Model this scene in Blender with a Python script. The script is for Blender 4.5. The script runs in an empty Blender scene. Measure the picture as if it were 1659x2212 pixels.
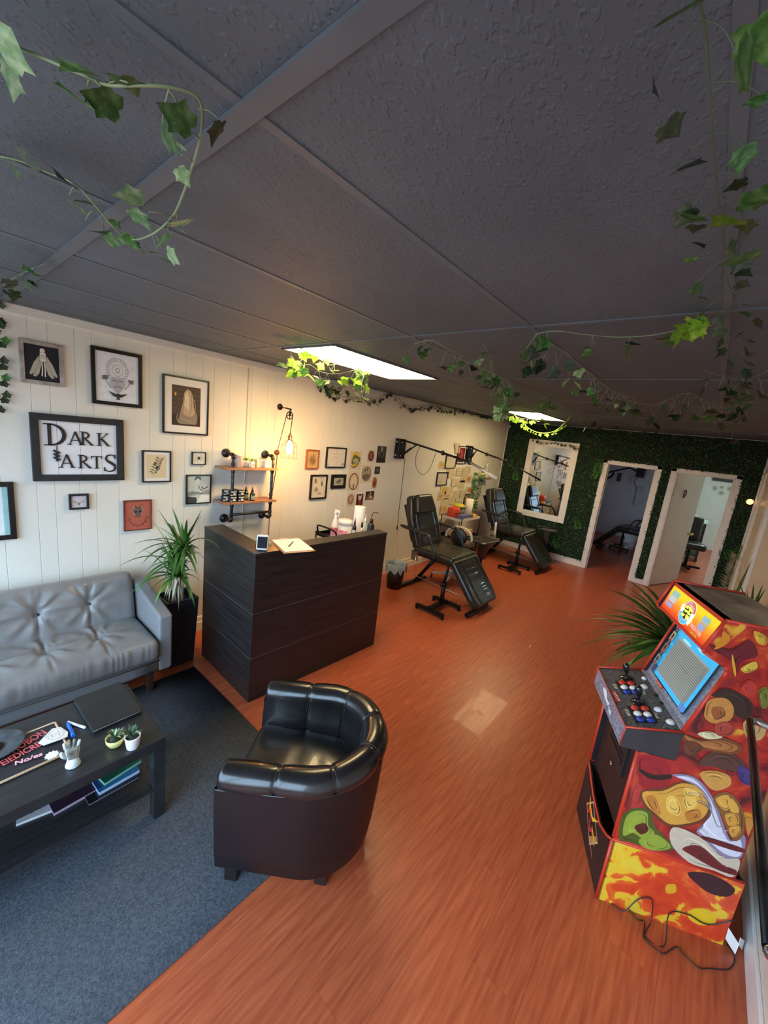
import bpy, bmesh, math, random
import numpy as np
from mathutils import Vector, Matrix, Euler
random.seed(7); RNG = np.random.RandomState(7)
PI = math.pi
SC = bpy.context.scene
COL = SC.collection

# ------------------------------------------------------------------ camera, world, exposure
H = 2.0                                   # height of the camera above the floor
FPX = 848.99                              # focal length in pixels of the 1659 x 2212 frame
W = np.array([[0.7553724, 0.2138885, -0.6194064],
              [0.6453002, -0.0783270, 0.7599030],
              [0.1140183, -0.9737128, -0.1971884]])
cam_d = bpy.data.cameras.new('camera'); cam = bpy.data.objects.new('camera', cam_d); COL.objects.link(cam)
cam_d.sensor_fit = 'VERTICAL'; cam_d.sensor_height = 36.0; cam_d.lens = FPX*36.0/2212.0
cam_d.clip_start = 0.02; cam_d.clip_end = 100
_r, _d, _f = W[:, 0], W[:, 1], W[:, 2]
cam.matrix_world = Matrix(((_r[0], -_d[0], -_f[0], 0), (_r[1], -_d[1], -_f[1], 0), (_r[2], -_d[2], -_f[2], H), (0, 0, 0, 1)))
SC.camera = cam
SC.view_settings.view_transform = 'Standard'; SC.view_settings.look = 'None'
SC.view_settings.exposure = EXPO = 0.0; SC.view_settings.gamma = 1.0
SC.view_settings.use_curve_mapping = False
SC.cycles.use_denoising = True
SC.cycles.max_bounces = 8; SC.cycles.diffuse_bounces = 4; SC.cycles.glossy_bounces = 4
SC.cycles.caustics_reflective = False; SC.cycles.caustics_refractive = False
SC.cycles.sample_clamp_indirect = 6.0

w = bpy.data.worlds.new('world'); SC.world = w; w.use_nodes = True
nt = w.node_tree; nt.nodes.clear()
tc = nt.nodes.new('ShaderNodeTexCoord'); sep = nt.nodes.new('ShaderNodeSeparateXYZ')
rmp = nt.nodes.new('ShaderNodeValToRGB'); bg = nt.nodes.new('ShaderNodeBackground'); wo = nt.nodes.new('ShaderNodeOutputWorld')
mr = nt.nodes.new('ShaderNodeMapRange'); mr.inputs[1].default_value = -1; mr.inputs[2].default_value = 1
nt.links.new(tc.outputs['Generated'], sep.inputs[0]); nt.links.new(sep.outputs[2], mr.inputs[0])
nt.links.new(mr.outputs[0], rmp.inputs[0]); nt.links.new(rmp.outputs[0], bg.inputs[0]); nt.links.new(bg.outputs[0], wo.inputs[0])
e = rmp.color_ramp.elements
e[0].position = 0.49; e[0].color = (0.20, 0.21, 0.22, 1)        # street below the horizon
e[1].position = 0.53; e[1].color = (0.52, 0.75, 1.0, 1)        # bright overcast sky
bg.inputs[1].default_value = 11.0

# ------------------------------------------------------------------ pixel -> place helpers (for measuring from the photograph)
def _ray(p): return W @ np.array([p[0]-829.5, p[1]-1106.0, FPX])
def onz(p, z): d = _ray(p); t = (z-H)/d[2]; return Vector((t*d[0], t*d[1], H+t*d[2]))
def onx(p, x): d = _ray(p); t = x/d[0]; return Vector((t*d[0], t*d[1], H+t*d[2]))
def ony(p, y): d = _ray(p); t = y/d[1]; return Vector((t*d[0], t*d[1], H+t*d[2]))

# ------------------------------------------------------------------ materials
MATS = {}
def lin(c):
    if isinstance(c, str):
        c = c.lstrip('#'); c = [int(c[i:i+2], 16)/255 for i in (0, 2, 4)]
        return tuple(x/12.92 if x <= 0.04045 else ((x+0.055)/1.055)**2.4 for x in c)
    return tuple(c)
def mat(name, col=(.5, .5, .5), rough=.5, metal=0., var=.06, vscale=8., bump=0., bscale=40., emit=0., coat=0., stretch=None,
        trans=0., alpha=1., spec=.5, transl=0., col2=None, detail=3., bdist=.01, rnd=0., emitcol=None):
    if name in MATS: return MATS[name]
    col = lin(col)
    m = bpy.data.materials.new(name); m.use_nodes = True; MATS[name] = m
    n, l = m.node_tree.nodes, m.node_tree.links
    b = n['Principled BSDF']; b.inputs['Roughness'].default_value = rough; b.inputs['Metallic'].default_value = metal
    b.inputs['Coat Weight'].default_value = coat; b.inputs['Specular IOR Level'].default_value = spec
    b.inputs['Transmission Weight'].default_value = trans; b.inputs['Alpha'].default_value = alpha
    t = n.new('ShaderNodeTexCoord'); mp = n.new('ShaderNodeMapping'); l.new(t.outputs['Object'], mp.inputs[0])
    if stretch: mp.inputs['Scale'].default_value = stretch
    nz = n.new('ShaderNodeTexNoise'); nz.inputs['Scale'].default_value = vscale; nz.inputs['Detail'].default_value = detail
    l.new(mp.outputs[0], nz.inputs['Vector'])
    r = n.new('ShaderNodeValToRGB'); l.new(nz.outputs['Fac'], r.inputs[0])
    c2 = lin(col2) if col2 is not None else tuple(min(1, x*(1+var*2)) for x in col)
    c1 = col if col2 is not None else tuple(x*(1-var*2) for x in col)
    r.color_ramp.elements[0].position = .32; r.color_ramp.elements[1].position = .68
    r.color_ramp.elements[0].color = (*c1, 1); r.color_ramp.elements[1].color = (*c2, 1)
    out = r.outputs[0]
    if rnd:
        oi = n.new('ShaderNodeObjectInfo'); hs = n.new('ShaderNodeHueSaturation')
        mr = n.new('ShaderNodeMapRange'); l.new(oi.outputs['Random'], mr.inputs[0])
        mr.inputs[3].default_value = 1-rnd; mr.inputs[4].default_value = 1+rnd
        l.new(mr.outputs[0], hs.inputs['Value']); l.new(out, hs.inputs['Color']); out = hs.outputs[0]
    l.new(out, b.inputs['Base Color'])
    if emit:
        b.inputs['Emission Strength'].default_value = emit
        if emitcol is not None: b.inputs['Emission Color'].default_value = (*lin(emitcol), 1)
        else: l.new(out, b.inputs['Emission Color'])
    if bump:
        nb = n.new('ShaderNodeTexNoise'); nb.inputs['Scale'].default_value = bscale; nb.inputs['Detail'].default_value = 4
        l.new(mp.outputs[0], nb.inputs['Vector'])
        bp = n.new('ShaderNodeBump'); bp.inputs['Strength'].default_value = bump; bp.inputs['Distance'].default_value = bdist
        l.new(nb.outputs['Fac'], bp.inputs['Height']); l.new(bp.outputs[0], b.inputs['Normal'])
    if transl:
        tr = n.new('ShaderNodeBsdfTranslucent'); mx = n.new('ShaderNodeMixShader'); mx.inputs[0].default_value = transl
        l.new(out, tr.inputs[0]); l.new(b.outputs[0], mx.inputs[1]); l.new(tr.outputs[0], mx.inputs[2])
        l.new(mx.outputs[0], n['Material Output'].inputs[0])
    return m
def ink(c, rough=.6):                                           # one flat printing ink
    k = 'ink_%s_%d' % (c.lstrip('#') if isinstance(c, str) else '_'.join('%02x' % int(x*255) for x in c), int(rough*100))
    return mat(k, c, rough, var=.03, vscale=30)

# ------------------------------------------------------------------ mesh builder
class MB:
    def __init__(s): s.v = []; s.f = []; s.m = []; s.sm = []
    def add(s, vs, fs, m=0, smooth=False):
        o = len(s.v); s.v += [tuple(x) for x in vs]
        for f in fs: s.f.append(tuple(o+i for i in f)); s.m.append(m); s.sm.append(smooth)
        return s
    def box(s, c, d, m=0, rot=None):
        vs = [Vector((x*d[0]/2, y*d[1]/2, z*d[2]/2)) for x in (-1, 1) for y in (-1, 1) for z in (-1, 1)]
        if rot is not None: R = Euler(rot).to_matrix() if not isinstance(rot, Matrix) else rot; vs = [R @ v for v in vs]
        c = Vector(c); return s.add([v+c for v in vs], [(0, 1, 3, 2), (4, 6, 7, 5), (0, 4, 5, 1), (2, 3, 7, 6), (0, 2, 6, 4), (1, 5, 7, 3)], m)
    def box2(s, a, b, m=0):
        return s.box([(a[i]+b[i])/2 for i in range(3)], [abs(b[i]-a[i]) for i in range(3)], m)
    def prism(s, pts, axis, a, b, m=0):
        """closed 2-D outline pts extruded from a to b along axis (0 x,1 y,2 z); pts give the other two axes in order"""
        def P(p, t): q = list(p); q.insert(axis, t); return q
        n = len(pts); vs = [P(p, a) for p in pts]+[P(p, b) for p in pts]
        fs = [tuple(range(n))[::-1], tuple(range(n, 2*n))]+[(i, (i+1) % n, n+(i+1) % n, n+i) for i in range(n)]
        return s.add(vs, fs, m)
    def tube(s, pts, r, n=8, m=0, cap=True):
        pts = [Vector(p) for p in pts]; rs = r if isinstance(r, (list, tuple)) else [r]*len(pts)
        up = None; vs = []
        for i, p in enumerate(pts):
            t = (pts[min(i+1, len(pts)-1)]-pts[max(i-1, 0)]).normalized()
            if up is None: up = t.orthogonal().normalized()
            else:
                up = up-t*up.dot(t); up = up.normalized() if up.length > 1e-6 else t.orthogonal().normalized()
            q = t.cross(up)
            for k in range(n):
                a = 2*PI*k/n; vs.append(p+(up*math.cos(a)+q*math.sin(a))*rs[i])
        fs = [(i*n+k, i*n+(k+1) % n, (i+1)*n+(k+1) % n, (i+1)*n+k) for i in range(len(pts)-1) for k in range(n)]
        s.add(vs, fs, m, True)
        if cap: s.add([], [], m); s.f += [tuple(len(s.v)-len(vs)+k for k in range(n))[::-1], tuple(len(s.v)-n+k for k in range(n))]; s.m += [m, m]; s.sm += [False, False]
        return s
    def lathe(s, prof, c=(0, 0, 0), n=20, m=0, axis='z', smooth=True):
        vs = []
        for r, z in prof:
            for k in range(n):
                a = 2*PI*k/n; x, y = r*math.cos(a), r*math.sin(a)
                v = (x, y, z) if axis == 'z' else ((z, x, y) if axis == 'x' else (y, z, x)); vs.append((v[0]+c[0], v[1]+c[1], v[2]+c[2]))
        fs = [(i*n+k, i*n+(k+1) % n, (i+1)*n+(k+1) % n, (i+1)*n+k) for i in range(len(prof)-1) for k in range(n)]
        o = len(s.v); s.add(vs, fs, m, smooth)
        if prof[0][0] > 1e-5: s.f.append(tuple(o+k for k in range(n))[::-1]); s.m.append(m); s.sm.append(False)
        if prof[-1][0] > 1e-5: s.f.append(tuple(o+(len(prof)-1)*n+k for k in range(n))); s.m.append(m); s.sm.append(False)
        return s
    def grid(s, P, m=0, smooth=True, wrapu=False, wrapv=False):
        """P[i][j] points"""
        a, b = len(P), len(P[0]); vs = [P[i][j] for i in range(a) for j in range(b)]; fs = []
        for i in range(a if wrapu else a-1):
            for j in range(b if wrapv else b-1):
                fs.append((i*b+j, ((i+1) % a)*b+j, ((i+1) % a)*b+(j+1) % b, i*b+(j+1) % b))
        return s.add(vs, fs, m, smooth)
    def rbox(s, c, d, r, n=(8, 8, 4), fn=None, rot=None, m=0):
        """box with round edges on a dense grid; fn(p, half) may push points about"""
        hx = np.array(d)/2.0; idx = {}; vs = []; fs = []
        def vid(i, j, k):
            key = (i, j, k)
            if key not in idx:
                u = np.array([2*i/n[0]-1, 2*j/n[1]-1, 2*k/n[2]-1])
                for a in range(3):                                    # crowd the grid towards the edges
                    u[a] = math.copysign(abs(u[a])**.75, u[a]) if n[a] > 3 else u[a]
                p = u*hx; q = np.clip(p, -(hx-r), hx-r); dd = p-q; L = np.linalg.norm(dd)
                if L > 1e-9: p = q+dd/L*min(r, L) if L < r else q+dd/L*r
                if fn: p = np.array(fn(p, hx))
                idx[key] = len(vs); vs.append(Vector(p))
            return idx[key]
        for a in range(3):
            b, e = [t for t in range(3) if t != a]
            for side in (0, n[a]):
                for i in range(n[b]):
                    for j in range(n[e]):
                        q = []
                        for di, dj in ((0, 0), (1, 0), (1, 1), (0, 1)):
                            t = [0, 0, 0]; t[a] = side; t[b] = i+di; t[e] = j+dj; q.append(vid(*t))
                        flip = (side == 0) ^ (a == 1)
                        fs.append(tuple(q[::-1] if flip else q))
        if rot is not None: R = Euler(rot).to_matrix() if not isinstance(rot, Matrix) else rot; vs = [R @ v for v in vs]
        c = Vector(c); return s.add([v+c for v in vs], fs, m, True)
    def build(s, name, mats, parent=None, world=False, bevel=0, seg=2, smooth=None, label=None, kind=None):
        me = bpy.data.meshes.new(name)
        me.from_pydata(s.v, [], s.f)
        mats = mats if isinstance(mats, (list, tuple)) else [mats]
        for m in mats: me.materials.append(m)
        me.polygons.foreach_set('material_index', s.m)
        me.polygons.foreach_set('use_smooth', [smooth if smooth is not None else x for x in s.sm]); me.update()
        return link(me, name, parent, world, bevel, seg, label, kind)
def link(me, name, parent=None, world=False, bevel=0, seg=2, label=None, kind=None):
    o = bpy.data.objects.new(name, me); COL.objects.link(o)
    if parent is not None:
        o.parent = parent
        if world: me.transform(gmat(parent).inverted())
    if bevel:
        b = o.modifiers.new('bevel', 'BEVEL'); b.width = bevel; b.segments = seg; b.limit_method = 'ANGLE'; b.angle_limit = .6
    if label: o['label'] = label
    if kind: o['kind'] = kind
    return o
def gmat(o):
    m = o.matrix_local if o.parent is None else gmat(o.parent) @ o.matrix_local
    if o.type == 'EMPTY' or True:
        L = Matrix.LocRotScale(o.location, o.rotation_euler, o.scale)
        m = L if o.parent is None else gmat(o.parent) @ L
    return m
def thing(name, label, cat, loc=(0, 0, 0), rotz=0., group=None, rot=None):
    o = bpy.data.objects.new(name, None); COL.objects.link(o); o.empty_display_size = .1
    o.location = loc; o.rotation_euler = rot if rot is not None else (0, 0, rotz); o['label'] = label; o['category'] = cat
    if group: o['group'] = group
    return o
def tag(o, label, cat, group=None, kind=None):
    o['label'] = label; o['category'] = cat
    if group: o['group'] = group
    if kind: o['kind'] = kind
    return o
def struct(o): o['kind'] = 'structure'; return o
def dup(root, loc=None, rotz=None, label=None, group=None):
    r = root.copy(); COL.objects.link(r)
    if loc is not None: r.location = loc
    if rotz is not None: r.rotation_euler = (0, 0, rotz)
    if label: r['label'] = label
    if group: r['group'] = group
    for ch in list(root.children):
        c = ch.copy(); COL.objects.link(c); c.parent = r
        for g in ch.children: d = g.copy(); COL.objects.link(d); d.parent = c
    return r
def text(name, s, size, m, M4, parent=None, extrude=.0006, align='CENTER', shear=0., world=True, bold=0.):
    cu = bpy.data.curves.new('t', 'FONT'); cu.body = s; cu.size = size; cu.align_x = align; cu.align_y = 'CENTER'
    cu.extrude = extrude; cu.shear = shear; cu.offset = bold; cu.resolution_u = 3
    ob = bpy.data.objects.new('t', cu); COL.objects.link(ob)
    dg = bpy.context.evaluated_depsgraph_get(); me = bpy.data.meshes.new_from_object(ob.evaluated_get(dg))
    bpy.data.objects.remove(ob); bpy.data.curves.remove(cu)
    me.materials.clear(); me.materials.append(m); me.transform(M4); me.name = name
    return link(me, name, parent, world)
def spline(pts, n=6):
    pts = [Vector(p) for p in pts]
    if len(pts) < 3: return pts
    P = [pts[0]*2-pts[1]]+pts+[pts[-1]*2-pts[-2]]; out = []
    for i in range(1, len(P)-2):
        for k in range(n):
            t = k/n; a, b, c, d = P[i-1], P[i], P[i+1], P[i+2]
            out.append(.5*((2*b)+(c-a)*t+(2*a-5*b+4*c-d)*t*t+(3*b-a-3*c+d)*t**3))
    out.append(P[-2]); return out

# flat printed art: shapes in 0..1 across, 0..1 up
def ell(cx, cy, rx, ry, n=20, rot=0., a0=0., a1=360.):
    c, s = math.cos(math.radians(rot)), math.sin(math.radians(rot)); out = []
    full = abs(a1-a0) >= 360
    for k in range(n if full else n+1):
        a = math.radians(a0+(a1-a0)*k/n); x, y = rx*math.cos(a), ry*math.sin(a); out.append((cx+x*c-y*s, cy+x*s+y*c))
    return out
def rc(x0, y0, x1, y1): return [(x0, y0), (x1, y0), (x1, y1), (x0, y1)]
def stroke(pts, w):
    L = []; R = []
    for i, p in enumerate(pts):
        a = pts[max(i-1, 0)]; b = pts[min(i+1, len(pts)-1)]; dx, dy = b[0]-a[0], b[1]-a[1]; d = math.hypot(dx, dy) or 1
        ww = w[i] if isinstance(w, (list, tuple)) else w
        L.append((p[0]-dy/d*ww/2, p[1]+dx/d*ww/2)); R.append((p[0]+dy/d*ww/2, p[1]-dx/d*ww/2))
    return ('quads', L, R)
def ring(cx, cy, rx, ry, w, n=22, a0=0, a1=360):
    o = [(cx+rx*math.cos(math.radians(a0+(a1-a0)*k/n)), cy+ry*math.sin(math.radians(a0+(a1-a0)*k/n))) for k in range(n+1)]
    i = [(cx+(rx-w)*math.cos(math.radians(a0+(a1-a0)*k/n)), cy+(ry-w*ry/rx)*math.sin(math.radians(a0+(a1-a0)*k/n))) for k in range(n+1)]
    return ('quads', o, i)
def art(parent, name, O, U, V, shapes, step=.00025, world=True, rough=.6, label=None, emit=0.):
    """shapes [(colour, outline)] painted one over the next on the rectangle O + a*U + b*V"""
    O, U, V = Vector(O), Vector(U), Vector(V); N = U.cross(V).normalized(); mb = MB(); cols = []
    for i, (c, sh) in enumerate(shapes):
        if c not in cols: cols.append(c)
        mi = cols.index(c); off = N*step*(i+1)
        if sh and sh[0] == 'quads':
            L, R = sh[1], sh[2]; n = len(L)
            vs = [O+U*a+V*b+off for a, b in L]+[O+U*a+V*b+off for a, b in R]
            mb.add(vs, [(k, n+k, n+k+1, k+1) for k in range(n-1)], mi)
        else: mb.add([O+U*a+V*b+off for a, b in sh], [tuple(range(len(sh)))], mi)
    ms = [ink(c, rough) if not emit else mat('glow_%s' % c.lstrip('#'), c, .5, var=.02, emit=emit) for c in cols]
    return mb.build(name, ms, parent, world, label=label)
def fleck(n, col, x0=0, y0=0, x1=1, y1=1, s=.03, seed=1):      # small scribbles
    r = random.Random(seed); out = []
    for _ in range(n):
        cx, cy = r.uniform(x0, x1), r.uniform(y0, y1); a = r.uniform(0, PI); L = s*r.uniform(.5, 1.6)
        out.append((col, stroke([(cx-L*math.cos(a), cy-L*math.sin(a)), (cx+r.uniform(-.4, .4)*L, cy+r.uniform(-.4, .4)*L), (cx+L*math.cos(a), cy+L*math.sin(a))], s*.3)))
    return out

# ================================================================== THE ROOM
XL, XR, YF, YB, ZC = -3.36, 0.54, -1.15, 7.76, 2.49
CREAM = mat('wall_paint', (.79, .775, .70), .55, var=.015, vscale=3, bump=.08, bscale=60)
CREAM2 = mat('trim_cream', (.80, .74, .62), .45, var=.015)
WHITE = mat('trim_white', (.84, .80, .74), .4, var=.02, vscale=5)
DOORM = mat('door_paint', (.78, .70, .58), .35, var=.02, vscale=3)
BLACK = mat('black_metal', (.012, .012, .013), .35, .6, var=.1)
BLACKP = mat('black_plastic', (.014, .014, .015), .4, var=.1)
CHROME = mat('chrome', (.75, .75, .76), .15, 1., var=.02)
GUN = mat('iron_pipe', (.055, .052, .055), .38, .85, var=.25, vscale=30, bump=.15, bscale=120)
CEIL = mat('ceiling_tile_paint', (.098, .128, .165), .6, var=.05, vscale=5, stretch=(1.0, .5, 1), rnd=.04)
def _knockdown(m):                                              # trowelled dabs of relief
    n, l = m.node_tree.nodes, m.node_tree.links; mp = [q for q in n if q.type == 'MAPPING'][0]
    nz = n.new('ShaderNodeTexNoise'); nz.inputs['Scale'].default_value = 120; nz.inputs['Detail'].default_value = 1.5; nz.inputs['Distortion'].default_value = .2
    r = n.new('ShaderNodeValToRGB'); r.color_ramp.elements[0].position = .54; r.color_ramp.elements[1].position = .64
    bp = n.new('ShaderNodeBump'); bp.inputs['Strength'].default_value = .55; bp.inputs['Distance'].default_value = .0022
    l.new(mp.outputs[0], nz.inputs['Vector']); l.new(nz.outputs['Fac'], r.inputs[0]); l.new(r.outputs[0], bp.inputs['Height']); l.new(bp.outputs[0], n['Principled BSDF'].inputs['Normal'])
_knockdown(CEIL)
TBAR = mat('ceiling_grid_paint', (.112, .140, .176), .5, var=.05)
DGAP = mat('dark_gap', (.01, .01, .011), .9)
PLANK = mat('laminate_plank', (.36, .066, .025), .36, vscale=5.0, stretch=(11, .8, 1), detail=7, col2=(.54, .128, .048), rnd=.07, bump=.04, bscale=14, coat=.08)
CARPET = mat('grey_blue_carpet', (.052, .060, .075), .95, vscale=110, detail=8, col2=(.108, .118, .138), bump=.7, bscale=300, bdist=.004, spec=.1)

# floor: dark underlay and laminate planks laid along the room
fl = struct(MB().box2((XL-.02, YF-.2, -.03), (XR+1.6, 13.3, -.012)).build('floor', DGAP))
pl_me = None
pm = MB().box((0, 0, -.006), (.1896, 1.2196, .012)).build('plank', PLANK, fl); k = 0
first = True
cols_x = [XL+.095+.19*i for i in range(21)]
for i, x in enumerate(cols_x):
    y = YF-.2+.61-(i*.37 % 1.22)
    while y < 13.4:
        if (y < YB+.7) or (-2.7 < x and y < 13.4):
            if y < YB+.7 or (x > -2.6):
                o = pm if first else pm.copy()
                if not first: COL.objects.link(o)
                first = False; o.location = (x, y, 0)
        y += 1.22
for x in (.725, .915, 1.105, 1.295, 1.485):
    for y in (8.5, 9.72, 10.94, 12.16): o = pm.copy(); COL.objects.link(o); o.location = (x, y, 0)

# ceiling: dark painted tiles in a metal grid, two lit troffers
ce = struct(MB().box2((XL-.05, YF-.2, ZC+.03), (XR+1.6, 13.3, ZC+.06)).build('ceiling', DGAP))
gx = [XL, -2.995, -2.49, -1.935, -1.34, -.715, -.085, XR]
gy = [YF, -.85, .39, 1.685, 2.905, 4.14, 5.36, 6.58, YB]
LIGHTS = [(2, 3), (2, 6)]
tile0 = None
for i in range(len(gx)-1):
    for j in range(len(gy)-1):
        if (i, j) in LIGHTS: continue
        x0, x1, y0, y1 = gx[i], gx[i+1], gy[j], gy[j+1]
        MB().box(((x0+x1)/2, (y0+y1)/2, ZC+.014), (x1-x0-.008, y1-y0-.008, .016)).build('ceiling_tile', CEIL, ce, bevel=.003)
for x in gx[1:-1]: MB().box2((x-.011, YF, ZC+.0035), (x+.011, YB, ZC+.008)).build('grid_rail', TBAR, ce)
for y in gy[1:-1]: MB().box2((XL, y-.006, ZC-.001 if y < 1 else ZC+.002), (XR, y+(.030 if y < 1 else .016), ZC+.008)).build('grid_rail', TBAR, ce)
LIT = mat('lit_diffuser', (1, .93, .80), .5, var=.0, emit=21.0, emitcol=(1.0, .74, .39))
for n_, (i, j) in enumerate(LIGHTS):
    x0, x1, y0, y1 = gx[i], gx[i+1], gy[j], gy[j+1]
    t = thing('ceiling_light', ['lit rectangular ceiling panel light above the reception desk', 'lit rectangular ceiling panel light near the green hedge wall'][n_], 'ceiling light', ((x0+x1)/2, (y0+y1)/2, ZC), group='ceiling panel lights')
    MB().box2((x0+.02, y0+.035, ZC+.002), (x1-.015, y1-.01, ZC+.008)).build('diffuser', LIT, t, world=True)
    fr = MB()
    for a, b in (((x0+.008, y0+.03, ZC-.006), (x0+.022, y1, ZC+.014)), ((x1-.02, y0+.03, ZC-.006), (x1-.008, y1, ZC+.014)), ((x0, y0+.03, ZC-.006), (x1, y0+.042, ZC+.014)), ((x0, y1-.014, ZC-.006), (x1, y1-.002, ZC+.014))): fr.box2(a, b)
    fr.build('frame', TBAR, t, world=True)

# left wall: painted boards of uneven width with grooves between them
wl = struct(MB().box2((XL-.12, YF-.15, 0), (XL-.0035, YB+.1, ZC+.05)).build('wall_left', CREAM))
gro = [.503, .597, .733, .829, .97, 1.181, 1.35]
pat = [.094, .136, .096, .141, .211, .169]
ys = [.503]; kk = 0
while ys[0] > YF: ys.insert(0, ys[0]-pat[(-1-kk) % 6]); kk += 1
kk = 0
while ys[-1] < YB: ys.append(ys[-1]+pat[kk % 6]); kk += 1
ys[0] = YF; ys[-1] = YB
GROOVE_END = 3.2                              # beyond this the wall reads smooth
for a, b in zip(ys[:-1], ys[1:]):
    if a > 3.4: break
    MB().box2((XL-.012, a+.0012, .0), (XL, b-.0012, ZC)).build('wall_panel', CREAM, wl, bevel=.0012, seg=1)
MB().box2((XL-.012, a+.002, 0), (XL, YB, ZC)).build('wall_panel', CREAM, wl)
# cornice strip under the ceiling and skirting along the left wall
struct(MB().box2((XL, YF, ZC-.055), (XL+.014, YB, ZC)).build('trim_1', CREAM, bevel=.004))
bs = MB().prism([(XL, 0), (XL+.022, 0), (XL+.022, .085), (XL+.014, .095), (XL+.014, .12), (XL+.009, .135), (XL, .14)], 1, YF, YB)
struct(bs.build('baseboard_left', CREAM2))
# slim corner bead
struct(MB().box2((XL, YB-.05, .12), (XL+.012, YB-.035, ZC-.05)).build('trim_2', CREAM2))

# right wall with a panelled door far back
wr = struct(MB().box2((XR, YF-.15, 0), (XR+.1, YB+.02, ZC+.05)).build('wall_right', mat('wall_right_paint', (.74, .68, .58), .5, var=.02)))
struct(MB().box2((XR-.014, YF, 0), (XR, 6.0, .13)).build('baseboard_right', WHITE, bevel=.004))
d3 = thing('door_3', 'cream panelled door in the right wall beside the green hedge wall', 'door', (XR, 6.9, 0)); d3['kind'] = 'structure'
MB().box2((XR-.02, 6.15, .01), (XR-.001, 7.45, 2.05)).build('slab', DOORM, d3, world=True)
for (y0, y1, z0, z1) in ((6.3, 7.3, .16, .72), (6.3, 7.3, .95, 1.95)):
    m_ = MB()
    for a, b in (((y0, z0), (y1, z0+.03)), ((y0, z1-.03), (y1, z1)), ((y0, z0), (y0+.03, z1)), ((y1-.03, z0), (y1, z1))): m_.box2((XR-.032, a[0], a[1]), (XR-.019, b[0], b[1]))
    m_.build('moulding', CREAM2, d3, world=True, bevel=.004)
m_ = MB().box2((XR-.035, 6.1, .82), (XR-.018, 7.5, .86)); m_.build('rail', WHITE, d3, world=True, bevel=.004)
m_ = MB().box2((XR-.04, 7.45, 0), (XR-.001, 7.56, 2.12)).box2((XR-.04, 6.04, 0), (XR-.001, 6.15, 2.12)).box2((XR-.04, 6.04, 2.05), (XR-.001, 7.56, 2.12)); m_.build('casing', WHITE, d3, world=True, bevel=.005)
struct(MB().box2((XR-.05, YB-.035, 0), (XR-.001, YB-.003, 2.12)).build('trim_3', WHITE))

# back wall with two openings
OP = [(-1.475, -.75, 1.925), (-.49, .23, 1.925)]
bw = MB()
bw.box2((XL-.1, YB, 0), (OP[0][0], YB+.11, ZC+.04)); bw.box2((OP[0][1], YB, 0), (OP[1][0], YB+.11, ZC+.04)); bw.box2((OP[1][1], YB, 0), (XR+.1, YB+.11, ZC+.04))
for a in OP: bw.box2((a[0], YB, a[2]), (a[1], YB+.11, ZC+.04))
struct(bw.build('wall_back', WHITE))
def casing(n, x0, x1, zt, wdt=.07):
    m_ = MB(); m_.box2((x0-wdt, YB-.016, 0), (x0, YB-.001, zt+wdt*.75)); m_.box2((x1, YB-.016, 0), (x1+wdt, YB-.001, zt+wdt*.75)); m_.box2((x0-wdt, YB-.016, zt), (x1+wdt, YB-.001, zt+wdt*.75))
    m_.box2((x0, YB-.012, 0), (x0+.018, YB+.12, zt)); m_.box2((x1-.018, YB-.012, 0), (x1, YB+.12, zt)); m_.box2((x0, YB-.012, zt-.018), (x1, YB+.12, zt))
    m_.box2((x0+.018, YB+.05, 0), (x0+.03, YB+.08, zt-.018)).box2((x1-.03, YB+.05, 0), (x1-.018, YB+.08, zt-.018))
    return struct(m_.build(n, WHITE, bevel=.003))
casing('trim_4', *OP[0]); casing('trim_5', OP[1][0], OP[1][1], OP[1][2])
m_ = MB().box2((XL, YB-.016, 0), (OP[0][0]-.07, YB-.001, .12)); struct(m_.build('baseboard_back', WHITE, bevel=.003))
m_ = MB().box2((OP[0][1]+.07, YB-.018, 0), (OP[1][0]-.07, YB-.001, .07)).box2((OP[1][1]+.07, YB-.016, 0), (XR-.05, YB-.001, .12)); struct(m_.build('trim_6', WHITE, bevel=.003))
# open door swung into the right-hand room
a0 = Vector((-.475, YB+.075, 0)); ang = math.radians(66)
d2 = thing('door_2', 'plain cream interior door standing open into the bright room', 'door', a0, ang); d2['kind'] = 'structure'
MB().box2((0, -.018, .012), (.80, .018, 1.905)).build('slab', DOORM, d2, bevel=.003)
BRASS = mat('brass', (.62, .45, .2), .25, 1., var=.05)
kb = MB().lathe([(.028, 0), (.028, .006), (.012, .01), (.012, .03), (.024, .04), (.03, .055), (.024, .07), (0.0, .075)], (.745, -.018, .90), 16, axis='y')
for i_ in range(len(kb.v)): v = kb.v[i_]; kb.v[i_] = (v[0], -.018-(v[1]+.018), v[2])
kb.lathe([(.026, 0), (.026, .006), (.012, .01), (.012, .03), (.03, .05), (0.0, .07)], (.745, .018, .90), 16, axis='y')
kb.build('door_knob', BRASS, d2)
sg = MB(); sg.grid([[Vector((.30+.032*math.cos(a)*(1+.25*math.cos(b)), -.03+.006*math.sin(b), 1.59+.05*math.sin(a)+.012*math.cos(b)*math.sin(a))) for b in [2*PI*j/8 for j in range(8)]] for a in [2*PI*i/18 for i in range(18)]], wrapu=True, wrapv=True)
sg.box((.30, -.022, 1.525), (.035, .01, .03)); sg.build('door_ornament', mat('dark_red_ornament', (.10, .02, .02), .5), d2)
MB().box2((-.002, -.02, .3), (.004, .02, .38)).box2((-.002, -.02, 1.55), (.004, .02, 1.63)).build('hinge', BRASS, d2)

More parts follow.
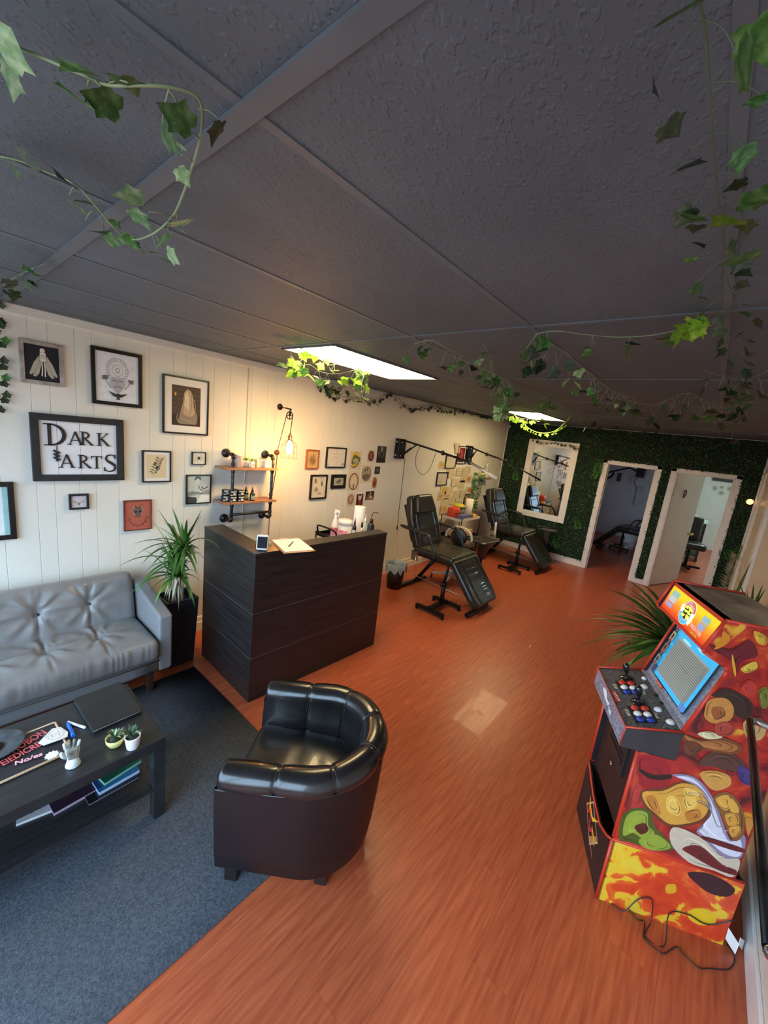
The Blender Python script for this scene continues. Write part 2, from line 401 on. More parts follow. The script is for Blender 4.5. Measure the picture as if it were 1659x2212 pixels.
# rooms seen through the openings
GREY = mat('dim_room_paint', (.66, .66, .70), .6, var=.02); MINT = mat('bright_room_paint', (.80, .86, .82), .5, var=.015)
r1 = MB().box2((-3.0, 12.05, 0), (-.62, 12.15, ZC)).box2((-3.0, YB+.11, 0), (-2.9, 12.1, ZC)).box2((-.68, YB+.11, 0), (-.63, 12.1, ZC)).box2((-3.0, YB+.11, 2.44), (-.63, 12.1, 2.48))
struct(r1.build('wall_dim_room', GREY))
r2 = MB().box2((-.63, 13.1, 0), (1.7, 13.2, ZC)).box2((-.63, YB+.11, 0), (-.60, 13.1, ZC)).box2((1.6, YB+.11, 0), (1.7, 13.1, ZC)).box2((XR+.1, YB+.02, 0), (1.7, YB+.11, ZC)).box2((-.63, YB+.11, 2.44), (1.6, 13.1, 2.48))
struct(r2.build('wall_bright_room', MINT))
struct(MB().box2((-.6, 13.075, 0), (1.6, 13.1, .13)).build('baseboard_bright_room', MINT, bevel=.004))
t = thing('ceiling_light', 'unseen ceiling lamp lighting the bright treatment room', 'ceiling light', (.7, 10.6, 2.43))  # unseen lamp, set strong to brighten this room
MB().lathe([(.0, -.05), (.15, -.045), (.2, -.02), (.2, 0)], n=24).build('diffuser', mat('cool_lamp', (1, 1, 1), .5, var=0, emit=70., emitcol=(.86, 1.0, .96)), t)
# front of the shop behind the camera: sill, posts and head round big panes
fw = MB(); fw.box2((XL-.1, YF-.12, 0), (XR+.1, YF-.02, .22)); fw.box2((XL-.1, YF-.12, 2.34), (XR+.1, YF-.02, ZC+.05))
fw.box2((XL-.1, YF-.12, 0), (XL+.04, YF-.02, ZC)).box2((XR-.04, YF-.12, 0), (XR+.1, YF-.02, ZC))
struct(fw.build('wall_front', WHITE))
for n_, (a, b) in enumerate(((XL+.04, -2.08), (-2.03, -.78), (-.73, XR-.04))):
    wn = MB()
    wn.box2((a, YF-.09, .22), (a+.04, YF-.04, 2.34)).box2((b-.04, YF-.09, .22), (b, YF-.04, 2.34)).box2((a, YF-.09, .22), (b, YF-.04, .26)).box2((a, YF-.09, 2.30), (b, YF-.04, 2.34))
    struct(wn.build('window_%d' % (n_+1), BLACK))
pl = bpy.data.lights.new('window_portal', 'AREA'); pl.shape = 'RECTANGLE'; pl.size = XR-XL-.1; pl.size_y = 2.1; pl.cycles.is_portal = True
po = bpy.data.objects.new('window_portal', pl); COL.objects.link(po); po.location = ((XL+XR)/2, YF-.03, 1.28); po.rotation_euler = (-PI/2, 0, PI)
# carpet
t = MB().rbox((-1.98+.0, .02, .0025), (1.70, 2.58, .005), .002, (6, 6, 2)); o = t.build('carpet', CARPET)
tag(o, 'blue grey low pile carpet mat under the coffee table', 'carpet')
o.data.transform(Matrix.Translation((0, 0, .0008)))
l_ = bpy.data.lights.new('dim_room_fill', 'AREA'); l_.energy = 3.5; l_.color = (.80, .88, 1); l_.size = 1.0; o = bpy.data.objects.new('dim_room_fill', l_); COL.objects.link(o); o.location = (-2.8, 10.2, 1.6); o.rotation_euler = (0, -PI/2, 0)  # added bluish fill lamp that brightens the dim room; no window stands there

# ================================================================== BIG FURNITURE
LEATH = mat('black_gloss_leather', (.012, .011, .011), .27, var=.15, vscale=6, bump=.06, bscale=18, bdist=.01, coat=.25)
LEATHB = mat('dark_brown_vinyl', (.011, .006, .007), .48, spec=.35, var=.08, vscale=5, bump=.15, bscale=300, bdist=.001)
# ---- tub chair
ch = thing('tub_chair', 'black leather tub armchair with channelled back on the floor by the carpet', 'armchair', (-1.441, .927, .006), math.radians(-53.3))
def upath(off, s):
    """U plan: s in 0..1 from the near arm front round the back to the far arm front; off outward"""
    R = .325; La = .34; arc = PI*R; L = 2*La+arc; d = s*L
    if d < La: p = (R, d); n = (1, 0)
    elif d < La+arc: a = (d-La)/R; p = (R*math.cos(a), La+R*math.sin(a)); n = (math.cos(a), math.sin(a))
    else: p = (-R, La-(d-La-arc)); n = (-1, 0)
    return Vector((p[0]+n[0]*off, p[1]+n[1]*off, 0))
NS = 84; SEAMS = [i/7 for i in range(1, 7)]
def hgt(s): return .035*math.sin(PI*s)**1.2
def bulge(s):
    f = (s*7) % 1.0; return max(0, math.sin(PI*f))**.35
ZT = .61
G = []
for i in range(NS+1):
    s = i/NS; row = []
    for z, off in ((.10, -.035), (.105, -.03), (.2, -.018), (.35, -.008), (.46, -.002), (.53, .0)):
        p = upath(off, s); row.append(p+Vector((0, 0, z+hgt(s)*(z > .3)*(z-.3)/.2)))
    G.append(row)
mb = MB().grid(G)
for s_ in (0, 1):                                                     # front ends of the arms
    fr = [upath(o_, s_)+Vector((0, 0, z_)) for z_, o_ in ((.10, -.035), (.2, -.018), (.35, -.008), (.53, 0))]
    bk = [upath(o_, s_)+Vector((0, 0, z_)) for z_, o_ in ((.53, -.095), (.35, -.10), (.2, -.10), (.10, -.10))]
    q = fr+bk; mb.add(q, [tuple(range(len(q)))])
mb.box2((-.29, .012, .10), (.29, .03, .26)); mb.build('outer_shell', LEATHB, ch)
G = []
for i in range(NS*2+1):
    s = i/(NS*2); b = bulge(s); h = hgt(s); row = []
    end = min(1, min(s, 1-s)*60+.55)
    for a in range(13):                                               # rolled rim
        t_ = a/12*1.5*PI-.35*PI
        r_ = (.050+.010*b)*end
        row.append(upath(-.052+math.cos(t_)*r_*1.05, s)+Vector((0, 0, ZT-.058+h+math.sin(t_)*r_)))
    for z, o_ in ((.46, -.105), (.38, -.112), (.30, -.10)): row.append(upath(o_-.018*b*(1 if z > .31 else .3), s)+Vector((0, 0, z+h*.5)))
    G.append(row)
mb = MB().grid(G)
for row in (G[0], G[-1]): mb.add(row, [tuple(range(len(row)))], 0, False)
mb.build('padded_back', LEATH, ch)
SEAMM = mat('seam_thread', (.03, .024, .02), .5)
sm = MB()
for s in SEAMS:
    h = hgt(s)
    for ds in (-.0035, .0035):
        pts = [upath(-.052+math.cos(t_)*.053, s+ds)+Vector((0, 0, ZT-.058+h+math.sin(t_)*.053)) for t_ in [a/10*1.35*PI-.28*PI for a in range(11)]]
        pts += [upath(-.108, s+ds)+Vector((0, 0, .46)), upath(-.113, s+ds)+Vector((0, 0, .38))]
        sm.tube(pts, .0022, 5)
sm.build('seam_piping', SEAMM, ch)
pp = MB().tube([upath(.003, i/60)+Vector((0, 0, .532+hgt(i/60)*1.12)) for i in range(61)], .004, 6); pp.build('rim_piping', LEATH, ch)
def cush(p, hx):
    x, y, z = p
    if z > 0: z += .018*(1-(x/hx[0])**2)*(1-(y/hx[1])**2)-.006*math.exp(-((y+.02)/.03)**2)*math.exp(-(x/.12)**2)-.005*math.exp(-((y-.08)/.02)**2)*math.exp(-((x-.03)/.1)**2)
    Yc = y+.275
    if Yc > .34: x *= math.sqrt(max(.06, 1-((Yc-.34)/.228)**2))      # round back end
    return x, y, z
MB().rbox((0, .275, .335), (.455, .55, .13), .035, (22, 30, 5), cush).build('seat_cushion', LEATH, ch)
MB().rbox((0, .03, .2), (.455, .05, .22), .012, (8, 2, 4)).build('front_rail', LEATHB, ch)
for x, y in ((.24, .06), (-.24, .06), (.20, .45), (-.20, .45)):
    MB().prism([(x-.028, 0), (x+.028, 0), (x+.034, .11), (x-.034, .11)], 1, y-.028, y+.028).build('leg', mat('dark_wood_leg', (.012, .009, .008), .4), ch, bevel=.003)

# ---- reception desk (L)
DESK = mat('black_brown_laminate', (.018, .014, .0135), .36, var=.22, vscale=4, stretch=(.6, .6, 14), bump=.06, bscale=40)
DESKT = mat('black_brown_top', (.024, .020, .018), .33, var=.12, vscale=4, bump=.04)
dk = thing('reception_desk', 'tall dark L shaped reception desk with grooved front panels', 'desk', (-2.19, 1.405, 0), math.radians(-2.0))
dz = [.0, .346, .682, 1.097]
for a, b in zip(dz[:-1], dz[1:]):
    MB().box2((-.016, .0, a+.0012), (0, 1.305, b-.0012)).build('front_panel', DESK, dk, bevel=.0012, seg=1)
    MB().box2((-.77, -.001, a+.0012), (-.001, .016, b-.0012)).build('side_panel', DESK, dk, bevel=.0012, seg=1)
for z_ in dz[1:3]:
    MB().box2((-.01, .001, z_-.0012), (-.0006, 1.303, z_+.0012)).box2((-.768, .0004, z_-.0012), (-.001, .01, z_+.0012)).build('groove_highlight', mat('desk_groove_highlight', (.16, .14, .135), .4), dk)  # pale strips that paint a highlight along the panel grooves
MB().box2((-.125, -.001, 1.098), (.001, 1.307, 1.12)).build('ledge', DESKT, dk, bevel=.001)
MB().box2((-.771, -.001, 1.098), (-.126, .15, 1.12)).build('ledge', DESKT, dk, bevel=.001)
MB().box2((-.127, .016, 0), (-.109, 1.30, 1.098)).build('inner_panel', DESK, dk)
MB().box2((-.77, .134, 0), (-.127, .15, 1.098)).build('inner_panel', DESK, dk)
MB().box2((-.109, 1.289, 0), (-.016, 1.305, 1.098)).box2((-.77, .016, 0), (-.754, .134, 1.098)).build('end_panel', DESK, dk)
MB().box2((-.62, .15, .72), (-.127, 1.25, .745)).build('worktop', DESKT, dk)
MB().box2((-.62, 1.234, 0), (-.127, 1.25, .72)).build('end_panel', DESK, dk)

# ---- sofa
SOFA = mat('grey_leather', (.215, .205, .20), .34, var=.07, vscale=4, bump=.35, bscale=14, bdist=.012)
SOFA2 = mat('grey_leather_smooth', (.235, .23, .235), .36, var=.04, vscale=4, bump=.25, bscale=250, bdist=.001)
sf = thing('sofa', 'grey leather sofa with tufted seat and back against the white board wall', 'sofa', (-3.0, .10, .006))
def wrinkle(u, v, tufts):
    d = 0
    for tu, tv in tufts:
        r = math.hypot(u-tu, v-tv); a = math.atan2(v-tv, u-tu)
        d -= .026*math.exp(-(r/.045)**2)
        d += .0065*math.sin(a*9+tu*20)*math.exp(-((r-.10)/.08)**2)+.003*math.sin(a*17+tv*9)*math.exp(-((r-.08)/.06)**2)
        d -= .012*math.exp(-((u-tu)/.008)**2)
    return d
TY = [-.98+.36*i for i in range(6)]; TB = [-.6, -.23, .14, .51]
TUF = [.57-.275*i for i in range(6)]
def seatfn(p, hx):
    x, y, z = p                                                     # x depth, y along
    if z > 0:
        e = (1-min(1, abs(x/hx[0]))**6)*(1-min(1, abs(y/hx[1]))**16)
        z += e*(wrinkle(y, x, [(t, .04) for t in TUF])+.022*(1-(x/hx[0])**2)+.004*math.sin(y*23+x*14+2*math.sin(x*19))*math.sin(x*26+y*5))
    if x > hx[0]*.8: x += .0035*math.sin(y*150+3*math.sin(y*31))*(.6+.4*math.sin(y*11+1))*math.exp(-((z-.02)/.05)**2)
    return x, y, z
MB().rbox((.06, .03, .355), (.62, 1.72, .155), .045, (44, 190, 6), seatfn).build('seat_cushion', SOFA, sf)
def backfn(p, hx):
    x, y, z = p
    if x > 0:
        e = (1-min(1, abs(z/hx[2]))**8)*(1-min(1, abs(y/hx[1]))**20)
        x += e*(wrinkle(y, z, [(t, .035) for t in TUF])+.02*(1-(z/hx[2])**2)+.003*math.sin(y*19+z*11)*math.sin(z*21+y*7))
    return x, y, z
MB().rbox((-.17, .03, .56), (.15, 1.72, .40), .05, (6, 150, 36), backfn, rot=(0, -.20, 0)).build('back_cushion', SOFA, sf)
MB().rbox((.02, .0, .225), (.60, 1.80, .12), .02, (4, 8, 4)).build('base', SOFA2, sf)
MB().box2((-.28, -.86, .24), (-.20, .90, .66)).build('back_frame', SOFA2, sf, bevel=.02)
for y in (.94, -.94):
    m_ = MB().prism([(-.26, .165), (.32, .165), (.325, .585), (-.20, .69), (-.26, .69)], 1, y-.045, y+.045)
    m_.build('arm', SOFA2, sf, bevel=.018, seg=3)
pi_ = MB()
pi_.tube([(.372, y, .285) for y in (-.83, .0, .885)], .004, 6)
for t_ in TUF: pi_.lathe([(0, .012), (.008, .01), (.011, 0), (0, -.004)], (-.105, t_+.03, .60), 10, axis='x')
pi_.build('seam_piping', mat('dark_seam', (.06, .06, .07), .5), sf)
for x, y in ((.25, .86), (.25, -.86), (-.22, .86), (-.22, -.86)):
    MB().prism([(x-.012, .0), (x+.018, 0), (x+.034, .165), (x-.034, .165)], 1, y-.018, y+.018).build('leg', mat('walnut_leg', (.06, .03, .018), .4), sf, bevel=.004)

# ---- coffee table
TBL = mat('black_ash_foil', (.020, .021, .022), .33, var=.15, vscale=6, stretch=(12, 1, 1), bump=.05, bscale=60)
ct = thing('coffee_table', 'black coffee table with a lower shelf on the carpet', 'table', (-2.005, .10, .006))
TX0, TX1, TY0, TY1, TZ = -2.27, -1.735, -.52, .675, .452
MB().box2((TX0, TY0, TZ-.052), (TX1, TY1, TZ)).build('tabletop', TBL, ct, world=True, bevel=.0015)
for x in (TX0, TX1-.052):
    for y in (TY0, TY1-.052): MB().box2((x, y, .006), (x+.052, y+.052, TZ-.0525)).build('leg', TBL, ct, world=True, bevel=.0015)
MB().box2((TX0+.01, TY0+.053, .165), (TX1-.012, TY1-.053, .18)).build('lower_shelf', TBL, ct, world=True, bevel=.001)

# ---- arcade cabinet
th = math.radians(24.5); AO = Vector((0.0, 1.89, 0)); AD = Vector((math.cos(th), math.sin(th), 0)); AW = Vector((-math.sin(th), math.cos(th), 0))
ac = thing('arcade_cabinet', 'red and black arcade game cabinet with flame side art near the right wall', 'arcade machine', AO, th)
# local axes: x depth, y width (0 near side, .48 far side)
REDT = mat('red_edge', (.62, .045, .022), .4, var=.03); ABLK = mat('cabinet_black', (.016, .013, .014), .45, var=.1)
SBLK = mat('box_black', (.035, .033, .036), .6, var=.06, bump=.1, bscale=300, bdist=.001)
WD = .48
# flame and colour art on the side panels: abstract patches only
def flame_mat(name='flame_print', stops=((.34, (.07, .012, .015)), (.44, (.32, .018, .018)), (.56, (.50, .030, .018)), (.64, (.60, .07, .02)), (.68, (.74, .34, .03)), (.80, (.80, .52, .07))), sc=9, grad=0.):
    m = bpy.data.materials.new(name); m.use_nodes = True; n, l = m.node_tree.nodes, m.node_tree.links
    b = n['Principled BSDF']; b.inputs['Roughness'].default_value = .3
    t = n.new('ShaderNodeTexCoord'); nz = n.new('ShaderNodeTexNoise'); nz.inputs['Scale'].default_value = sc; nz.inputs['Detail'].default_value = 9; nz.inputs['Distortion'].default_value = 1.0
    l.new(t.outputs['Object'], nz.inputs['Vector']); r = n.new('ShaderNodeValToRGB')
    if grad:                                                         # the print is yellow towards the front, red towards the back
        s_ = n.new('ShaderNodeSeparateXYZ'); l.new(t.outputs['Object'], s_.inputs[0]); mr = n.new('ShaderNodeMapRange'); mr.inputs[1].default_value = 0; mr.inputs[2].default_value = .26; mr.inputs[3].default_value = grad; mr.inputs[4].default_value = -grad*.25
        l.new(s_.outputs[0], mr.inputs[0]); ad = n.new('ShaderNodeMath'); ad.operation = 'ADD'; l.new(nz.outputs['Fac'], ad.inputs[0]); l.new(mr.outputs[0], ad.inputs[1]); l.new(ad.outputs[0], r.inputs[0])
    else: l.new(nz.outputs['Fac'], r.inputs[0])
    E_ = r.color_ramp.elements; E_[0].position = stops[0][0]; E_[0].color = (*stops[0][1], 1); E_[1].position = stops[1][0]; E_[1].color = (*stops[1][1], 1)
    for p, c in stops[2:]: q = E_.new(p); q.color = (*c, 1)
    l.new(r.outputs[0], b.inputs['Base Color']); return m
FLAME = flame_mat(); FLAME2 = flame_mat('riser_flame_print', ((.24, (.10, .03, .03)), (.32, (.62, .05, .02)), (.50, (.74, .075, .02)), (.575, (.80, .16, .03)), (.60, (.85, .50, .03)), (.78, (.80, .62, .06))), 11, .16)
side = [(0, .347), (0, .80), (.135, .805), (.135, .945), (.212, 1.215), (.218, 1.245), (.205, 1.262), (.127, 1.30), (.120, 1.315), (.165, 1.445), (.46, 1.445), (.46, .347)]
for y0, y1, lab in ((0, .014, 'flame printed side panel'), (WD-.014, WD, None)):
    MB().prism([(a, b) for a, b in side], 1, y0, y1).build('side_panel', [FLAME], ac, label=lab)
    e_ = MB()                                                        # red T-moulding round the edge
    for i in range(len(side)):
        a, b = side[i], side[(i+1) % len(side)]
        if i in (1,): continue
        e_.tube([(a[0], (y0+y1)/2, a[1]), (b[0], (y0+y1)/2, b[1])], .0078, 6)
    e_.build('edge_moulding', REDT, ac)
# abstract colour patches of the print (its figures are left out)
def sidept(p):
    d = _ray(p); n_ = AW; o_ = Vector((0, 0, H)); dd = Vector(d); t_ = (AO-o_).dot(n_)/dd.dot(n_); P = o_+dd*t_-AO; return (P.dot(AD), P.z)
def smoothpoly(P, n=4):
    out = []; k = len(P)
    for i in range(k):
        a, b, c, d = P[i-1], P[i], P[(i+1) % k], P[(i+2) % k]
        for j in range(n):
            t_ = j/n; out.append(tuple(.5*(2*b[q]+(c[q]-a[q])*t_+(2*a[q]-5*b[q]+4*c[q]-d[q])*t_*t_+(3*b[q]-a[q]-3*c[q]+d[q])*t_**3) for q in (0, 1)))
    return out
def cl(q): return (min(max(q[0], .006), .452), min(max(q[1], .354), 1.435))
K8 = lambda L: smoothpoly([cl(sidept((1240+x*.2712, 1560+y*.2712))) for x, y in L]); K7 = lambda L: smoothpoly([cl(sidept((1240+x*.2526, 1200+y*.2526))) for x, y in L])
PA = [('#b8402c', K8([(520, 240), (620, 300), (500, 500), (440, 700), (470, 420)])), ('#9c1f28', K8([(520, 260), (740, 320), (770, 480), (690, 540), (545, 515), (505, 400)])), ('#2a1a1c', K8([(520, 370), (640, 425), (765, 415), (765, 450), (620, 455), (530, 400)])), ('#b03a34', K8([(430, 700), (480, 500), (545, 520), (560, 640), (480, 720)])),
 ('#6e3a20', K8([(535, 545), (720, 520), (860, 470), (1030, 510), (1085, 640), (1065, 760), (960, 815), (760, 830), (640, 750), (550, 650)])), ('#d9a040', K8([(550, 555), (710, 545), (860, 485), (1015, 530), (1070, 640), (1045, 740), (950, 795), (770, 812), (660, 735), (570, 650)])),
 ('#edc05c', K8([(740, 600), (800, 590), (850, 680), (830, 745), (740, 700)])), ('#edc05c', K8([(870, 600), (960, 590), (980, 660), (900, 700)])), ('#c07c34', K8([(880, 720), (990, 690), (1010, 760), (920, 790)])), ('#edc05c', K8([(880, 520), (1000, 545), (980, 590), (890, 580)])), ('#c07c34', K8([(570, 600), (640, 590), (690, 720), (640, 720)])),
 ('#4e5a24', K8([(345, 965), (380, 750), (470, 685), (600, 700), (640, 820), (700, 890), (800, 1000), (640, 1065), (520, 1015), (430, 975)])), ('#93a63c', K8([(390, 900), (410, 760), (480, 705), (580, 720), (590, 820), (640, 880), (560, 930), (470, 880)])), ('#93a63c', K8([(520, 930), (650, 890), (770, 990), (640, 1040), (540, 1000)])), ('#5e2a20', K8([(480, 830), (560, 800), (590, 860), (530, 890)])),
 ('#8f86a0', K8([(775, 415), (960, 435), (1110, 610), (1240, 930), (1340, 890), (1385, 960), (1330, 1085), (1180, 1065), (1000, 900), (980, 850), (1075, 740), (1060, 610), (960, 500)])), ('#dcdae6', K8([(810, 430), (950, 450), (1090, 620), (1215, 930), (1320, 930), (1320, 1060), (1190, 1040), (1020, 890), (1000, 850), (1095, 730), (1070, 600), (970, 490)])),
 ('#8a5a30', K8([(1105, 600), (1230, 555), (1340, 690), (1350, 880), (1265, 940), (1180, 760)])), ('#e0a848', K8([(1125, 610), (1220, 575), (1250, 650), (1200, 700)])), ('#e0a848', K8([(1250, 600), (1310, 680), (1300, 720), (1240, 700)])), ('#d89c40', K8([(1200, 730), (1290, 730), (1310, 800), (1230, 820)])), ('#d89c40', K8([(1230, 840), (1310, 820), (1320, 880), (1260, 910)])),
 ('#cfc0a8', K8([(790, 830), (1000, 910), (1180, 1070), (1330, 1095), (1300, 1240), (1100, 1200), (900, 1140), (770, 960)])), ('#6a2024', K8([(860, 1000), (1000, 980), (1180, 1130), (1310, 1180), (1290, 1220), (1100, 1150), (940, 1060)])), ('#6a2024', K8([(1020, 900), (1200, 950), (1370, 1010), (1360, 1040), (1180, 990), (1030, 930)])),
 ('#5a3a30', K8([(990, 330), (1090, 235), (1260, 250), (1370, 350), (1230, 400), (1120, 350)])), ('#d29a4c', K8([(1000, 400), (1100, 380), (1230, 420), (1240, 500), (1120, 540), (1040, 480)])), ('#8c2426', K8([(1180, 370), (1270, 390), (1260, 425), (1190, 400)])), ('#4a3a7a', K8([(1310, 340), (1420, 400), (1400, 500), (1310, 450)])), ('#c88a3c', K8([(1360, 760), (1440, 780), (1430, 900), (1380, 900)])),
 ('#7a4426', K8([(865, 90), (1000, 130), (1160, 110), (1330, 180), (1300, 250), (1100, 230), (940, 190), (880, 150)])), ('#b06e3c', K8([(880, 100), (1000, 150), (1160, 140), (1300, 190), (1240, 230), (1050, 200), (930, 160)])), ('#d8cca0', K8([(980, 85), (1080, 70), (1180, 115), (1060, 130)])),
 ('#6e1c28', K7([(1165, 760), (1350, 800), (1490, 715), (1565, 850), (1420, 905), (1390, 1010), (1350, 900), (1190, 810)])), ('#d8a83a', K7([(1530, 640), (1640, 690), (1630, 760), (1560, 740)])), ('#d8a83a', K7([(1350, 840), (1380, 980), (1370, 1030), (1345, 920)])), ('#d8b84a', K7([(1420, 960), (1540, 900), (1560, 960), (1470, 1000)])), ('#d88a2c', K7([(1270, 640), (1330, 700), (1290, 760), (1190, 800), (1250, 720)])),
 ('#c03a34', K7([(1430, 1100), (1500, 1060), (1560, 1120), (1500, 1190), (1430, 1160)])), ('#3a2624', K7([(1170, 1190), (1290, 1130), (1420, 1180), (1520, 1270), (1480, 1400), (1340, 1330), (1240, 1220)])), ('#c88a44', K7([(1110, 1330), (1150, 1230), (1290, 1215), (1360, 1300), (1330, 1400), (1200, 1430), (1120, 1390)])), ('#9c5a30', K7([(1170, 1300), (1260, 1290), (1290, 1360), (1200, 1400)])), ('#a84434', K7([(1200, 1440), (1300, 1410), (1365, 1470), (1330, 1530), (1220, 1530)])), ('#7a7a34', K7([(1570, 1160), (1640, 1120), (1659, 1260), (1600, 1300)])), ('#c8a06a', K7([(1440, 1420), (1560, 1380), (1640, 1440), (1600, 1560), (1480, 1560)])), ('#6a3a2a', K7([(930, 1600), (1020, 1580), (1100, 1640), (1010, 1700), (940, 1680)]))]
PB_ = []
for c_, P_2 in PA:                                                # contour strokes inside every patch
    PB_.append((c_, P_2)); n_ = len(P_2); gx_, gz_ = sum(p[0] for p in P_2)/n_, sum(p[1] for p in P_2)/n_
    rgb = [int(c_[i:i+2], 16) for i in (1, 3, 5)]; big = max(abs(p[0]-gx_) for p in P_2) > .022
    if not big: continue
    dk_ = '#%02x%02x%02x' % tuple(int(v*.62) for v in rgb); lt_ = '#%02x%02x%02x' % tuple(min(255, int(v*1.14+8)) for v in rgb)
    vr_ = random.Random(n_+int(gx_*9999))
    for sc_, cc_ in ((.80, dk_), (.58, lt_), (.40, dk_)):
        s0_ = vr_.randrange(n_); ln_ = int(n_*vr_.uniform(.3, .55)); pts_ = [P_2[(s0_+i) % n_] for i in range(ln_)]
        PB_.append((cc_, stroke([(gx_+(p[0]-gx_)*sc_, gz_+(p[1]-gz_)*sc_) for p in pts_], [.0006+.0038*math.sin(PI*i/max(1, ln_-1)) for i in range(ln_)])))
PA = PB_
art(ac, 'side_print', (0, -.0004, 0), (1, 0, 0), (0, 0, 1), PA, world=False, step=.00003, rough=.32, label='printed side art of overlapping colour patches')
RP = [('#3a1a20', smoothpoly([(.30, .30), (.38, .335-.005), (.47, .30), (.46, .25), (.40, .235), (.34, .26)])), ('#e8c02c', smoothpoly([(.36, .13), (.42, .15), (.45, .10), (.40, .06), (.35, .08)])), ('#e0a82c', smoothpoly([(.24, .20), (.27, .22), (.28, .18), (.25, .16)]))]
# body, riser
MB().box2((.02, .014, .347), (.03, WD-.014, .80)).build('front_panel', ABLK, ac)
MB().box2((.45, .014, .347), (.458, WD-.014, 1.44)).build('back_panel', ABLK, ac)
MB().box2((.168, .014, 1.425), (.46, WD-.014, 1.443)).build('top_panel', mat('dusty_top', (.30, .26, .225), .5, var=.3, vscale=6), ac)
cd_ = MB().box2((.010, .12, .56), (.022, .36, .76)).box2((.004, .15, .60), (.011, .33, .63)).box2((.004, .15, .65), (.011, .33, .66)); cd_.build('coin_door', BLACKP, ac, bevel=.002)
MB().lathe([(.0, -.006), (.012, -.004), (.012, 0)], (.01, .24, .53), 12, axis='x').build('coin_lock', CHROME, ac)
MB().box2((0, .0, 0), (.50, .012, .335)).build('riser_side', [FLAME2], ac, label='orange flame printed riser side')
MB().box2((0, WD-.012, 0), (.50, WD, .335)).build('riser_side', ABLK, ac)
MB().prism([(a*.995+.001, b) for a, b in side], 1, WD-.0156, WD-.0141).build('inner_lining', ABLK, ac)
art(ac, 'riser_print', (0, -.0004, 0), (1, 0, 0), (0, 0, 1), RP, world=False, step=.0001, rough=.32)
rf = [(0, 0), (WD, 0), (WD, .325), (WD-.03, .32), (WD-.17, .265), (.15, .25), (.06, .29), (0.0, .335)]
MB().add([(-.004, y, z) for y, z in rf]+[(.010, y, z) for y, z in rf], [tuple(range(8)), tuple(range(8, 16))[::-1]]+[(i, (i+1) % 8, 8+(i+1) % 8, 8+i) for i in range(8)]).build('riser_front', ABLK, ac)
rm = MB()
rm.tube([(-.003, y, z) for y, z in rf[2:]], .006, 6); rm.tube([(-.003, .002, .335), (-.003, .002, .004)], .007, 6); rm.tube([(-.003, .002, .337), (.5, .004, .337)], .006, 6); rm.build('edge_moulding', REDT, ac)
MB().box2((.49, .012, 0), (.50, WD-.012, .335)).build('riser_back', ABLK, ac)
# logo plate on the riser: an open hand shaped flash in a diamond outline
art(ac, 'riser_emblem', (-.0045, .36, .06), (0, -.24, 0), (0, 0, .20), [
    ('#c9b089', [(0, .5), (.32, .95), (1, .55), (.66, .02)]), ('#2a1216', [(.05, .5), (.33, .9), (.95, .55), (.65, .07)]),
    ('#b8924a', [(.52, .12), (.66, .09), (.93, .52), (.86, .57)]),
    ('#f2c230', stroke([(.10, .86), (.26, .66), (.5, .62), (.8, .92)], [.02, .14, .10, .01])), ('#e0352b', stroke([(.05, .62), (.2, .5), (.3, .62), (.45, .48)], [.03, .12, .12, .04])),
    ('#c8324a', stroke([(.35, .42), (.5, .3), (.62, .42), (.7, .3)], [.03, .12, .10, .02])), ('#f0a92c', stroke([(.55, .5), (.75, .42), (.9, .3)], [.02, .1, .02])), ('#e87a90', stroke([(.62, .2), (.78, .1), (.95, .02)], [.05, .03, .02]))], world=False)
# control deck
MB().prism([(-.075, .805), (-.068, .895), (.135, .94), (.135, .81)], 1, -.006, .010).build('deck_side', SBLK, ac, bevel=.001)
MB().prism([(-.075, .805), (-.068, .895), (.135, .94), (.135, .81)], 1, WD-.010, WD+.006).build('deck_side', SBLK, ac, bevel=.001)
GRAN = mat('granite_print', (.03, .03, .032), .45, vscale=90, detail=6, col2=(.16, .16, .165)); GRANB = mat('granite_print_front', (.10, .10, .15), .45, vscale=90, detail=6, col2=(.36, .37, .46))
MB().prism([(-.066, .880), (-.066, .893), (.135, .9385), (.135, .925)], 1, .010, WD-.010).build('deck_top', GRAN, ac)
MB().add([(-.0745, .010, .806), (-.0745, WD-.01, .806), (-.068, WD-.01, .893), (-.068, .010, .893), (-.066, .010, .806), (-.066, WD-.01, .806), (-.060, WD-.01, .893), (-.060, .010, .893)], [(0, 3, 2, 1), (4, 5, 6, 7), (0, 1, 5, 4), (3, 7, 6, 2)]).build('deck_front', GRANB, ac)
MB().box2((-.07, .01, .803), (.13, WD-.01, .808)).build('deck_bottom', ABLK, ac)
e_ = MB()
for y in (.001, WD-.001): e_.tube([(-.073, y, .806), (-.068, y, .897), (.135, y, .943)], .005, 6)
e_.tube([(-.069, .0, .896), (-.069, WD, .896)], .0025, 6); e_.build('edge_moulding', REDT, ac)
DN = Vector((-.218, 0, .976)).normalized(); DX = Vector((.976, 0, .218)).normalized(); DO = Vector((-.066, 0, .8935))
def dpt(u, v, h=0): return DO+DX*u+Vector((0, v, 0))+DN*h          # u back over the deck, v across
DM = Matrix((tuple((DX.x, 0, DN.x)), (0, 1, 0), (DX.z, 0, DN.z)))
def dsk(name, prof, u, v, m, lab=None):
    b = MB().lathe(prof, n=18); b.v = [tuple(dpt(u, v)+DM @ Vector(q)) for q in b.v]; return b.build(name, m, ac, label=lab)
def pcol(c, n_): return mat(n_, c, .25, var=.02, coat=.3)
WB, RB, BB = pcol((.80, .78, .76), 'white_button'), pcol((.62, .035, .02), 'red_button'), pcol((.02, .04, .32), 'blue_button')
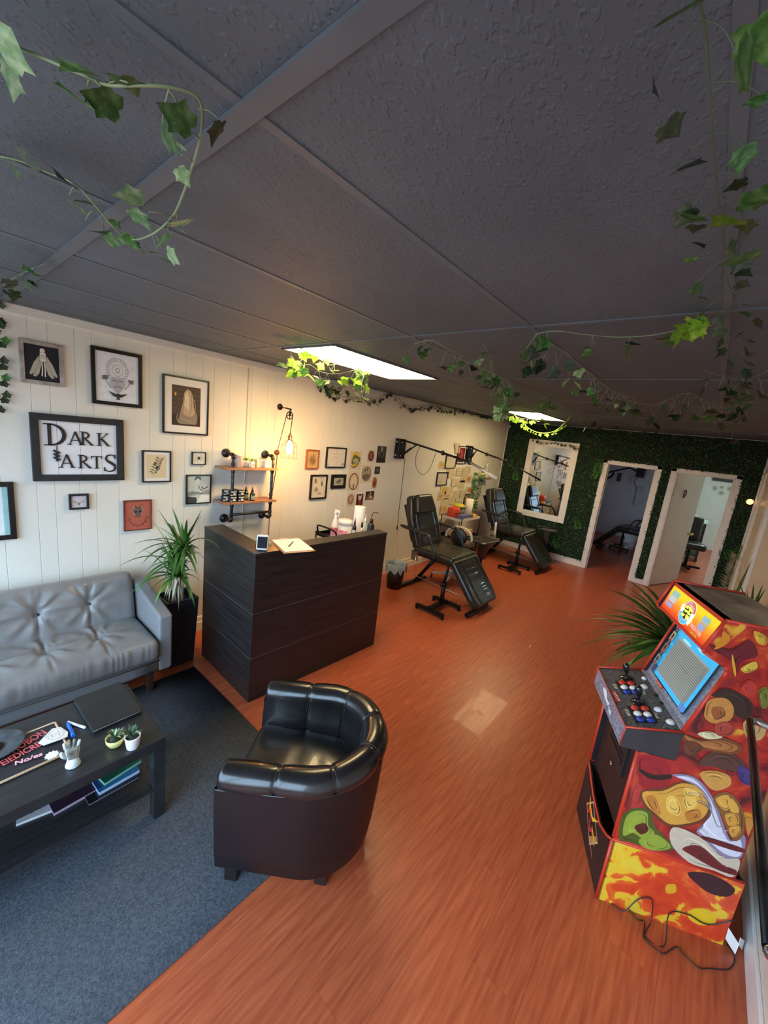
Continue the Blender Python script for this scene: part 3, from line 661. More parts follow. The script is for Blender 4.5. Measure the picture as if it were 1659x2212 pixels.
BP = [(0.0165, 0), (.0165, .004), (.0145, .0065), (.0115, .0065), (.0115, .010), (.009, .0112), (0, .0112)]
def fromtex(x, y):  # pixel in the deck close-up -> deck u,v
    P = onz((1290+x*.12658, 1430+y*.12658), .915)
    o = Vector(AO); d = Vector((P.x, P.y, 0))-o
    for it in range(4):
        z_ = .8935+((d.dot(AD)+.066)*.223); P = onz((1290+x*.12658, 1430+y*.12658), z_); d = Vector((P.x, P.y, 0))-o
    return (d.dot(AD)+.066)/.976, d.dot(AW)
for x, y, m_, lab in ((427, 360, RB, 'red push button'), (575, 372, RB, 'red push button'), (462, 440, WB, 'white push button'), (613, 452, WB, 'white push button'), (505, 515, BB, 'blue push button'), (650, 520, BB, 'blue push button'),
                      (640, 790, RB, 'red push button'), (815, 803, RB, 'red push button'), (690, 890, WB, 'white push button'), (858, 905, WB, 'white push button'), (737, 985, BB, 'blue push button'), (915, 998, BB, 'blue push button'),
                      (800, 290, WB, 'white push button'), (800, 430, WB, 'white push button'), (1037, 820, WB, 'white push button'), (1250, 1035, WB, 'white push button')):
    u, v = fromtex(x, y); dsk('push_button', BP if y != 290 else [(a*.7, b) for a, b in BP], u, v, m_, lab)
for x, y in ((1005, 570), (1090, 700)): u, v = fromtex(x, y); dsk('small_button', [(.011, 0), (.011, .003), (.006, .004), (0, .004)], u, v, BLACKP)
for x, y in ((500, 285), (712, 690)):
    u, v = fromtex(x, y)
    j = dsk('joystick', [(.034, 0), (.034, .002), (.022, .004), (.008, .006), (.005, .012), (.005, .030), (.010, .036), (.0145, .052), (.0165, .066), (.014, .078), (.007, .084), (0, .085)], u, v, mat('joystick_black', (.01, .01, .011), .18, var=.05, coat=.4))
for x, y in ((230, 168), (608, 195), (670, 1083), (1140, 1130)): u, v = fromtex(x, y); dsk('screw', [(.003, 0), (.003, .0015), (0, .002)], u, v, CHROME)
def plate(nm, cs, col, h=.0006):
    ps = [fromtex(*c) for c in cs]; MB().add([dpt(u, v, h) for u, v in ps]+[dpt(u, v, h+.0006) for u, v in ps], [tuple(range(len(ps)))[::-1], tuple(range(len(ps), 2*len(ps)))]+[(i, (i+1) % len(ps), len(ps)+(i+1) % len(ps), len(ps)+i) for i in range(len(ps))]).build(nm, ink(col), ac)
plate('button_plate', [(300, 320), (620, 335), (720, 470), (700, 560), (430, 545)], '#16161a')
plate('button_plate', [(505, 750), (900, 770), (1045, 1050), (660, 1040)], '#16161a')
for q in ([(268, 378), (318, 382), (352, 462), (300, 455)], [(470, 815), (525, 820), (575, 920), (520, 915)], [(770, 470), (810, 475), (832, 562), (790, 555)], [(960, 862), (1010, 868), (1065, 970), (1015, 965)]): plate('label_plate', q, '#cfcdb8', .0014)
plate('label_plate', [(250, 500), (325, 505), (408, 690), (330, 680)], '#b8282a', .0014)
def onplate(nm, s, cx, cy, ux, uy, size, m):
    P0 = Vector(dpt(*fromtex(cx, cy), .0026)); P1 = Vector(dpt(*fromtex(ux, uy), .0026)); X = (P1-P0).normalized(); Y = DN.cross(X)
    M4 = Matrix(((X.x, Y.x, DN.x, P0.x), (X.y, Y.y, DN.y, P0.y), (X.z, Y.z, DN.z, P0.z), (0, 0, 0, 1)))
    text(nm, s, size, m, M4, ac, .0003, world=False)
onplate('lettering', 'CAPCOM', 328, 592, 390, 690, .017, ink('#f0d8cc'))
onplate('lettering', 'KICK', 310, 420, 340, 462, .010, ink('#2a2a28')); onplate('lettering', 'KICK', 522, 868, 565, 920, .011, ink('#2a2a28'))
onplate('lettering', 'PUNCH', 800, 516, 830, 562, .009, ink('#2a2a28')); onplate('lettering', 'PUNCH', 1012, 916, 1055, 970, .011, ink('#2a2a28'))
# white flash on deck front
art(ac, 'front_emblem', (-.0748, .35, .83), (0, -.2, 0), (.004, 0, .055), [('#e8e6ee', [(.05, .7), (.3, .95), (.5, .5), (.72, .55), (.62, .2), (.3, .3), (.12, .5)]), ('#e8e6ee', [(.66, .3), (.9, .3), (.94, .0), (.8, .05)])], world=False)
# screen recess
SA, SB = Vector((.128, 0, .955)), Vector((.245, 0, 1.285)); SD = (SB-SA); SL = SD.length; SDn = SD.normalized()
BEZ = mat('bezel_print', (.18, .19, .24), .5, vscale=80, detail=5, col2=(.36, .38, .46))
MB().prism([(.150, .95), (.250, 1.29), (.258, 1.287), (.158, .945)], 1, .014, WD-.014).build('bezel', BEZ, ac)
MB().prism([(.132, .93), (.132, .945), (.16, .955), (.16, .93)], 1, .014, WD-.014).build('screen_ledge', BEZ, ac)
MB().prism([(.135, .948), (.245, 1.30), (.20, 1.26), (.127, 1.30), (.218, 1.25), (.212, 1.21)], 1, WD-.016, WD-.0145).build('inner_cheek', mat('cheek_navy', (.008, .009, .018), .5), ac)
BO = Vector((.1493, .070, .985)); BU = Vector((0, 1, 0)); BV = Vector((.098, 0, .34)).normalized()
SW, SH_ = .345, .265
# face outward is -x, so run across from far side to near side
scr = [('#10151f', rc(-.02, -.02, 1.02, 1.02)), ('#39a9dc', rc(0, .0, 1, 1)), ('#8fd0ee', ell(.3, .86, .12, .03, 12)), ('#8fd0ee', ell(.62, .93, .1, .02, 12)), ('#8b908c', rc(.10, .08, .86, .84)), ('#7f8683', [(.86, .08), (.94, .16), (.94, .84), (.86, .84)])]
for i in range(20): scr.append(('#5f6663', rc(.10, .10+i*.036, .94, .112+i*.036)))
scr += [('#31415c', rc(0, 0, .10, .16)), ('#5b7bb0', rc(.9, .0, 1, .10)), ('#6a706c', ell(.55, .5, .2, .004, 10))]
art(ac, 'screen', BO+Vector((0, SW, 0))+Vector((-.0006, 0, 0)), BU*-SW, BV*SH_, scr, world=False, emit=.55)
# little picture cards down the far side of the bezel
for i in range(4): art(ac, 'bezel_picture', BO+Vector((-.0006, SW+.012, .04+i*.0))+BV*(i*.07), BU*.032*-1+BU*.0, BV*.05, [('#1a1c22', rc(-.06, -.06, 1.06, 1.06)), (['#8aa0a0', '#9a7868', '#c2b48a', '#7fa6c2'][i], rc(0, 0, 1, 1)), ('#3a2f2c', ell(.5, .55, .25, .3, 10)), ('#b0504a', rc(.2, 0, .8, .25))], world=False)
art(ac, 'bezel_badge', BO+Vector((-.0008, .28, -.028)), BU*-.075, BV*.022, [('#c9c4c0', rc(-.03, -.1, 1.03, 1.1)), ('#b8282a', rc(0, 0, 1, 1))], world=False)
P0 = BO+Vector((-.0016, .2425, -.017)); X = Vector((0, -1, 0)); Y = BV; N_ = X.cross(Y)
text('lettering', 'CAPCOM', .013, ink('#f0d8cc'), Matrix(((X.x, Y.x, N_.x, P0.x), (X.y, Y.y, N_.y, P0.y), (X.z, Y.z, N_.z, P0.z), (0, 0, 0, 1))), ac, .0003, world=False)
# marquee
MA, MBt = Vector((.128, 0, 1.303)), Vector((.166, 0, 1.440)); MV = (MBt-MA); MLn = MV.length; MVn = MV.normalized(); MN = Vector((0, -1, 0)).cross(MVn)
MB().prism([(.128, 1.298), (.168, 1.443), (.20, 1.443), (.165, 1.298)], 1, .014, WD-.014).build('marquee_box', REDT, ac)
def marq_mat():
    m = bpy.data.materials.new('marquee_print'); m.use_nodes = True; n, l = m.node_tree.nodes, m.node_tree.links; b = n['Principled BSDF']
    t = n.new('ShaderNodeTexCoord'); s_ = n.new('ShaderNodeSeparateXYZ'); l.new(t.outputs['Object'], s_.inputs[0]); r = n.new('ShaderNodeMapRange'); r.inputs[1].default_value = 1.305; r.inputs[2].default_value = 1.43
    l.new(s_.outputs[2], r.inputs[0]); c = n.new('ShaderNodeValToRGB'); l.new(r.outputs[0], c.inputs[0]); E_ = c.color_ramp.elements
    E_[0].position = .12; E_[0].color = (.72, .06, .012, 1); E_[1].position = .8; E_[1].color = (.80, .62, .02, 1); q = E_.new(.45); q.color = (.85, .25, .02, 1)
    l.new(c.outputs[0], b.inputs['Base Color']); l.new(c.outputs[0], b.inputs['Emission Color']); b.inputs['Emission Strength'].default_value = .55; b.inputs['Roughness'].default_value = .3; return m
mo = MA+MN*.002+Vector((0, WD-.03, 0))+MVn*.012; MWd = WD-.06; MHt = MLn-.024
def mp_(a, b, h=0.): return mo+Vector((0, -MWd*a, 0))+MVn*MHt*b+MN*h
MB().add([mp_(0, 0), mp_(1, 0), mp_(1, 1), mp_(0, 1), mp_(0, 0, -.003), mp_(1, 0, -.003), mp_(1, 1, -.003), mp_(0, 1, -.003)], [(0, 1, 2, 3), (7, 6, 5, 4), (0, 4, 5, 1), (2, 6, 7, 3)]).build('marquee', marq_mat(), ac)
asp = MWd/MHt; cx, cy, R_ = .50, .50, .44
def mc(x, y): return (cx+x*1.1/asp, cy+y*1.1)
def arcring(r0, r1, a0, a1, n=20):
    o = []; i_ = []
    for k in range(n+1):
        a = math.radians(a0+(a1-a0)*k/n); o.append(mc(r1*math.cos(a), r1*math.sin(a))); i_.append(mc(r0*math.cos(a), r0*math.sin(a)))
    return ('quads', o, i_)
art(ac, 'marquee_roundel', mo+MN*.0004, Vector((0, -MWd, 0)), MVn*MHt, [('#d8f2f0', [mc(R_*math.cos(a), R_*math.sin(a)) for a in [2*PI*k/28 for k in range(28)]]), ('#d85a5a', arcring(.27, .42, 15, 165)), ('#2ab4e0', arcring(.27, .42, 195, 345)),
    ('#1d2b22', [mc(.25*math.cos(a), .25*math.sin(a)) for a in [2*PI*k/24 for k in range(24)]]),
    ('#eef25a', stroke([mc(-.24, .12), mc(.0, .2), mc(.16, .1)], .09)), ('#eef25a', stroke([mc(-.2, .0), mc(.05, .04), mc(.2, -.02)], .09)), ('#eef25a', stroke([mc(-.1, -.1), mc(-.18, -.2)], .06)), ('#eef25a', stroke([mc(.12, -.06), mc(.22, -.2)], .07)),
    ('#f2f4c0', [mc(-.5, .12), mc(-.3, .2), mc(-.28, -.0), mc(-.44, -.04)]), ('#f2f4c0', [mc(.3, -.08), mc(.52, -.12), mc(.42, -.34), mc(.28, -.26)])]
    + [(c_, rc(x0+i*.021, y0, x0+.014+i*.021, y1)) for c_, x0, y0, y1, nn in (('#5fb0d8', .07, .66, .88, 8), ('#9fc4ea', .07, .42, .64, 8), ('#7a9fe0', .07, .20, .38, 8), ('#5fa8d8', .80, .62, .86, 6), ('#6a9ada', .80, .36, .58, 6)) for i in range(nn)], world=False, emit=.6)
def mtext(s, a, b, size, m, rot=0.):
    X = (Vector((0, -1, 0))*math.cos(rot)+MVn*math.sin(rot)); Y = MN.cross(X); p = mp_(a, b, .0065)
    text('lettering', s, size, m, Matrix(((X.x, Y.x, MN.x, p.x), (X.y, Y.y, MN.y, p.y), (X.z, Y.z, MN.z, p.z), (0, 0, 0, 1))), ac, .0003, world=False, bold=.0003)
WI = ink('#fbf3f0')
for i, chn in enumerate('CHAMPION'):
    a = math.radians(158-i*(136/7)); q = mc(.345*math.cos(a), .345*math.sin(a)); mtext(chn, q[0], q[1], .021, WI, a-PI/2)
for i, chn in enumerate('EDITION'):
    a = math.radians(203+i*(134/6)); q = mc(.345*math.cos(a), .345*math.sin(a)); mtext(chn, q[0], q[1], .021, WI, a+PI/2)
mtext('FIGHTER', .80, .24, .024, WI, -.06); mtext('CAPCOM', .80, .07, .014, ink('#e8e030'))

# ================================================================== ON THE LEFT WALL
WX = XL+.001
def wq(s, ox, oy, pts): return [onx((ox+x*s, oy+y*s), XL+.012) for x, y in pts]
S1, S6, S5 = .3014, .13261, .1085
PAPER = mat('mat_board', (.82, .81, .79), .6, var=.01)
def frame(corners, label, fcol, fw_, shapes, bg='#ece9e4', mat_w=0., depth=.022, name='picture_frame', cat='picture', group=None, fm=None, paper=False, art_label=None, step=.0002):
    tl, tr, br, bl = corners
    y0, y1 = (tl.y+bl.y)/2, (tr.y+br.y)/2; z1, z0 = (tl.z+tr.z)/2, (bl.z+br.z)/2
    t = thing(name, label, cat, (WX, (y0+y1)/2, z0), group=group)
    wd, ht = y1-y0, z1-z0
    if paper:
        MB().box2((.0005, -wd/2, 0), (.0018, wd/2, ht)).build('paper', ink(bg), t)
        art(t, 'print', (.0019, -wd/2, 0), (0, wd, 0), (0, 0, ht), shapes, world=False, step=step)
        return t
    fm = fm or mat('frame_'+fcol.lstrip('#'), fcol, .35, var=.12, vscale=12, bump=.08)
    fb = MB()
    a, b = -wd/2, wd/2
    for p, q in (((0, a, 0), (depth, a+fw_, ht)), ((0, b-fw_, 0), (depth, b, ht)), ((0, a+fw_, 0), (depth, b-fw_, fw_)), ((0, a+fw_, ht-fw_), (depth, b-fw_, ht))): fb.box2(p, q)
    fb.build('frame', fm, t, bevel=min(.002, fw_*.2))
    MB().box2((.002, a+fw_, fw_), (depth*.45, b-fw_, ht-fw_)).build('backing', ink(bg), t)
    if mat_w:
        mm = MB(); x0, x1 = depth*.45, depth*.45+.002; i_ = fw_
        for p, q in (((x0, a+i_, i_), (x1, a+i_+mat_w, ht-i_)), ((x0, b-i_-mat_w, i_), (x1, b-i_, ht-i_)), ((x0, a+i_+mat_w, i_), (x1, b-i_-mat_w, i_+mat_w)), ((x0, a+i_+mat_w, ht-i_-mat_w), (x1, b-i_-mat_w, ht-i_))): mm.box2(p, q)
        mm.build('mat_board', PAPER, t)
    m_ = fw_+mat_w
    art(t, 'artwork', (depth*.45+.0002, a+m_, m_), (0, wd-2*m_, 0), (0, 0, ht-2*m_), shapes, world=False, step=step, label=art_label)
    return t
# 1 winged skeleton
wing = [[(.45, .78), (.40, .55), (.30, .35), (.22, .12), (.30, .10), (.40, .2), (.47, .45)], [(.42, .72), (.26, .5), (.12, .18), (.16, .14), (.26, .22), (.4, .5)]]
mir = lambda P: [(1.06-x, y) for x, y in P]
frame(wq(S1, 0, 640, [(128, 302), (452, 352), (458, 650), (150, 615)]), 'square picture of a pale winged skeleton in a rustic grey wood frame', '#9a8f86', .022,
      [('#10121c', rc(0, 0, 1, 1))]+[('#b8b2a0', p) for p in wing]+[('#b8b2a0', mir(p)) for p in wing]+[('#8f8a7c', stroke([(.44, .6), (.26, .16)], .01)), ('#8f8a7c', stroke([(.62, .6), (.80, .16)], .01)), ('#e4dfcc', ell(.52, .86, .075, .07, 14)),
       ('#e4dfcc', [(.44, .8), (.62, .8), (.6, .56), (.46, .56)]), ('#3a3832', stroke([(.46, .72), (.6, .72)], .012)), ('#3a3832', stroke([(.47, .66), (.59, .66)], .012)), ('#e4dfcc', stroke([(.49, .56), (.50, .34), (.48, .14)], .035)), ('#e4dfcc', stroke([(.56, .56), (.58, .34), (.57, .12)], .035))], bg='#10121c', fm=mat('driftwood', (.34, .30, .27), .7, var=.2, vscale=5, stretch=(1, 3, 3), bump=.3))
# 2 ink drawing of a bearded warrior with round headdress, axes and a raven
g = '#6a6a6c'; runes = [(g, stroke([(.5+.21*math.cos(a), .66+.2*math.sin(a)), (.5+.245*math.cos(a), .66+.235*math.sin(a))], .012)) for a in [math.radians(-40+i*14) for i in range(19)]]
frame(wq(S1, 0, 640, [(647, 352), (1018, 420), (1016, 803), (658, 767)]), 'ink drawing of a bearded warrior above a raven in a black frame', '#0b0b0c', .024,
      [('#e6e9f0', rc(0, 0, 1, 1)), (g, ring(.5, .66, .26, .25, .008, 30, -40, 220)), (g, ring(.5, .66, .2, .19, .006, 30, -40, 220))]+runes+[(g, ring(.5, .66, .13, .12, .006)), (g, ring(.5, .66, .05, .05, .01)),
       ('#b4b6bc', [(.36, .52), (.64, .52), (.68, .40), (.6, .26), (.5, .2), (.4, .26), (.32, .40)]), ('#77787c', stroke([(.38, .45), (.48, .44)], .022)), ('#77787c', stroke([(.53, .44), (.62, .45)], .022)), ('#8b8c90', stroke([(.5, .44), (.49, .36), (.52, .35)], .01)), ('#77787c', stroke([(.4, .31), (.5, .33), (.6, .31)], .02)), ('#9a9ba0', stroke([(.42, .26), (.5, .2), (.58, .26)], .014)),
       (g, stroke([(.18, .5), (.34, .28)], .012)), (g, [(.14, .52), (.26, .54), (.28, .46), (.16, .44)]), (g, stroke([(.84, .48), (.66, .28)], .012)), (g, [(.74, .50), (.88, .50), (.86, .41), (.76, .44)]),
       ('#2c2c30', [(.28, .22), (.44, .17), (.5, .19), (.56, .17), (.74, .20), (.6, .12), (.53, .1), (.55, .05), (.5, .06), (.45, .05), (.48, .1), (.38, .13)])], bg='#e6e9f0')
# 3 sheet ghost photo
br_ = '#4a3a30'
frame(wq(S1, 0, 640, [(1165, 557), (1500, 607), (1487, 1000), (1165, 977)]), 'framed brown photograph of a figure under a pale sheet with a wide white mat', '#131211', .012,
      [(br_, rc(0, 0, 1, 1))]+[('#5c4a3c', stroke([(0, .95-i*.13), (.3, .9-i*.12), (.6, .97-i*.13), (1, .9-i*.12)], .02)) for i in range(7)]+[('#332720', rc(0, 0, 1, .3)), ('#8f8274', [(.2, .1), (.28, .32), (.36, .55), (.5, .5), (.8, .45), (.9, .25), (.86, .05), (.3, .04)]),
       ('#b9a48c', [(.34, .36), (.38, .62), (.42, .84), (.52, .93), (.64, .9), (.72, .76), (.76, .5), (.8, .34), (.66, .24), (.46, .26)]), ('#d8c8b0', [(.42, .5), (.44, .78), (.53, .88), (.6, .7), (.58, .4)]), ('#7a6a5c', stroke([(.66, .82), (.68, .5), (.62, .28)], .015)), ('#7a6a5c', stroke([(.42, .72), (.40, .45), (.36, .3)], .015)),
       ('#c98a4a', stroke([(.42, .32), (.6, .24), (.8, .3)], .015)), ('#a8a098', stroke([(.2, .3), (.16, .18), (.24, .06)], .02)), ('#a8a098', stroke([(.3, .2), (.5, .14), (.7, .08)], .02)), ('#e8a040', ell(.12, .78, .03, .05, 10)), ('#cfc3b4', stroke([(.74, .7), (.8, .6), (.82, .45)], .012))], bg=br_, mat_w=.055)
# 4 the shop sign
def sign():
    tl, tr, br, bl = wq(S1, 0, 640, [(205, 832), (880, 885), (887, 1315), (237, 1325)])
    y0, y1 = (tl.y+bl.y)/2, (tr.y+br.y)/2; z1, z0 = (tl.z+tr.z)/2, (bl.z+br.z)/2
    t = thing('framed_sign', 'framed white board sign with large raised dark serif letters', 'sign', (WX, (y0+y1)/2, z0)); wd, ht = y1-y0, z1-z0; a, b = -wd/2, wd/2; f_ = .042; dp = .03
    fm = mat('sign_frame_charcoal', (.018, .019, .022), .6, var=.2, vscale=20, bump=.15); SIGW = mat('sign_white_board', (.84, .85, .88), .5, var=.02)
    fb = MB()
    for p, q in (((0, a, 0), (dp, a+f_, ht)), ((0, b-f_, 0), (dp, b, ht)), ((0, a+f_, 0), (dp, b-f_, f_)), ((0, a+f_, ht-f_), (dp, b-f_, ht))): fb.box2(p, q)
    fb.build('frame', fm, t, bevel=.002)
    iw, ih = wd-2*f_, ht-2*f_; cuts = [0, .215, .50, .785, 1]
    MB().box2((.001, a+f_, f_), (.004, b-f_, ht-f_)).build('backing', DGAP, t)
    for c0, c1 in zip(cuts[:-1], cuts[1:]): MB().box2((.004, a+f_+iw*c0+.001, f_), (.012, a+f_+iw*c1-.001, ht-f_)).build('board', SIGW, t, bevel=.001)
    LET = mat('letter_charcoal', (.022, .022, .025), .5, var=.1)
    # serif letters from strokes: unit box 1 high; (outline quads)
    def seg(x0, y0, x1, y1, w0, w1=None): return stroke([(x0, y0), (x1, y1)], [w0, w1 or w0])
    def serif(x, y, w_=.3, h=.05): return seg(x-w_/2, y, x+w_/2, y, h)
    def arc(cx, cy, rx, ry, a0_, a1_, w0, wm, n=16):
        pts = []; ws = []
        for k in range(n+1):
            q = math.radians(a0_+(a1_-a0_)*k/n); pts.append((cx+rx*math.cos(q), cy+ry*math.sin(q))); ws.append(w0+(wm-w0)*math.sin(PI*k/n))
        return stroke(pts, ws)
    L = {'D': ([seg(.2, 0, .2, 1, .13), serif(.16, .02, .34), serif(.16, .98, .34), arc(.22, .5, .52, .475, 90, -90, .05, .15)], .82),
         'A': ([seg(.08, 0, .42, 1, .055), seg(.42, 1, .76, 0, .12, .13), serif(.08, .02, .26), serif(.78, .02, .3), seg(.2, .34, .64, .34, .055)], .86),
         'R': ([seg(.16, 0, .16, 1, .13), serif(.16, .02, .32), serif(.14, .98, .3), arc(.18, .74, .36, .235, 90, -90, .05, .12), seg(.3, .5, .74, .02, .10, .14), serif(.78, .02, .2)], .82),
         'K': ([seg(.16, 0, .16, 1, .13), serif(.16, .02, .32), serif(.16, .98, .32), seg(.7, .97, .24, .48, .05), serif(.68, .98, .26), seg(.32, .55, .76, .02, .13), serif(.78, .02, .26)], .86),
         'T': ([seg(.38, 0, .38, 1, .13), serif(.38, .02, .32), seg(.02, .97, .74, .97, .06), seg(.04, 1, .02, .8, .05), seg(.72, 1, .74, .8, .05)], .74),
         'S': ([stroke([(.62, .84), (.52, .95), (.36, .97), (.2, .9), (.14, .74), (.24, .6), (.42, .5), (.58, .38), (.64, .22), (.54, .06), (.34, 0), (.16, .04), (.06, .18)], [.03, .05, .07, .09, .11, .13, .15, .14, .11, .09, .07, .05, .03]), seg(.62, .98, .63, .74, .04), seg(.06, .02, .05, .26, .04)], .72)}
    def put(chh, x, y, h, sc=1.0):
        shp, adv = L[chh]; mb = MB()
        for s_ in shp:
            P, Q = s_[1], s_[2]; n = len(P); o = len(mb.v)
            for xx in (.0185, .0125):
                mb.v += [(xx, a+f_+iw*x+p[0]*h*sc, f_+ih*y+p[1]*h) for p in P]+[(xx, a+f_+iw*x+p[0]*h*sc, f_+ih*y+p[1]*h) for p in Q]
            for k in range(n-1):
                for fc in ((k, k+1, n+k+1, n+k), (2*n+k, 3*n+k, 3*n+k+1, 2*n+k+1), (k, 2*n+k, 2*n+k+1, k+1), (n+k, n+k+1, 3*n+k+1, 3*n+k)): mb.f.append(tuple(o+i for i in fc)); mb.m.append(0); mb.sm.append(False)
            for fc in ((0, n, 3*n, 2*n), (n-1, 2*n-1+2*n, 4*n-1, 2*n-1)):
                if fc == (0, n, 3*n, 2*n): mb.f.append(tuple(o+i for i in fc)); mb.m.append(0); mb.sm.append(False)
        mb.build('letter', LET, t)
    put('D', .055, .545, ih*.40, 1.0); put('A', .345, .575, ih*.25, 1.05); put('R', .50, .575, ih*.26, .95); put('K', .72, .575, ih*.25, 1.0)
    put('A', .225, .135, ih*.25, 1.05); put('R', .46, .125, ih*.26, .98); put('T', .635, .12, ih*.25, .95); put('S', .80, .06, ih*.35, .92)
    pd = MB(); pd.tube([(.016, a+f_+iw*.20, f_+ih*.54), (.016, a+f_+iw*.20, f_+ih*.46)], .002, 5)
    for k in range(6): pd.box((.018, a+f_+iw*(.195+.015*((k % 2)*2-1)), f_+ih*(.44-.032*k)), (.008, iw*.055, ih*.035), rot=(.6*((k % 2)*2-1), 0, 0))
    pd.build('pendant', LET, t)
sign()
# 5.. more pictures
lf = [('#4a4c46', stroke([(.30, .12), (.42, .36), (.52, .55), (.70, .86)], .012))]+[('#4a4c46', stroke([(.32+.36*k, .16+.66*k), (.32+.36*k+sd*.12, .16+.66*k+.07-.02*sd), (.32+.36*k+sd*.22, .16+.66*k+.10)], [.008, .05, .004])) for k in (.05, .2, .35, .5, .65, .8, .95) for sd in (-1, 1)]+[('#55564e', ell(.56, .42, .09, .08, 12)), ('#d9c9a4', ell(.56, .42, .04, .035, 10)), ('#55564e', ell(.40, .60, .06, .06, 10))]
frame(wq(S1, 0, 640, [(1018, 1102), (1228, 1110), (1222, 1332), (1017, 1332)]), 'small botanical ink drawing on cream paper in a black frame with white mat', '#0d0c0c', .010, [('#d9c9a4', rc(0, 0, 1, 1)), ('#c9b488', stroke([(.5, 0), (.5, 1)], .006))]+lf+[('#3a3a36', ell(.5, .45, .07, .06, 10))], bg='#d9c9a4', mat_w=.022)
sp = [('#2a2622', stroke([(.5, .5), (.5+.16*math.cos(a), .5+.22*math.sin(a)), (.5+.36*math.cos(a+.2), .5+.36*math.sin(a+.2))], .02)) for a in [.3, .9, 2.2, 2.8, -.3, -.9, -2.2, -2.8]]
frame(wq(S1, 0, 640, [(1375, 1113), (1475, 1118), (1473, 1208), (1375, 1207)]), 'tiny framed spider specimen on white in a thin black frame', '#0d0c0c', .006, [('#e9e5d8', rc(0, 0, 1, 1))]+sp+[('#2a2622', ell(.5, .52, .09, .13, 12))], bg='#e9e5d8')
frame(wq(S1, 0, 640, [(1332, 1280), (1512, 1277), (1510, 1480), (1333, 1492)]), 'black and white photograph of reclining people in a black frame', '#0d0c0c', .009,
      [('#c4ccc8', rc(0, 0, 1, 1)), ('#3a4644', [(0, 0), (.45, 0), (.4, .2), (0, .25)]), ('#8fa09c', [(.0, .25), (.5, .3), (1, .2), (1, .45), (.4, .48), (0, .4)]), ('#e2e8e4', [(.4, .0), (1, .0), (1, .28), (.6, .3)]), ('#c9d2ce', [(.3, .42), (.36, .72), (.5, .8), (.72, .74), (.95, .84), (1, .6), (.8, .45), (.6, .36)]), ('#5c6a68', [(.3, .86), (.38, .98), (.58, .96), (.6, .84), (.46, .80)]), ('#d6dcd8', ell(.46, .8, .09, .1, 12)), ('#46524f', stroke([(.62, .6), (.72, .5), (.9, .58)], .04)), ('#46524f', stroke([(.5, .62), (.56, .5), (.7, .44)], .03)), ('#6e7c79', stroke([(.05, .33), (.4, .4), (.7, .32)], .03)), ('#3f4a48', stroke([(0, .12), (.3, .16)], .03))], bg='#c4ccc8')
frame(wq(S1, 0, 640, [(490, 1417), (636, 1415), (634, 1525), (495, 1528)]), 'small shadow box with pale antlers in a thick dark frame', '#1c1c1e', .013, [('#cfcad2', rc(0, 0, 1, 1)), ('#b09a74', stroke([(.5, .3), (.36, .42), (.2, .44), (.1, .62)], .05)), ('#b09a74', stroke([(.5, .3), (.64, .42), (.8, .44), (.92, .66)], .05)), ('#b09a74', stroke([(.3, .44), (.26, .6)], .04)), ('#b09a74', stroke([(.7, .44), (.76, .62)], .04)), ('#8a7a60', ell(.5, .3, .06, .12, 10))], bg='#cfcad2')
ry = [('#5c2a24', stroke([(.5+.28*math.cos(a), .42+.26*math.sin(a)), (.5+(.36+.05*(i % 2))*math.cos(a+.06), .42+.33*math.sin(a+.06))], .022)) for i, a in enumerate([math.radians(180+i*13) for i in range(15)])]
frame(wq(S1, 0, 640, [(883, 1463), (1085, 1458), (1084, 1668), (890, 1680)]), 'terracotta red canvas of a grey skull with a crescent moon', '#5a2420', .004, [('#b5604e', rc(0, 0, 1, 1))]+ry+[('#d8b8a8', ell(.5, .66, .20, .18, 20)), ('#6e5a58', ell(.5, .66, .185, .165, 20)), ('#6e5a58', rc(.40, .44, .60, .58)), ('#2e2424', ell(.42, .62, .055, .035, 12)), ('#2e2424', ell(.58, .62, .055, .035, 12)), ('#2e2424', [(.48, .54), (.52, .54), (.5, .58)]), ('#b5604e', ell(.5, .84, .11, .085, 16)), ('#3a2020', ring(.5, .84, .11, .085, .025, 16, 180, 360))], bg='#b5604e', name='canvas_print')
# large frame cut by the picture edge
q = wq(S1, 0, 640, [(-150, 1300), (85, 1330), (130, 1735), (-100, 1760)]); z1_, z0_ = q[1].z, q[2].z
yb = (q[1].y+q[2].y)/2
frame([Vector((0, yb-.42, z1_)), Vector((0, yb, z1_)), Vector((0, yb, z0_)), Vector((0, yb-.42, z0_))], 'black framed blank pale poster low on the wall at the far left', '#0d0c0d', .030, [('#dfe9ea', rc(0, 0, 1, 1)), ('#9fc8c8', rc(.93, 0, 1, 1))], bg='#dfe9ea')
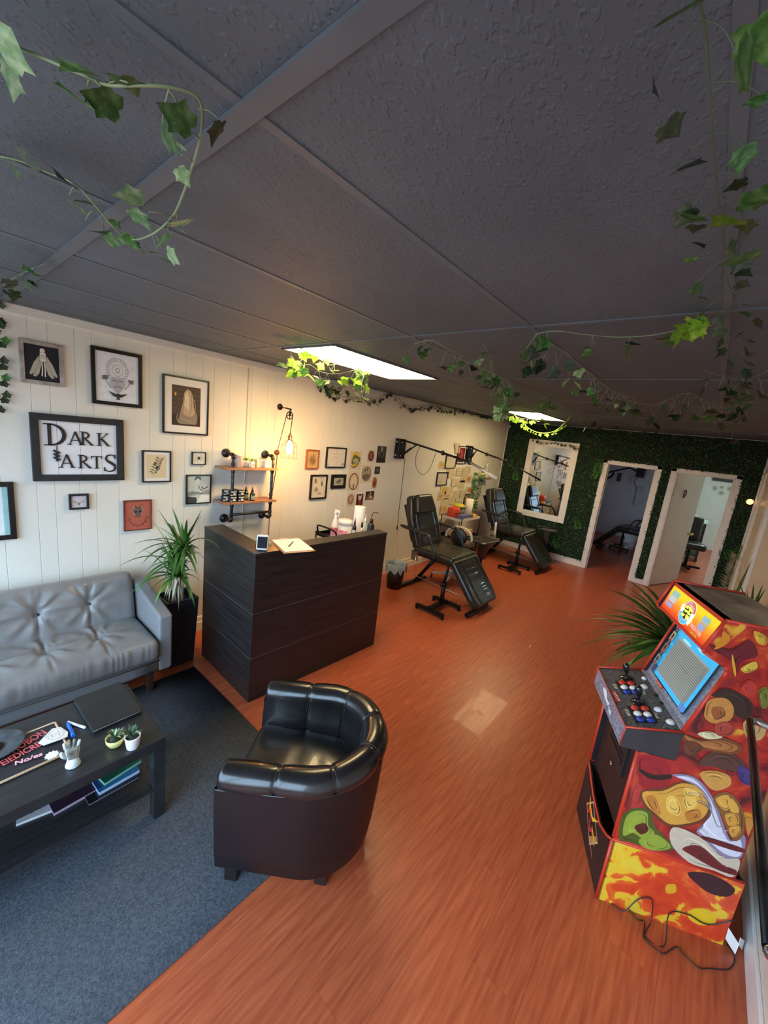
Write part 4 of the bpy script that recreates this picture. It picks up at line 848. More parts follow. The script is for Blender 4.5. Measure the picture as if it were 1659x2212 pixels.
# ---- second group
def w6(p): return wq(S6, 640, 940, p)
frame(w6([(172, 230), (378, 243), (350, 553), (143, 547)]), 'botanical ink print in an orange wood frame', '#9a4a1c', .014, [('#c9a878', rc(0, 0, 1, 1))]+[('#5a4a34', stroke([(.5+.05*math.cos(a), .42), (.5+.26*math.cos(a), .46+.2*math.sin(a)), (.5+.36*math.cos(a+.3), .46+.36*math.sin(a+.3))], [.01, .035, .008])) for a in [i*.42 for i in range(15)]]+fleck(20, '#4a3c2c', .2, .15, .8, .8, .05, 3), bg='#c9a878', fm=mat('orange_wood', (.36, .12, .03), .4, var=.15, stretch=(1, 2, 8)))
frame(w6([(500, 188), (820, 210), (790, 532), (473, 532)]), 'certificate with small grey type in a black frame, largest of its group', '#0d0b0b', .014, [('#dad4cc', rc(0, 0, 1, 1)), ('#8a8680', ring(.5, .86, .05, .05, .012, 12))]+[('#a8a29a', rc(.5-w_, y, .5+w_, y+.012)) for w_, y in ((.22, .70), (.2, .66), (.16, .52), (.14, .48), (.12, .44))]+[('#8a8680', rc(.05, .08, .11, .16)), ('#8a8680', rc(.86, .08, .95, .2))], bg='#dad4cc')
frame(w6([(243, 645), (515, 643), (475, 1030), (207, 1050)]), 'chart of small grey insects and shells in a black frame', '#120c0b', .018, [('#d5cebb', rc(0, 0, 1, 1)), ('#8c8672', ell(.28, .78, .1, .13, 12, 20)), ('#6a6454', ell(.72, .64, .06, .13, 12)), ('#9a947e', ell(.35, .38, .13, .11, 12)), ('#4a4438', stroke([(.5, .17), (.62, .2), (.7, .17)], .03)), ('#5a5448', stroke([(.55, .88), (.6, .93), (.68, .86)], .02)), ('#4a4438', stroke([(.75, .9), (.8, .95)], .03))]+fleck(22, '#5a5448', .06, .06, .94, .94, .035, 5), bg='#d5cebb')
frame(w6([(582, 642), (820, 640), (793, 868), (557, 872)]), 'wide black frame round a tiny grey specimen photograph', '#120e12', .038, [('#b0ad9c', rc(0, 0, 1, 1)), ('#5e5c50', [(.2, .4), (.5, .7), (.7, .85), (.8, .6), (.62, .4), (.4, .3)]), ('#8a8878', [(.3, .3), (.7, .35), (.9, .2), (.5, .15)])], bg='#b0ad9c', depth=.016)
pg = 'loose prints taped to the wall'
def poster(p, label, shapes, bg='#d8cdb6'): return frame(p, label, None, 0, shapes, bg=bg, paper=True, name='art_print', cat='print', group=pg)
poster(w6([(893, 262), (1085, 262), (1055, 575), (868, 575)]), 'white print of a grey green animal skull on a yellow oval', [('#d8b428', ell(.48, .56, .36, .4, 20)), ('#57594a', [(.2, .55), (.3, .75), (.45, .82), (.6, .74), (.9, .66), (.85, .45), (.7, .3), (.5, .34), (.3, .3), (.15, .36)]), ('#a9ad86', [(.25, .5), (.4, .66), (.7, .62), (.76, .4), (.55, .32), (.3, .35)]), ('#cdbf4a', ell(.4, .2, .12, .07, 10)), ('#3e4034', ell(.38, .4, .05, .04, 10)), ('#4a4c3e', stroke([(.15, .24), (.3, .15), (.5, .17), (.7, .28)], .05))])
poster(w6([(862, 590), (1050, 590), (1022, 905), (838, 915)]), 'white print of a brown oval ring holding an egg shaped figure', [('#5c3626', ell(.5, .48, .42, .43, 22)), ('#caa58c', ell(.5, .48, .36, .38, 22)), ('#dccbb2', [(.5, .86), (.36, .7), (.2, .4), (.3, .16), (.5, .12), (.7, .16), (.8, .4), (.64, .7)]), ('#5c3020', [(.5, .42), (.45, .2), (.5, .08), (.56, .2)]), ('#8a5a44', stroke([(.2, .28), (.5, .26), (.8, .28)], .015))])
poster(w6([(840, 940), (970, 940), (945, 1160), (820, 1165)]), 'white print of a small brown oval, lowest on the left of the group', [('#6e4e3e', ell(.5, .5, .40, .37, 20)), ('#a8866e', ell(.5, .5, .36, .34, 20)), ('#d6bfa2', [(.5, .8), (.4, .55), (.45, .3), (.56, .3), (.6, .55)])]+fleck(12, '#6a4a3c', .3, .3, .7, .7, .05, 9))
poster(w6([(993, 962), (1103, 962), (1083, 1168), (977, 1172)]), 'dark red brown print of a white cat head', [('#4e2018', rc(0, 0, 1, 1)), ('#d9cdc4', [(.25, .95), (.3, .6), (.5, .5), (.7, .6), (.78, .95), (.62, .86), (.4, .86)]), ('#8a7468', stroke([(.4, .72), (.6, .72)], .03)), ('#7a3a2e', [(.3, .5), (.7, .5), (.8, 0), (.2, 0)]), ('#d8c4b0', ell(.5, .1, .12, .04, 10))], bg='#4e2018')
poster(w6([(1175, 245), (1292, 245), (1275, 440), (1165, 440)]), 'white print of a small dark red oval', [('#5e2a2e', ell(.5, .5, .42, .44, 20)), ('#8a4a42', ell(.5, .5, .32, .34, 20)), ('#c08a70', stroke([(.4, .7), (.55, .5), (.45, .3)], .08)), ('#3c181c', stroke([(.62, .7), (.7, .5), (.6, .3)], .05))])
poster(w6([(1335, 178), (1480, 185), (1455, 452), (1313, 450)]), 'dark grey print of a shadowy figure, highest of the group', [('#2c2a2c', rc(0, 0, 1, 1)), ('#8c8680', [(.4, .95), (.6, .98), (.58, .7), (.45, .6), (.38, .75)]), ('#5a5656', [(.2, .9), (.35, .5), (.3, .3), (.1, .5)]), ('#6a6664', stroke([(.7, .9), (.75, .5), (.5, .3)], .06)), ('#c0b8b0', stroke([(.5, .95), (.46, .75)], .05)), ('#1a181a', rc(0, 0, 1, .25))], bg='#2c2a2c')
poster(w6([(1075, 490), (1245, 490), (1225, 775), (1060, 775)]), 'white print of a round grey brown engraved medallion', [('#54443a', ell(.5, .5, .44, .41, 22)), ('#b4a28a', ell(.5, .5, .40, .375, 22)), ('#7a6a58', [(.14, .4), (.5, .52), (.86, .42), (.7, .2), (.4, .14), (.2, .25)]), ('#4c3c32', ell(.38, .7, .06, .08, 10)), ('#4c3c32', ell(.56, .74, .06, .08, 10)), ('#d8ccb4', ell(.47, .72, .04, .09, 10))]+fleck(16, '#54443a', .2, .2, .8, .8, .06, 8))
poster(w6([(1290, 512), (1378, 515), (1363, 638), (1280, 637)]), 'tiny dark grey print of a cat face', [('#2e2c2c', rc(0.05, 0.05, .95, .95)), ('#6e6a68', [(.3, .8), (.4, .6), (.6, .6), (.72, .8), (.7, .4), (.5, .3), (.3, .4)])], bg='#3a3838')
poster(w6([(1250, 680), (1335, 680), (1310, 870), (1238, 870)]), 'orange oval print of a dark bird', [('#a85a2c', ell(.5, .5, .44, .46, 22)), ('#5a2a1c', [(.3, .2), (.5, .55), (.8, .66), (.7, .4), (.5, .2)]), ('#c8703a', stroke([(.3, .7), (.5, .8)], .08))], bg='#d2c4a6')
poster(w6([(1145, 918), (1280, 915), (1267, 1053), (1130, 1060)]), 'brown square print of a tabby cat with a pink horn', [('#3a2018', rc(0, 0, 1, 1)), ('#8a6448', [(.1, .2), (.3, .7), (.6, .75), (.9, .3), (.7, .0), (.2, 0)]), ('#d8b4ac', [(.45, .7), (.55, 1), (.65, .72)]), ('#d8c4b0', ell(.6, .35, .14, .2, 12)), ('#2a1610', ell(.5, .5, .05, .05, 8)), ('#2a1610', ell(.72, .52, .05, .05, 8)), ('#e0d0c0', [(.8, .2), (.95, .3), (.9, .05)])], bg='#3a2018')
# ---- third group above the second trolley
def w5(p): return wq(S5, 920, 940, p)
frame(w5([(412, 400), (612, 415), (575, 665), (370, 660)]), 'certificate in a thin black frame under the first lamp arm', '#120e0c', .012, [('#cfcab8', rc(0, 0, 1, 1))]+[('#a09a88', rc(.2, y, .8, y+.015)) for y in (.75, .68, .6, .45)]+[('#8c8676', rc(.08, .06, .15, .16)), ('#8c8676', rc(.8, .06, .92, .18))], bg='#cfcab8')
frame(w5([(238, 735), (440, 740), (400, 1000), (198, 1000)]), 'faint pencil drawing in a thin black frame, lower left of the flash sheets', '#120e0c', .014, [('#c8c4b2', rc(0, 0, 1, 1))]+fleck(14, '#9a9488', .15, .15, .85, .85, .07, 21)+[('#b07a6a', stroke([(.2, .25), (.4, .3), (.6, .22)], .02))], bg='#c8c4b2')
frame(w5([(655, 215), (818, 220), (755, 575), (605, 570)]), 'dark red picture with white mat in a black frame behind the lamp arm', '#120c0c', .012, [('#7c1c24', rc(0, 0, 1, 1)), ('#b8505a', stroke([(.3, .9), (.5, .6), (.4, .3)], .12)), ('#d88a88', stroke([(.6, .8), (.7, .5), (.5, .2)], .05)), ('#3c0c12', rc(0, 0, 1, .18)), ('#4c1018', rc(.8, 0, 1, 1))], bg='#7c1c24', mat_w=.018)
frame(w5([(765, 1170), (865, 1175), (815, 1470), (738, 1465)]), 'narrow black framed picture beside the standing paper roll', '#150e0c', .014, [('#a8907c', rc(0, 0, 1, 1)), ('#5a3a34', [(.2, .2), (.4, .7), (.8, .8), (.7, .1)]), ('#d8b8a0', ell(.55, .65, .15, .12, 10))], bg='#a8907c')
fr_ = random.Random(4)
cols_ = ['#8a4a3c', '#5c6a8a', '#3a3836', '#c89a2c', '#6a7a4c', '#a8604c', '#d8b03c', '#44424a']
fs = [(270, 520, 'yellow'), (300, 1010, 'yellow'), (440, 560, 0), (470, 690, 0), (620, 640, 0), (740, 650, 0), (520, 860, 0), (660, 900, 0), (790, 620, 'red'), (800, 800, 'orange'), (420, 1020, 0), (560, 1100, 0), (690, 1080, 0), (800, 1020, 'orange'), (250, 1130, 'yellow'), (330, 1260, 0), (460, 1200, 0), (600, 1250, 0), (300, 1380, 'yellow'), (580, 150, 0), (590, 250, 0), (700, 780, 0), (380, 1110, 'yellow')]
def rowof(y): return sum(y > b for b in (300, 600, 760, 1000, 1190))
rown = ['top', 'second', 'third', 'fourth', 'fifth', 'lowest']
ordn = ['leftmost', 'second from the left', 'third from the left', 'fourth from the left', 'fifth from the left', 'sixth from the left', 'seventh from the left']
for k, (x, y, tint) in enumerate(fs):
    row_ = sorted([q[:2] for q in fs if rowof(q[1]) == rowof(y)]); lab_ = 'cream flash sheet %s, %s in the %s row' % ({'yellow': 'with yellow sketches', 'red': 'with red sketches', 'orange': 'with orange sketches'}.get(tint, 'of dark sketches'), ordn[row_.index((x, y))], rown[rowof(y)])
    w_, h_ = 120+fr_.randint(-10, 22), 165+fr_.randint(-15, 15)
    if y < 300: w_, h_ = 90, 110
    sh = []
    tc_ = {'yellow': '#d8a82c', 'red': '#c24a3c', 'orange': '#cf7a34'}.get(tint)
    if tc_:
        sh.append((tc_, ell(.5, .55, .3, .25, 12, fr_.uniform(0, 90))))
    for j in range(7):
        cx_, cy_ = .2+.3*(j % 3)+fr_.uniform(-.06, .06), .2+.28*(j//3)+fr_.uniform(-.05, .05); c_ = fr_.choice(cols_[:6] if tint == 0 else cols_)
        sh.append((c_, stroke([(cx_-.08, cy_-.1), (cx_+fr_.uniform(-.05, .05), cy_), (cx_+.05, cy_+.1)], [.01, fr_.uniform(.03, .07), .01])))
    o_ = frame(w5([(x, y), (x+w_, y+4), (x+w_-16, y+h_), (x-18, y+h_-2)]), lab_, None, 0, sh, bg='#cdc4a4', paper=True, name='flash_sheet', cat='drawing', group='flash sheets above the trolley')
    o_.location.x += .0025*(k % 7)+.002
frame(w5([(1015, 1000), (1120, 1000), (1085, 1250), (1010, 1240)]), 'pale patterned sheet hanging below the trailing plant', None, 0, fleck(24, '#5a6a5c', .1, .1, .9, .9, .06, 31), bg='#b8b8a0', paper=True, name='art_print', cat='print')

# ---- pipe shelf
def S8(x, y): return (460+x*.1085, 950+y*.1085)
ps = thing('pipe_shelf', 'black iron pipe wall shelf with two wooden boards', 'shelf', (XL, 2.0, 1.06))
Y0, Y1, XP = 1.765, 2.150, XL+.135
ZTp, ZLo, ZR = 1.66, 1.06, 1.10
for y in (Y0+.035, Y1+.05):
    for z in (ZTp, ZLo):
        MB().lathe([(.0, 0), (.040, 0), (.040, .006), (.036, .009), (.02, .011), (.02, .03), (.016, .032)], (XL+.001, y, z), 20, axis='x').build('wall_flange', GUN, ps, world=True)
    # elbow down from the flange, upright, elbow back
    xx = XP; yy = y-(.0)
    pts = [(XL+.02, y, ZTp), (xx-.025, y, ZTp), (xx-.007, y, ZTp-.006), (xx, y, ZTp-.025), (xx, y, ZLo+.03), (xx-.006, y, ZLo+.01), (xx-.025, y, ZLo), (XL+.02, y, ZLo)]
    MB().tube(pts, .0135, 10).build('pipe', GUN, ps, world=True)
    for z in (1.58, 1.515, 1.29, 1.208, 1.12): MB().lathe([(.0165, -.012), (.018, -.008), (.018, .008), (.0165, .012)], (xx, y, z), 14).build('pipe_fitting', GUN, ps, world=True)
    MB().tube([(xx-.04, y, ZTp), (xx-.016, y, ZTp-.001), (xx-.002, y, ZTp-.012), (xx, y, ZTp-.035)], .018, 10).build('elbow_fitting', GUN, ps, world=True); MB().tube([(xx-.04, y, ZLo), (xx-.016, y, ZLo+.001), (xx-.002, y, ZLo+.012), (xx, y, ZLo+.035)], .018, 10).build('elbow_fitting', GUN, ps, world=True)
rr = MB().tube([(XP, Y0+.035, ZR+.02), (XP, Y1+.05, ZR+.02)], .012, 10); rr.build('hanging_rail', GUN, ps, world=True)
SHW = mat('reclaimed_shelf_wood', (.22, .10, .055), .55, var=.3, vscale=4, stretch=(14, 1, 8), bump=.15, bscale=30, col2=(.40, .22, .13))
for z, ya, yb_ in ((1.530, 1.70, 2.235), (1.225, 1.70, 2.235)): MB().box2((XL+.002, ya, z), (XL+.185, yb_, z+.018)).build('shelf_board', SHW, ps, world=True, bevel=.002)
ZS1, ZS2 = 1.548, 1.243
# jar with white packets
t = thing('glass_jar', 'clear jar full of white packets on the upper pipe shelf board', 'jar', (XL+.10, 1.865, ZS1))
GL = mat('clear_plastic', (.85, .85, .88), .15, alpha=.35, var=.0)
MB().lathe([(.0, .001), (.040, .001), (.044, .006), (.044, .085), (.038, .098), (.038, .104)], n=24).build('jar_wall', GL, t)
MB().lathe([(0, .101), (.041, .101), (.041, .112), (0, .113)], n=24).build('lid', mat('frosted_lid', (.75, .76, .78), .3, var=.02), t)
pk = MB(); r_ = random.Random(2)
for k in range(16): a = k*2.4; pk.box((.022*math.cos(a)*(k % 3)/2, .022*math.sin(a)*(k % 3)/2, .05+r_.uniform(-.01, .012)), (.02, .004, .075), m=k % 4 == 0, rot=(r_.uniform(-.15, .15), r_.uniform(-.2, .2), a))
pk.build('packets', [ink('#e4e2ec'), ink('#b04a5c')], t, kind='stuff')
GREENC = mat('green_cap', (.16, .42, .05), .4, var=.03); WHB = mat('white_bottle', (.80, .80, .78), .35, var=.02)
for k, (x, y, lab) in enumerate(((.06, 1.945, 'white bottle with green cap beside the jar, furthest back of three'), (.075, 1.968, 'white bottle with green cap between two others on the upper shelf'), (.135, 1.985, 'white bottle with green cap and printed label, foremost of three'))):
    t = thing('lotion_bottle', lab, 'bottle', (XL+x, y, ZS1), group='green capped bottles on the upper shelf')
    MB().lathe([(0, .001), (.020, .001), (.023, .006), (.023, .042), (.018, .056), (.011, .062), (.011, .066)], n=18).build('body', WHB, t)
    MB().lathe([(.014, .060), (.014, .078), (.011, .081), (0, .081)], n=14).build('cap', GREENC, t)
    art(t, 'label', (.0235, -.010, .018), (0, .02, 0), (0, 0, .018), [('#2c3a34', [(.1, .4), (.9, .6), (.9, .9), (.1, .7)]), ('#6aa84a', rc(.3, .1, .7, .3))], world=False)
BXW = mat('white_carton', (.80, .76, .72), .6, var=.02)
for k, (x, y, z, lab) in enumerate(((.06, 2.085, 0, 'white carton lying on the upper shelf, lower left of four'), (.06, 2.085, .036, 'white carton with orange print, upper left of four'), (.10, 2.15, 0, 'white carton lying on the upper shelf, lower right of four'), (.10, 2.15, .036, 'white carton with grey print, upper right of four'))):
    t = thing('carton', lab, 'box', (XL+x, y, ZS1+z+.0002), group='white cartons on the upper shelf')
    MB().box2((-.045, -.034, 0), (.045, .034, .035)).build('box', BXW, t, bevel=.0015)
    art(t, 'print', (.0452, -.03, .003), (0, .06, 0), (0, 0, .028), [('#c88a5c' if k < 2 else '#9aa4ac', rc(.1, .55, .7, .75)), ('#8a9aa0', rc(.1, .2, .4, .3)), ('#b04a3c', rc(.8, .3, .9, .6))], world=False)
# tins and dropper bottles on the lower board
TINB = mat('black_tin', (.014, .014, .015), .3, var=.05)
t0 = None
pos = [(.145, 1.80, 0), (.145, 1.875, 0), (.10, 1.755, 0), (.09, 1.835, 0), (.085, 1.905, 0), (.145, 1.80, .052), (.14, 1.878, .052), (.09, 1.765, .052), (.085, 1.845, .052), (.05, 1.80, 0)]
nm = ['front left tin of the lower layer', 'front right tin of the lower layer', 'tin hidden behind the left pipe, lower layer', 'middle tin of the lower layer, second row', 'right tin of the lower layer, second row', 'front left tin of the upper layer', 'front right tin of the upper layer', 'back left tin of the upper layer', 'back middle tin of the upper layer', 'rearmost tin of the lower layer against the wall']
for (x, y, z), l_ in zip(pos, nm):
    if t0 is None:
        t0 = thing('balm_tin', 'black balm tin with white emblem, '+l_, 'tin', (XL+x, y, ZS2+z+.0003), group='black tins on the lower shelf'); tt = t0
        MB().lathe([(0, .0), (.031, .0), (.033, .003), (.033, .034), (.031, .035)], n=22).build('body', TINB, tt)
        MB().lathe([(.0345, .034), (.0345, .048), (.032, .0505), (0, .0505)], n=22).build('lid', mat('tin_lid', (.03, .03, .03), .25, .5), tt)
        pl_ = MB()
        for a0_, a1_, za, zb, mi in ((-62, 62, .004, .0325, 0), (-20, 20, .012, .030, 1), (-58, -30, .008, .014, 1), (32, 58, .008, .014, 1)):
            P = [[Vector((.0336*math.cos(math.radians(a0_+(a1_-a0_)*i/8))+.0003*mi, .0336*math.sin(math.radians(a0_+(a1_-a0_)*i/8)), zz)) for zz in (za, zb)] for i in range(9)]; pl_.grid(P, mi)
        pl_.build('label', [ink('#1c1d1b'), ink('#d9d8cc')], tt)
        hl = MB().grid([[Vector((.0349*math.cos(math.radians(-50+100*i/8)), .0349*math.sin(math.radians(-50+100*i/8)), zz)) for zz in (.036, .047)] for i in range(9)]); hl.build('label', ink('#c4c4b4'), tt)
    else: tt = dup(t0, (XL+x, y, ZS2+z+.0003), label='black balm tin with white emblem, '+l_)
t0 = None
for x, y, l_ in ((.085, 1.965, 'dark green dropper bottle beside the tins, rear of two'), (.145, 1.995, 'dark green dropper bottle beside the tins, front of two')):
    if t0 is None:
        t0 = thing('dropper_bottle', l_, 'bottle', (XL+x, y, ZS2), group='dropper bottles on the lower shelf')
        MB().lathe([(0, .0005), (.022, .0005), (.0235, .004), (.0235, .060), (.018, .072), (.010, .078), (.010, .084)], n=20).build('body', mat('dark_green_glass', (.012, .028, .018), .12, var=.1), t0)
        MB().lathe([(.0125, .080), (.0125, .096), (.009, .098), (.006, .112), (.0045, .124), (0, .126)], n=14).build('cap', BLACKP, t0)
        MB().grid([[Vector((.0239*math.cos(math.radians(-60+120*i/8)), .0239*math.sin(math.radians(-60+120*i/8)), zz)) for zz in (.012, .05)] for i in range(9)]).build('label', mat('pale_green_label', '#8fa890', .6), t0)
    else: dup(t0, (XL+x, y, ZS2), label=l_)

# ---- pulley wall lamp
def LL(x, y): return (570+x*.0678, 860+y*.0678)
RUST = mat('bronze_iron', (.05, .022, .012), .4, .8, var=.2)
lp = thing('pulley_wall_lamp', 'pulley wall lamp with glowing bulb in an open wire cage', 'lamp', (XL, 2.33, 2.12))
XB = -3.05
MB().lathe([(0, 0), (.030, 0), (.030, .008), (.022, .014), (.01, .018), (0, .018)], (XL+.001, 2.336, 2.126), 18, axis='x').build('wall_plate', RUST, lp, world=True)
MB().tube([(XL+.015, 2.336, 2.126), (XB, 2.245, 2.108)], .006, 8).build('arm', RUST, lp, world=True)
pu = MB(); pc = Vector((XB, 2.232, 2.052))
pu.grid([[pc+Vector((.006*math.sin(b), (.033+.005*math.cos(b))*math.cos(a), (.033+.005*math.cos(b))*math.sin(a))) for b in [2*PI*j/6 for j in range(6)]] for a in [2*PI*i/20 for i in range(20)]], wrapu=True, wrapv=True)
pu.tube([pc+Vector((.0, -.03, 0)), pc+Vector((0, .03, 0))], .004, 6); pu.tube([pc+Vector((0, 0, -.03)), pc+Vector((0, 0, .03))], .004, 6)
pu.tube([pc+Vector((.011, 0, 0)), pc+Vector((.008, .006, .056))], .004, 6); pu.tube([pc+Vector((-.011, 0, 0)), pc+Vector((-.008, .006, .056))], .004, 6); pu.tube([pc+Vector((-.012, 0, 0)), pc+Vector((.012, 0, 0))], .006, 8); pu.build('pulley', RUST, lp, world=True)
bc = Vector((XB, 2.252, 1.77))
CORD = mat('dark_cord', (.03, .014, .01), .6)
MB().tube(spline([pc+Vector((0, .034, .0)), bc+Vector((0, .001, .15)), bc+Vector((0, 0, .108))], 4), .0035, 6).tube([pc+Vector((0, -.034, 0)), (XL+.03, 2.318, 1.70)], .0035, 6).build('cord', CORD, lp, world=True)
MB().lathe([(.006, .125), (.011, .112), (.017, .104), (.019, .098), (.019, .070), (.021, .068), (.021, .058), (.0, .058)], bc, 16).tube([bc+Vector((0, -.018, .09)), bc+Vector((0, -.042, .09))], .0025, 6).build('socket', mat('copper_socket', (.45, .28, .18), .3, .9), lp, world=True)
MB().lathe([(.010, .060), (.013, .045), (.026, .01), (.030, -.015), (.027, -.04), (.014, -.062), (0, -.068)], bc, 20).build('bulb', mat('amber_bulb', (1, .7, .3), .4, var=0, emit=34., emitcol=(1.0, .46, .11)), lp, world=True)
cg = MB()
for k in range(10):
    a = 2*PI*k/10; c_, s_ = math.cos(a), math.sin(a)
    cg.tube([bc+Vector((c_*.02, s_*.02, .062)), bc+Vector((c_*.055, s_*.055, .035)), bc+Vector((c_*.07, s_*.07, .01)), bc+Vector((c_*.078, s_*.078, -.105))], .0013, 4)
for r_, z in ((.078, -.105), (.0705, .008), (.0745, -.05)): cg.tube([bc+Vector((r_*math.cos(2*PI*k/24), r_*math.sin(2*PI*k/24), z)) for k in range(25)], .0012, 4, cap=False)
cg.build('wire_cage', RUST, lp, world=True)
MB().lathe([(0, 0), (.026, 0), (.026, .012), (.018, .024), (0, .028)], (XL+.012, 2.323, 1.685), 18, axis='x').build('cord_anchor', mat('terracotta_bronze', (.14, .045, .02), .4, .5), lp, world=True)
pts = [(XL+.025, 2.323, 1.67), (XL+.018, 2.322, 1.5), (XL+.016, 2.30, 1.3), (XL+.016, 2.285, 1.12), (XL+.02, 2.28, .9), (XL+.02, 2.30, .45)]
MB().tube(spline(pts, 6), .0035, 6).build('power_cord', CORD, lp, world=True)
pL = bpy.data.lights.new('lamp_bulb_light', 'POINT'); pL.energy = 12; pL.color = (1, .38, .08); pL.shadow_soft_size = .03
plo = bpy.data.objects.new('lamp_bulb_light', pL); COL.objects.link(plo); plo.location = (XB, 2.252, 1.665)
# white cable conduit on the wall
MB().tube(spline([(XL+.006, 2.17, 1.655), (XL+.006, 2.16, 1.4), (XL+.006, 2.15, 1.1), (XL+.006, 2.14, .7)], 4), .003, 5)
o = MB().tube([(XL+.006, 1.985, 2.42), (XL+.006, 1.99, 1.9), (XL+.006, 1.992, 1.5), (XL+.006, 1.985, 1.0), (XL+.006, 1.98, .4)], .0035, 6).build('wall_cable', mat('cream_cable', (.75, .70, .60), .5)); tag(o, 'thin cream cable running straight down the wall behind the pipe shelf', 'cable')

# ---- swivel arm lamps on the wall
def C4(x, y): return (820+x*.25316, 900+y*.25316)
def armlamp(yc, pts, label, head, gl):
    t = thing('wall_arm_lamp', label, 'lamp', (XL, yc, 1.68), group='swing arm work lamps')
    MB().box2((XL+.001, yc-.075, 1.675), (XL+.075, yc+.075, 1.945)).build('mount_plate', BLACK, t, world=True, bevel=.006)
    bt = MB()
    for z in (1.72, 1.90): bt.lathe([(.015, 0), (.013, .006), (0, .008)], (XL+.0755, yc-.02, z), 10, axis='x').lathe([(.012, 0), (0, .005)], (XL+.03, yc-.076, z), 10, axis='y')
    bt.build('bolt', CHROME, t, world=True)
    P = [Vector(p) for p in pts]
    for i in range(len(P)-1-head):
        MB().tube([P[i], P[i+1]], .013, 8).build('arm', BLACK, t, world=True)
    jt = MB()
    for p in P[1:-1]: jt.lathe([(.0, -.03), (.02, -.028), (.02, .02), (.012, .028), (0, .028)], p, 12)
    jt.build('joint', BLACKP, t, world=True)
    MB().tube([Vector((XL+.075, yc, 1.72)), P[0]*.62+P[1]*.38], .010, 8).build('brace', BLACK, t, world=True)
    sp = MB(); a_, b_ = Vector((XL+.085, yc, 1.727)), P[0]*.64+P[1]*.36; sp.tube([a_*.8+b_*.2, a_*.35+b_*.65], .016, 8); sp.build('spring', BLACK, t, world=True)
    if head:
        A, B = P[-2], P[-1]; dd = (B-A).normalized(); h_ = MB().tube([A+dd*.0, B], .017, 8); h_.build('lamp_head', mat('lamp_aluminium', (.55, .56, .55), .35, .6), t, world=True)
        MB().tube([B-dd*.17, B+dd*.002], .0185, 8).build('head_cap', mat('pale_cap', (.80, .80, .74), .4), t, world=True)
    return t
A1 = [ony(C4(225, 200), 4.26), ony(C4(540, 310), 4.26), ony(C4(770, 390), 4.22), ony(C4(1005, 530), 4.2)]; A1[0] = Vector((XL+.06, 4.26, 1.93))
t = armlamp(4.26, A1, 'black swing arm lamp with silver tube head, nearer of the two', 1, 0)
A2 = [Vector((XL+.06, 6.2, 1.92)), ony(C4(915, 320), 6.2), ony(C4(1080, 378), 6.2), ony(C4(1375, 545), 6.15)]
t2 = armlamp(6.20, A2, 'black swing arm lamp reaching across the mirror, further of the two', 0, 0)
# droop cables
o = MB().tube(spline([ony(C4(345, 255), 4.27), onx(C4(310, 340), XL+.12), onx(C4(315, 440), XL+.10), onx(C4(370, 497), XL+.08), onx(C4(430, 440), XL+.10), ony(C4(480, 310), 4.27)], 6), .0035, 5).build('cable_loop', CORD, t, world=True)
o = MB().tube(spline([onx(C4(215, 358), XL+.03), onx(C4(195, 550), XL+.03), onx(C4(165, 800), XL+.03), onx(C4(152, 940), XL+.03)], 5), .004, 5).lathe([(0, -.03), (.012, -.025), (.009, .02), (0, .03)], onx(C4(150, 948), XL+.03), 8).build('power_cord', CORD, t, world=True)
o = MB().tube(spline([ony(C4(900, 330), 6.2), onx(C4(930, 345), XL+.1), onx(C4(1015, 365), XL+.08), onx(C4(1030, 450), XL+.08)], 5), .003, 5).build('cable_loop', CORD, t2, world=True)
o = MB().box((XL+.003, onx(C4(150, 962), XL).y, onx(C4(150, 962), XL).z), (.006, .07, .11)).box((XL+.008, onx(C4(150, 962), XL).y, onx(C4(150, 962), XL).z+.02), (.006, .02, .03)).build('wall_outlet', mat('outlet_cream', (.78, .72, .60), .4), bevel=.002); tag(o, 'cream wall outlet below the hanging lamp cord', 'outlet')
q0 = onx(C4(148, 975), XL)
o = MB().tube(spline([(XL+.02, q0.y, q0.z-.02), (XL+.02, q0.y+.02, q0.z-.25), (XL+.03, q0.y-.02, q0.z-.45), (XL+.06, q0.y+.02, .22), (XL+.1, q0.y+.1, .02)], 6), .004, 6).build('extension_cord', mat('white_cord', (.80, .76, .66), .5)); tag(o, 'white cord hanging from the outlet behind the bin', 'cord')
# small wall ledge with a white cone and trailing plant
q = onx((920+1220*S5, 940+868*S5), XL+.12)
ws = thing('wall_ledge', 'small dark wall ledge near the far corner', 'shelf', (XL, q.y, q.z))
MB().box2((0.001, -.14, -.01), (.13, .14, .008)).build('board', mat('dark_ledge', (.02, .013, .01), .4), ws, bevel=.002)
MB().box2((0.001, -.02, -.07), (.02, .02, -.01)).build('bracket', BLACK, ws)
t = thing('cone_ornament', 'white spotted cone ornament on the small wall ledge', 'ornament', (XL+.07, q.y+.02, q.z+.008))
MB().lathe([(.0, 0), (.075, 0), (.07, .02), (.045, .12), (.02, .22), (.008, .26), (0, .265)], n=16).build('cone', mat('white_spotted', (.75, .72, .62), .6, vscale=30, col2=(.30, .28, .22)), t)
MB().lathe([(.0, .0), (.016, .004), (.012, .02), (0, .03)], (0.03, 0, .26), 10).build('tip', mat('pale_tip', (.7, .65, .5), .5), t)
t = thing('snack_packet', 'yellow packet with red print on the wall ledge beside the plant', 'packet', (XL+.08, q.y-.11, q.z+.008))
MB().rbox((0, 0, .05), (.06, .11, .10), .025, (4, 5, 5)).build('packet', mat('yellow_packet', (.75, .55, .12), .4, vscale=14, col2=(.80, .70, .40)), t)
MB().box((.031, .01, .05), (.002, .05, .05)).build('label', ink('#c4685c'), t)

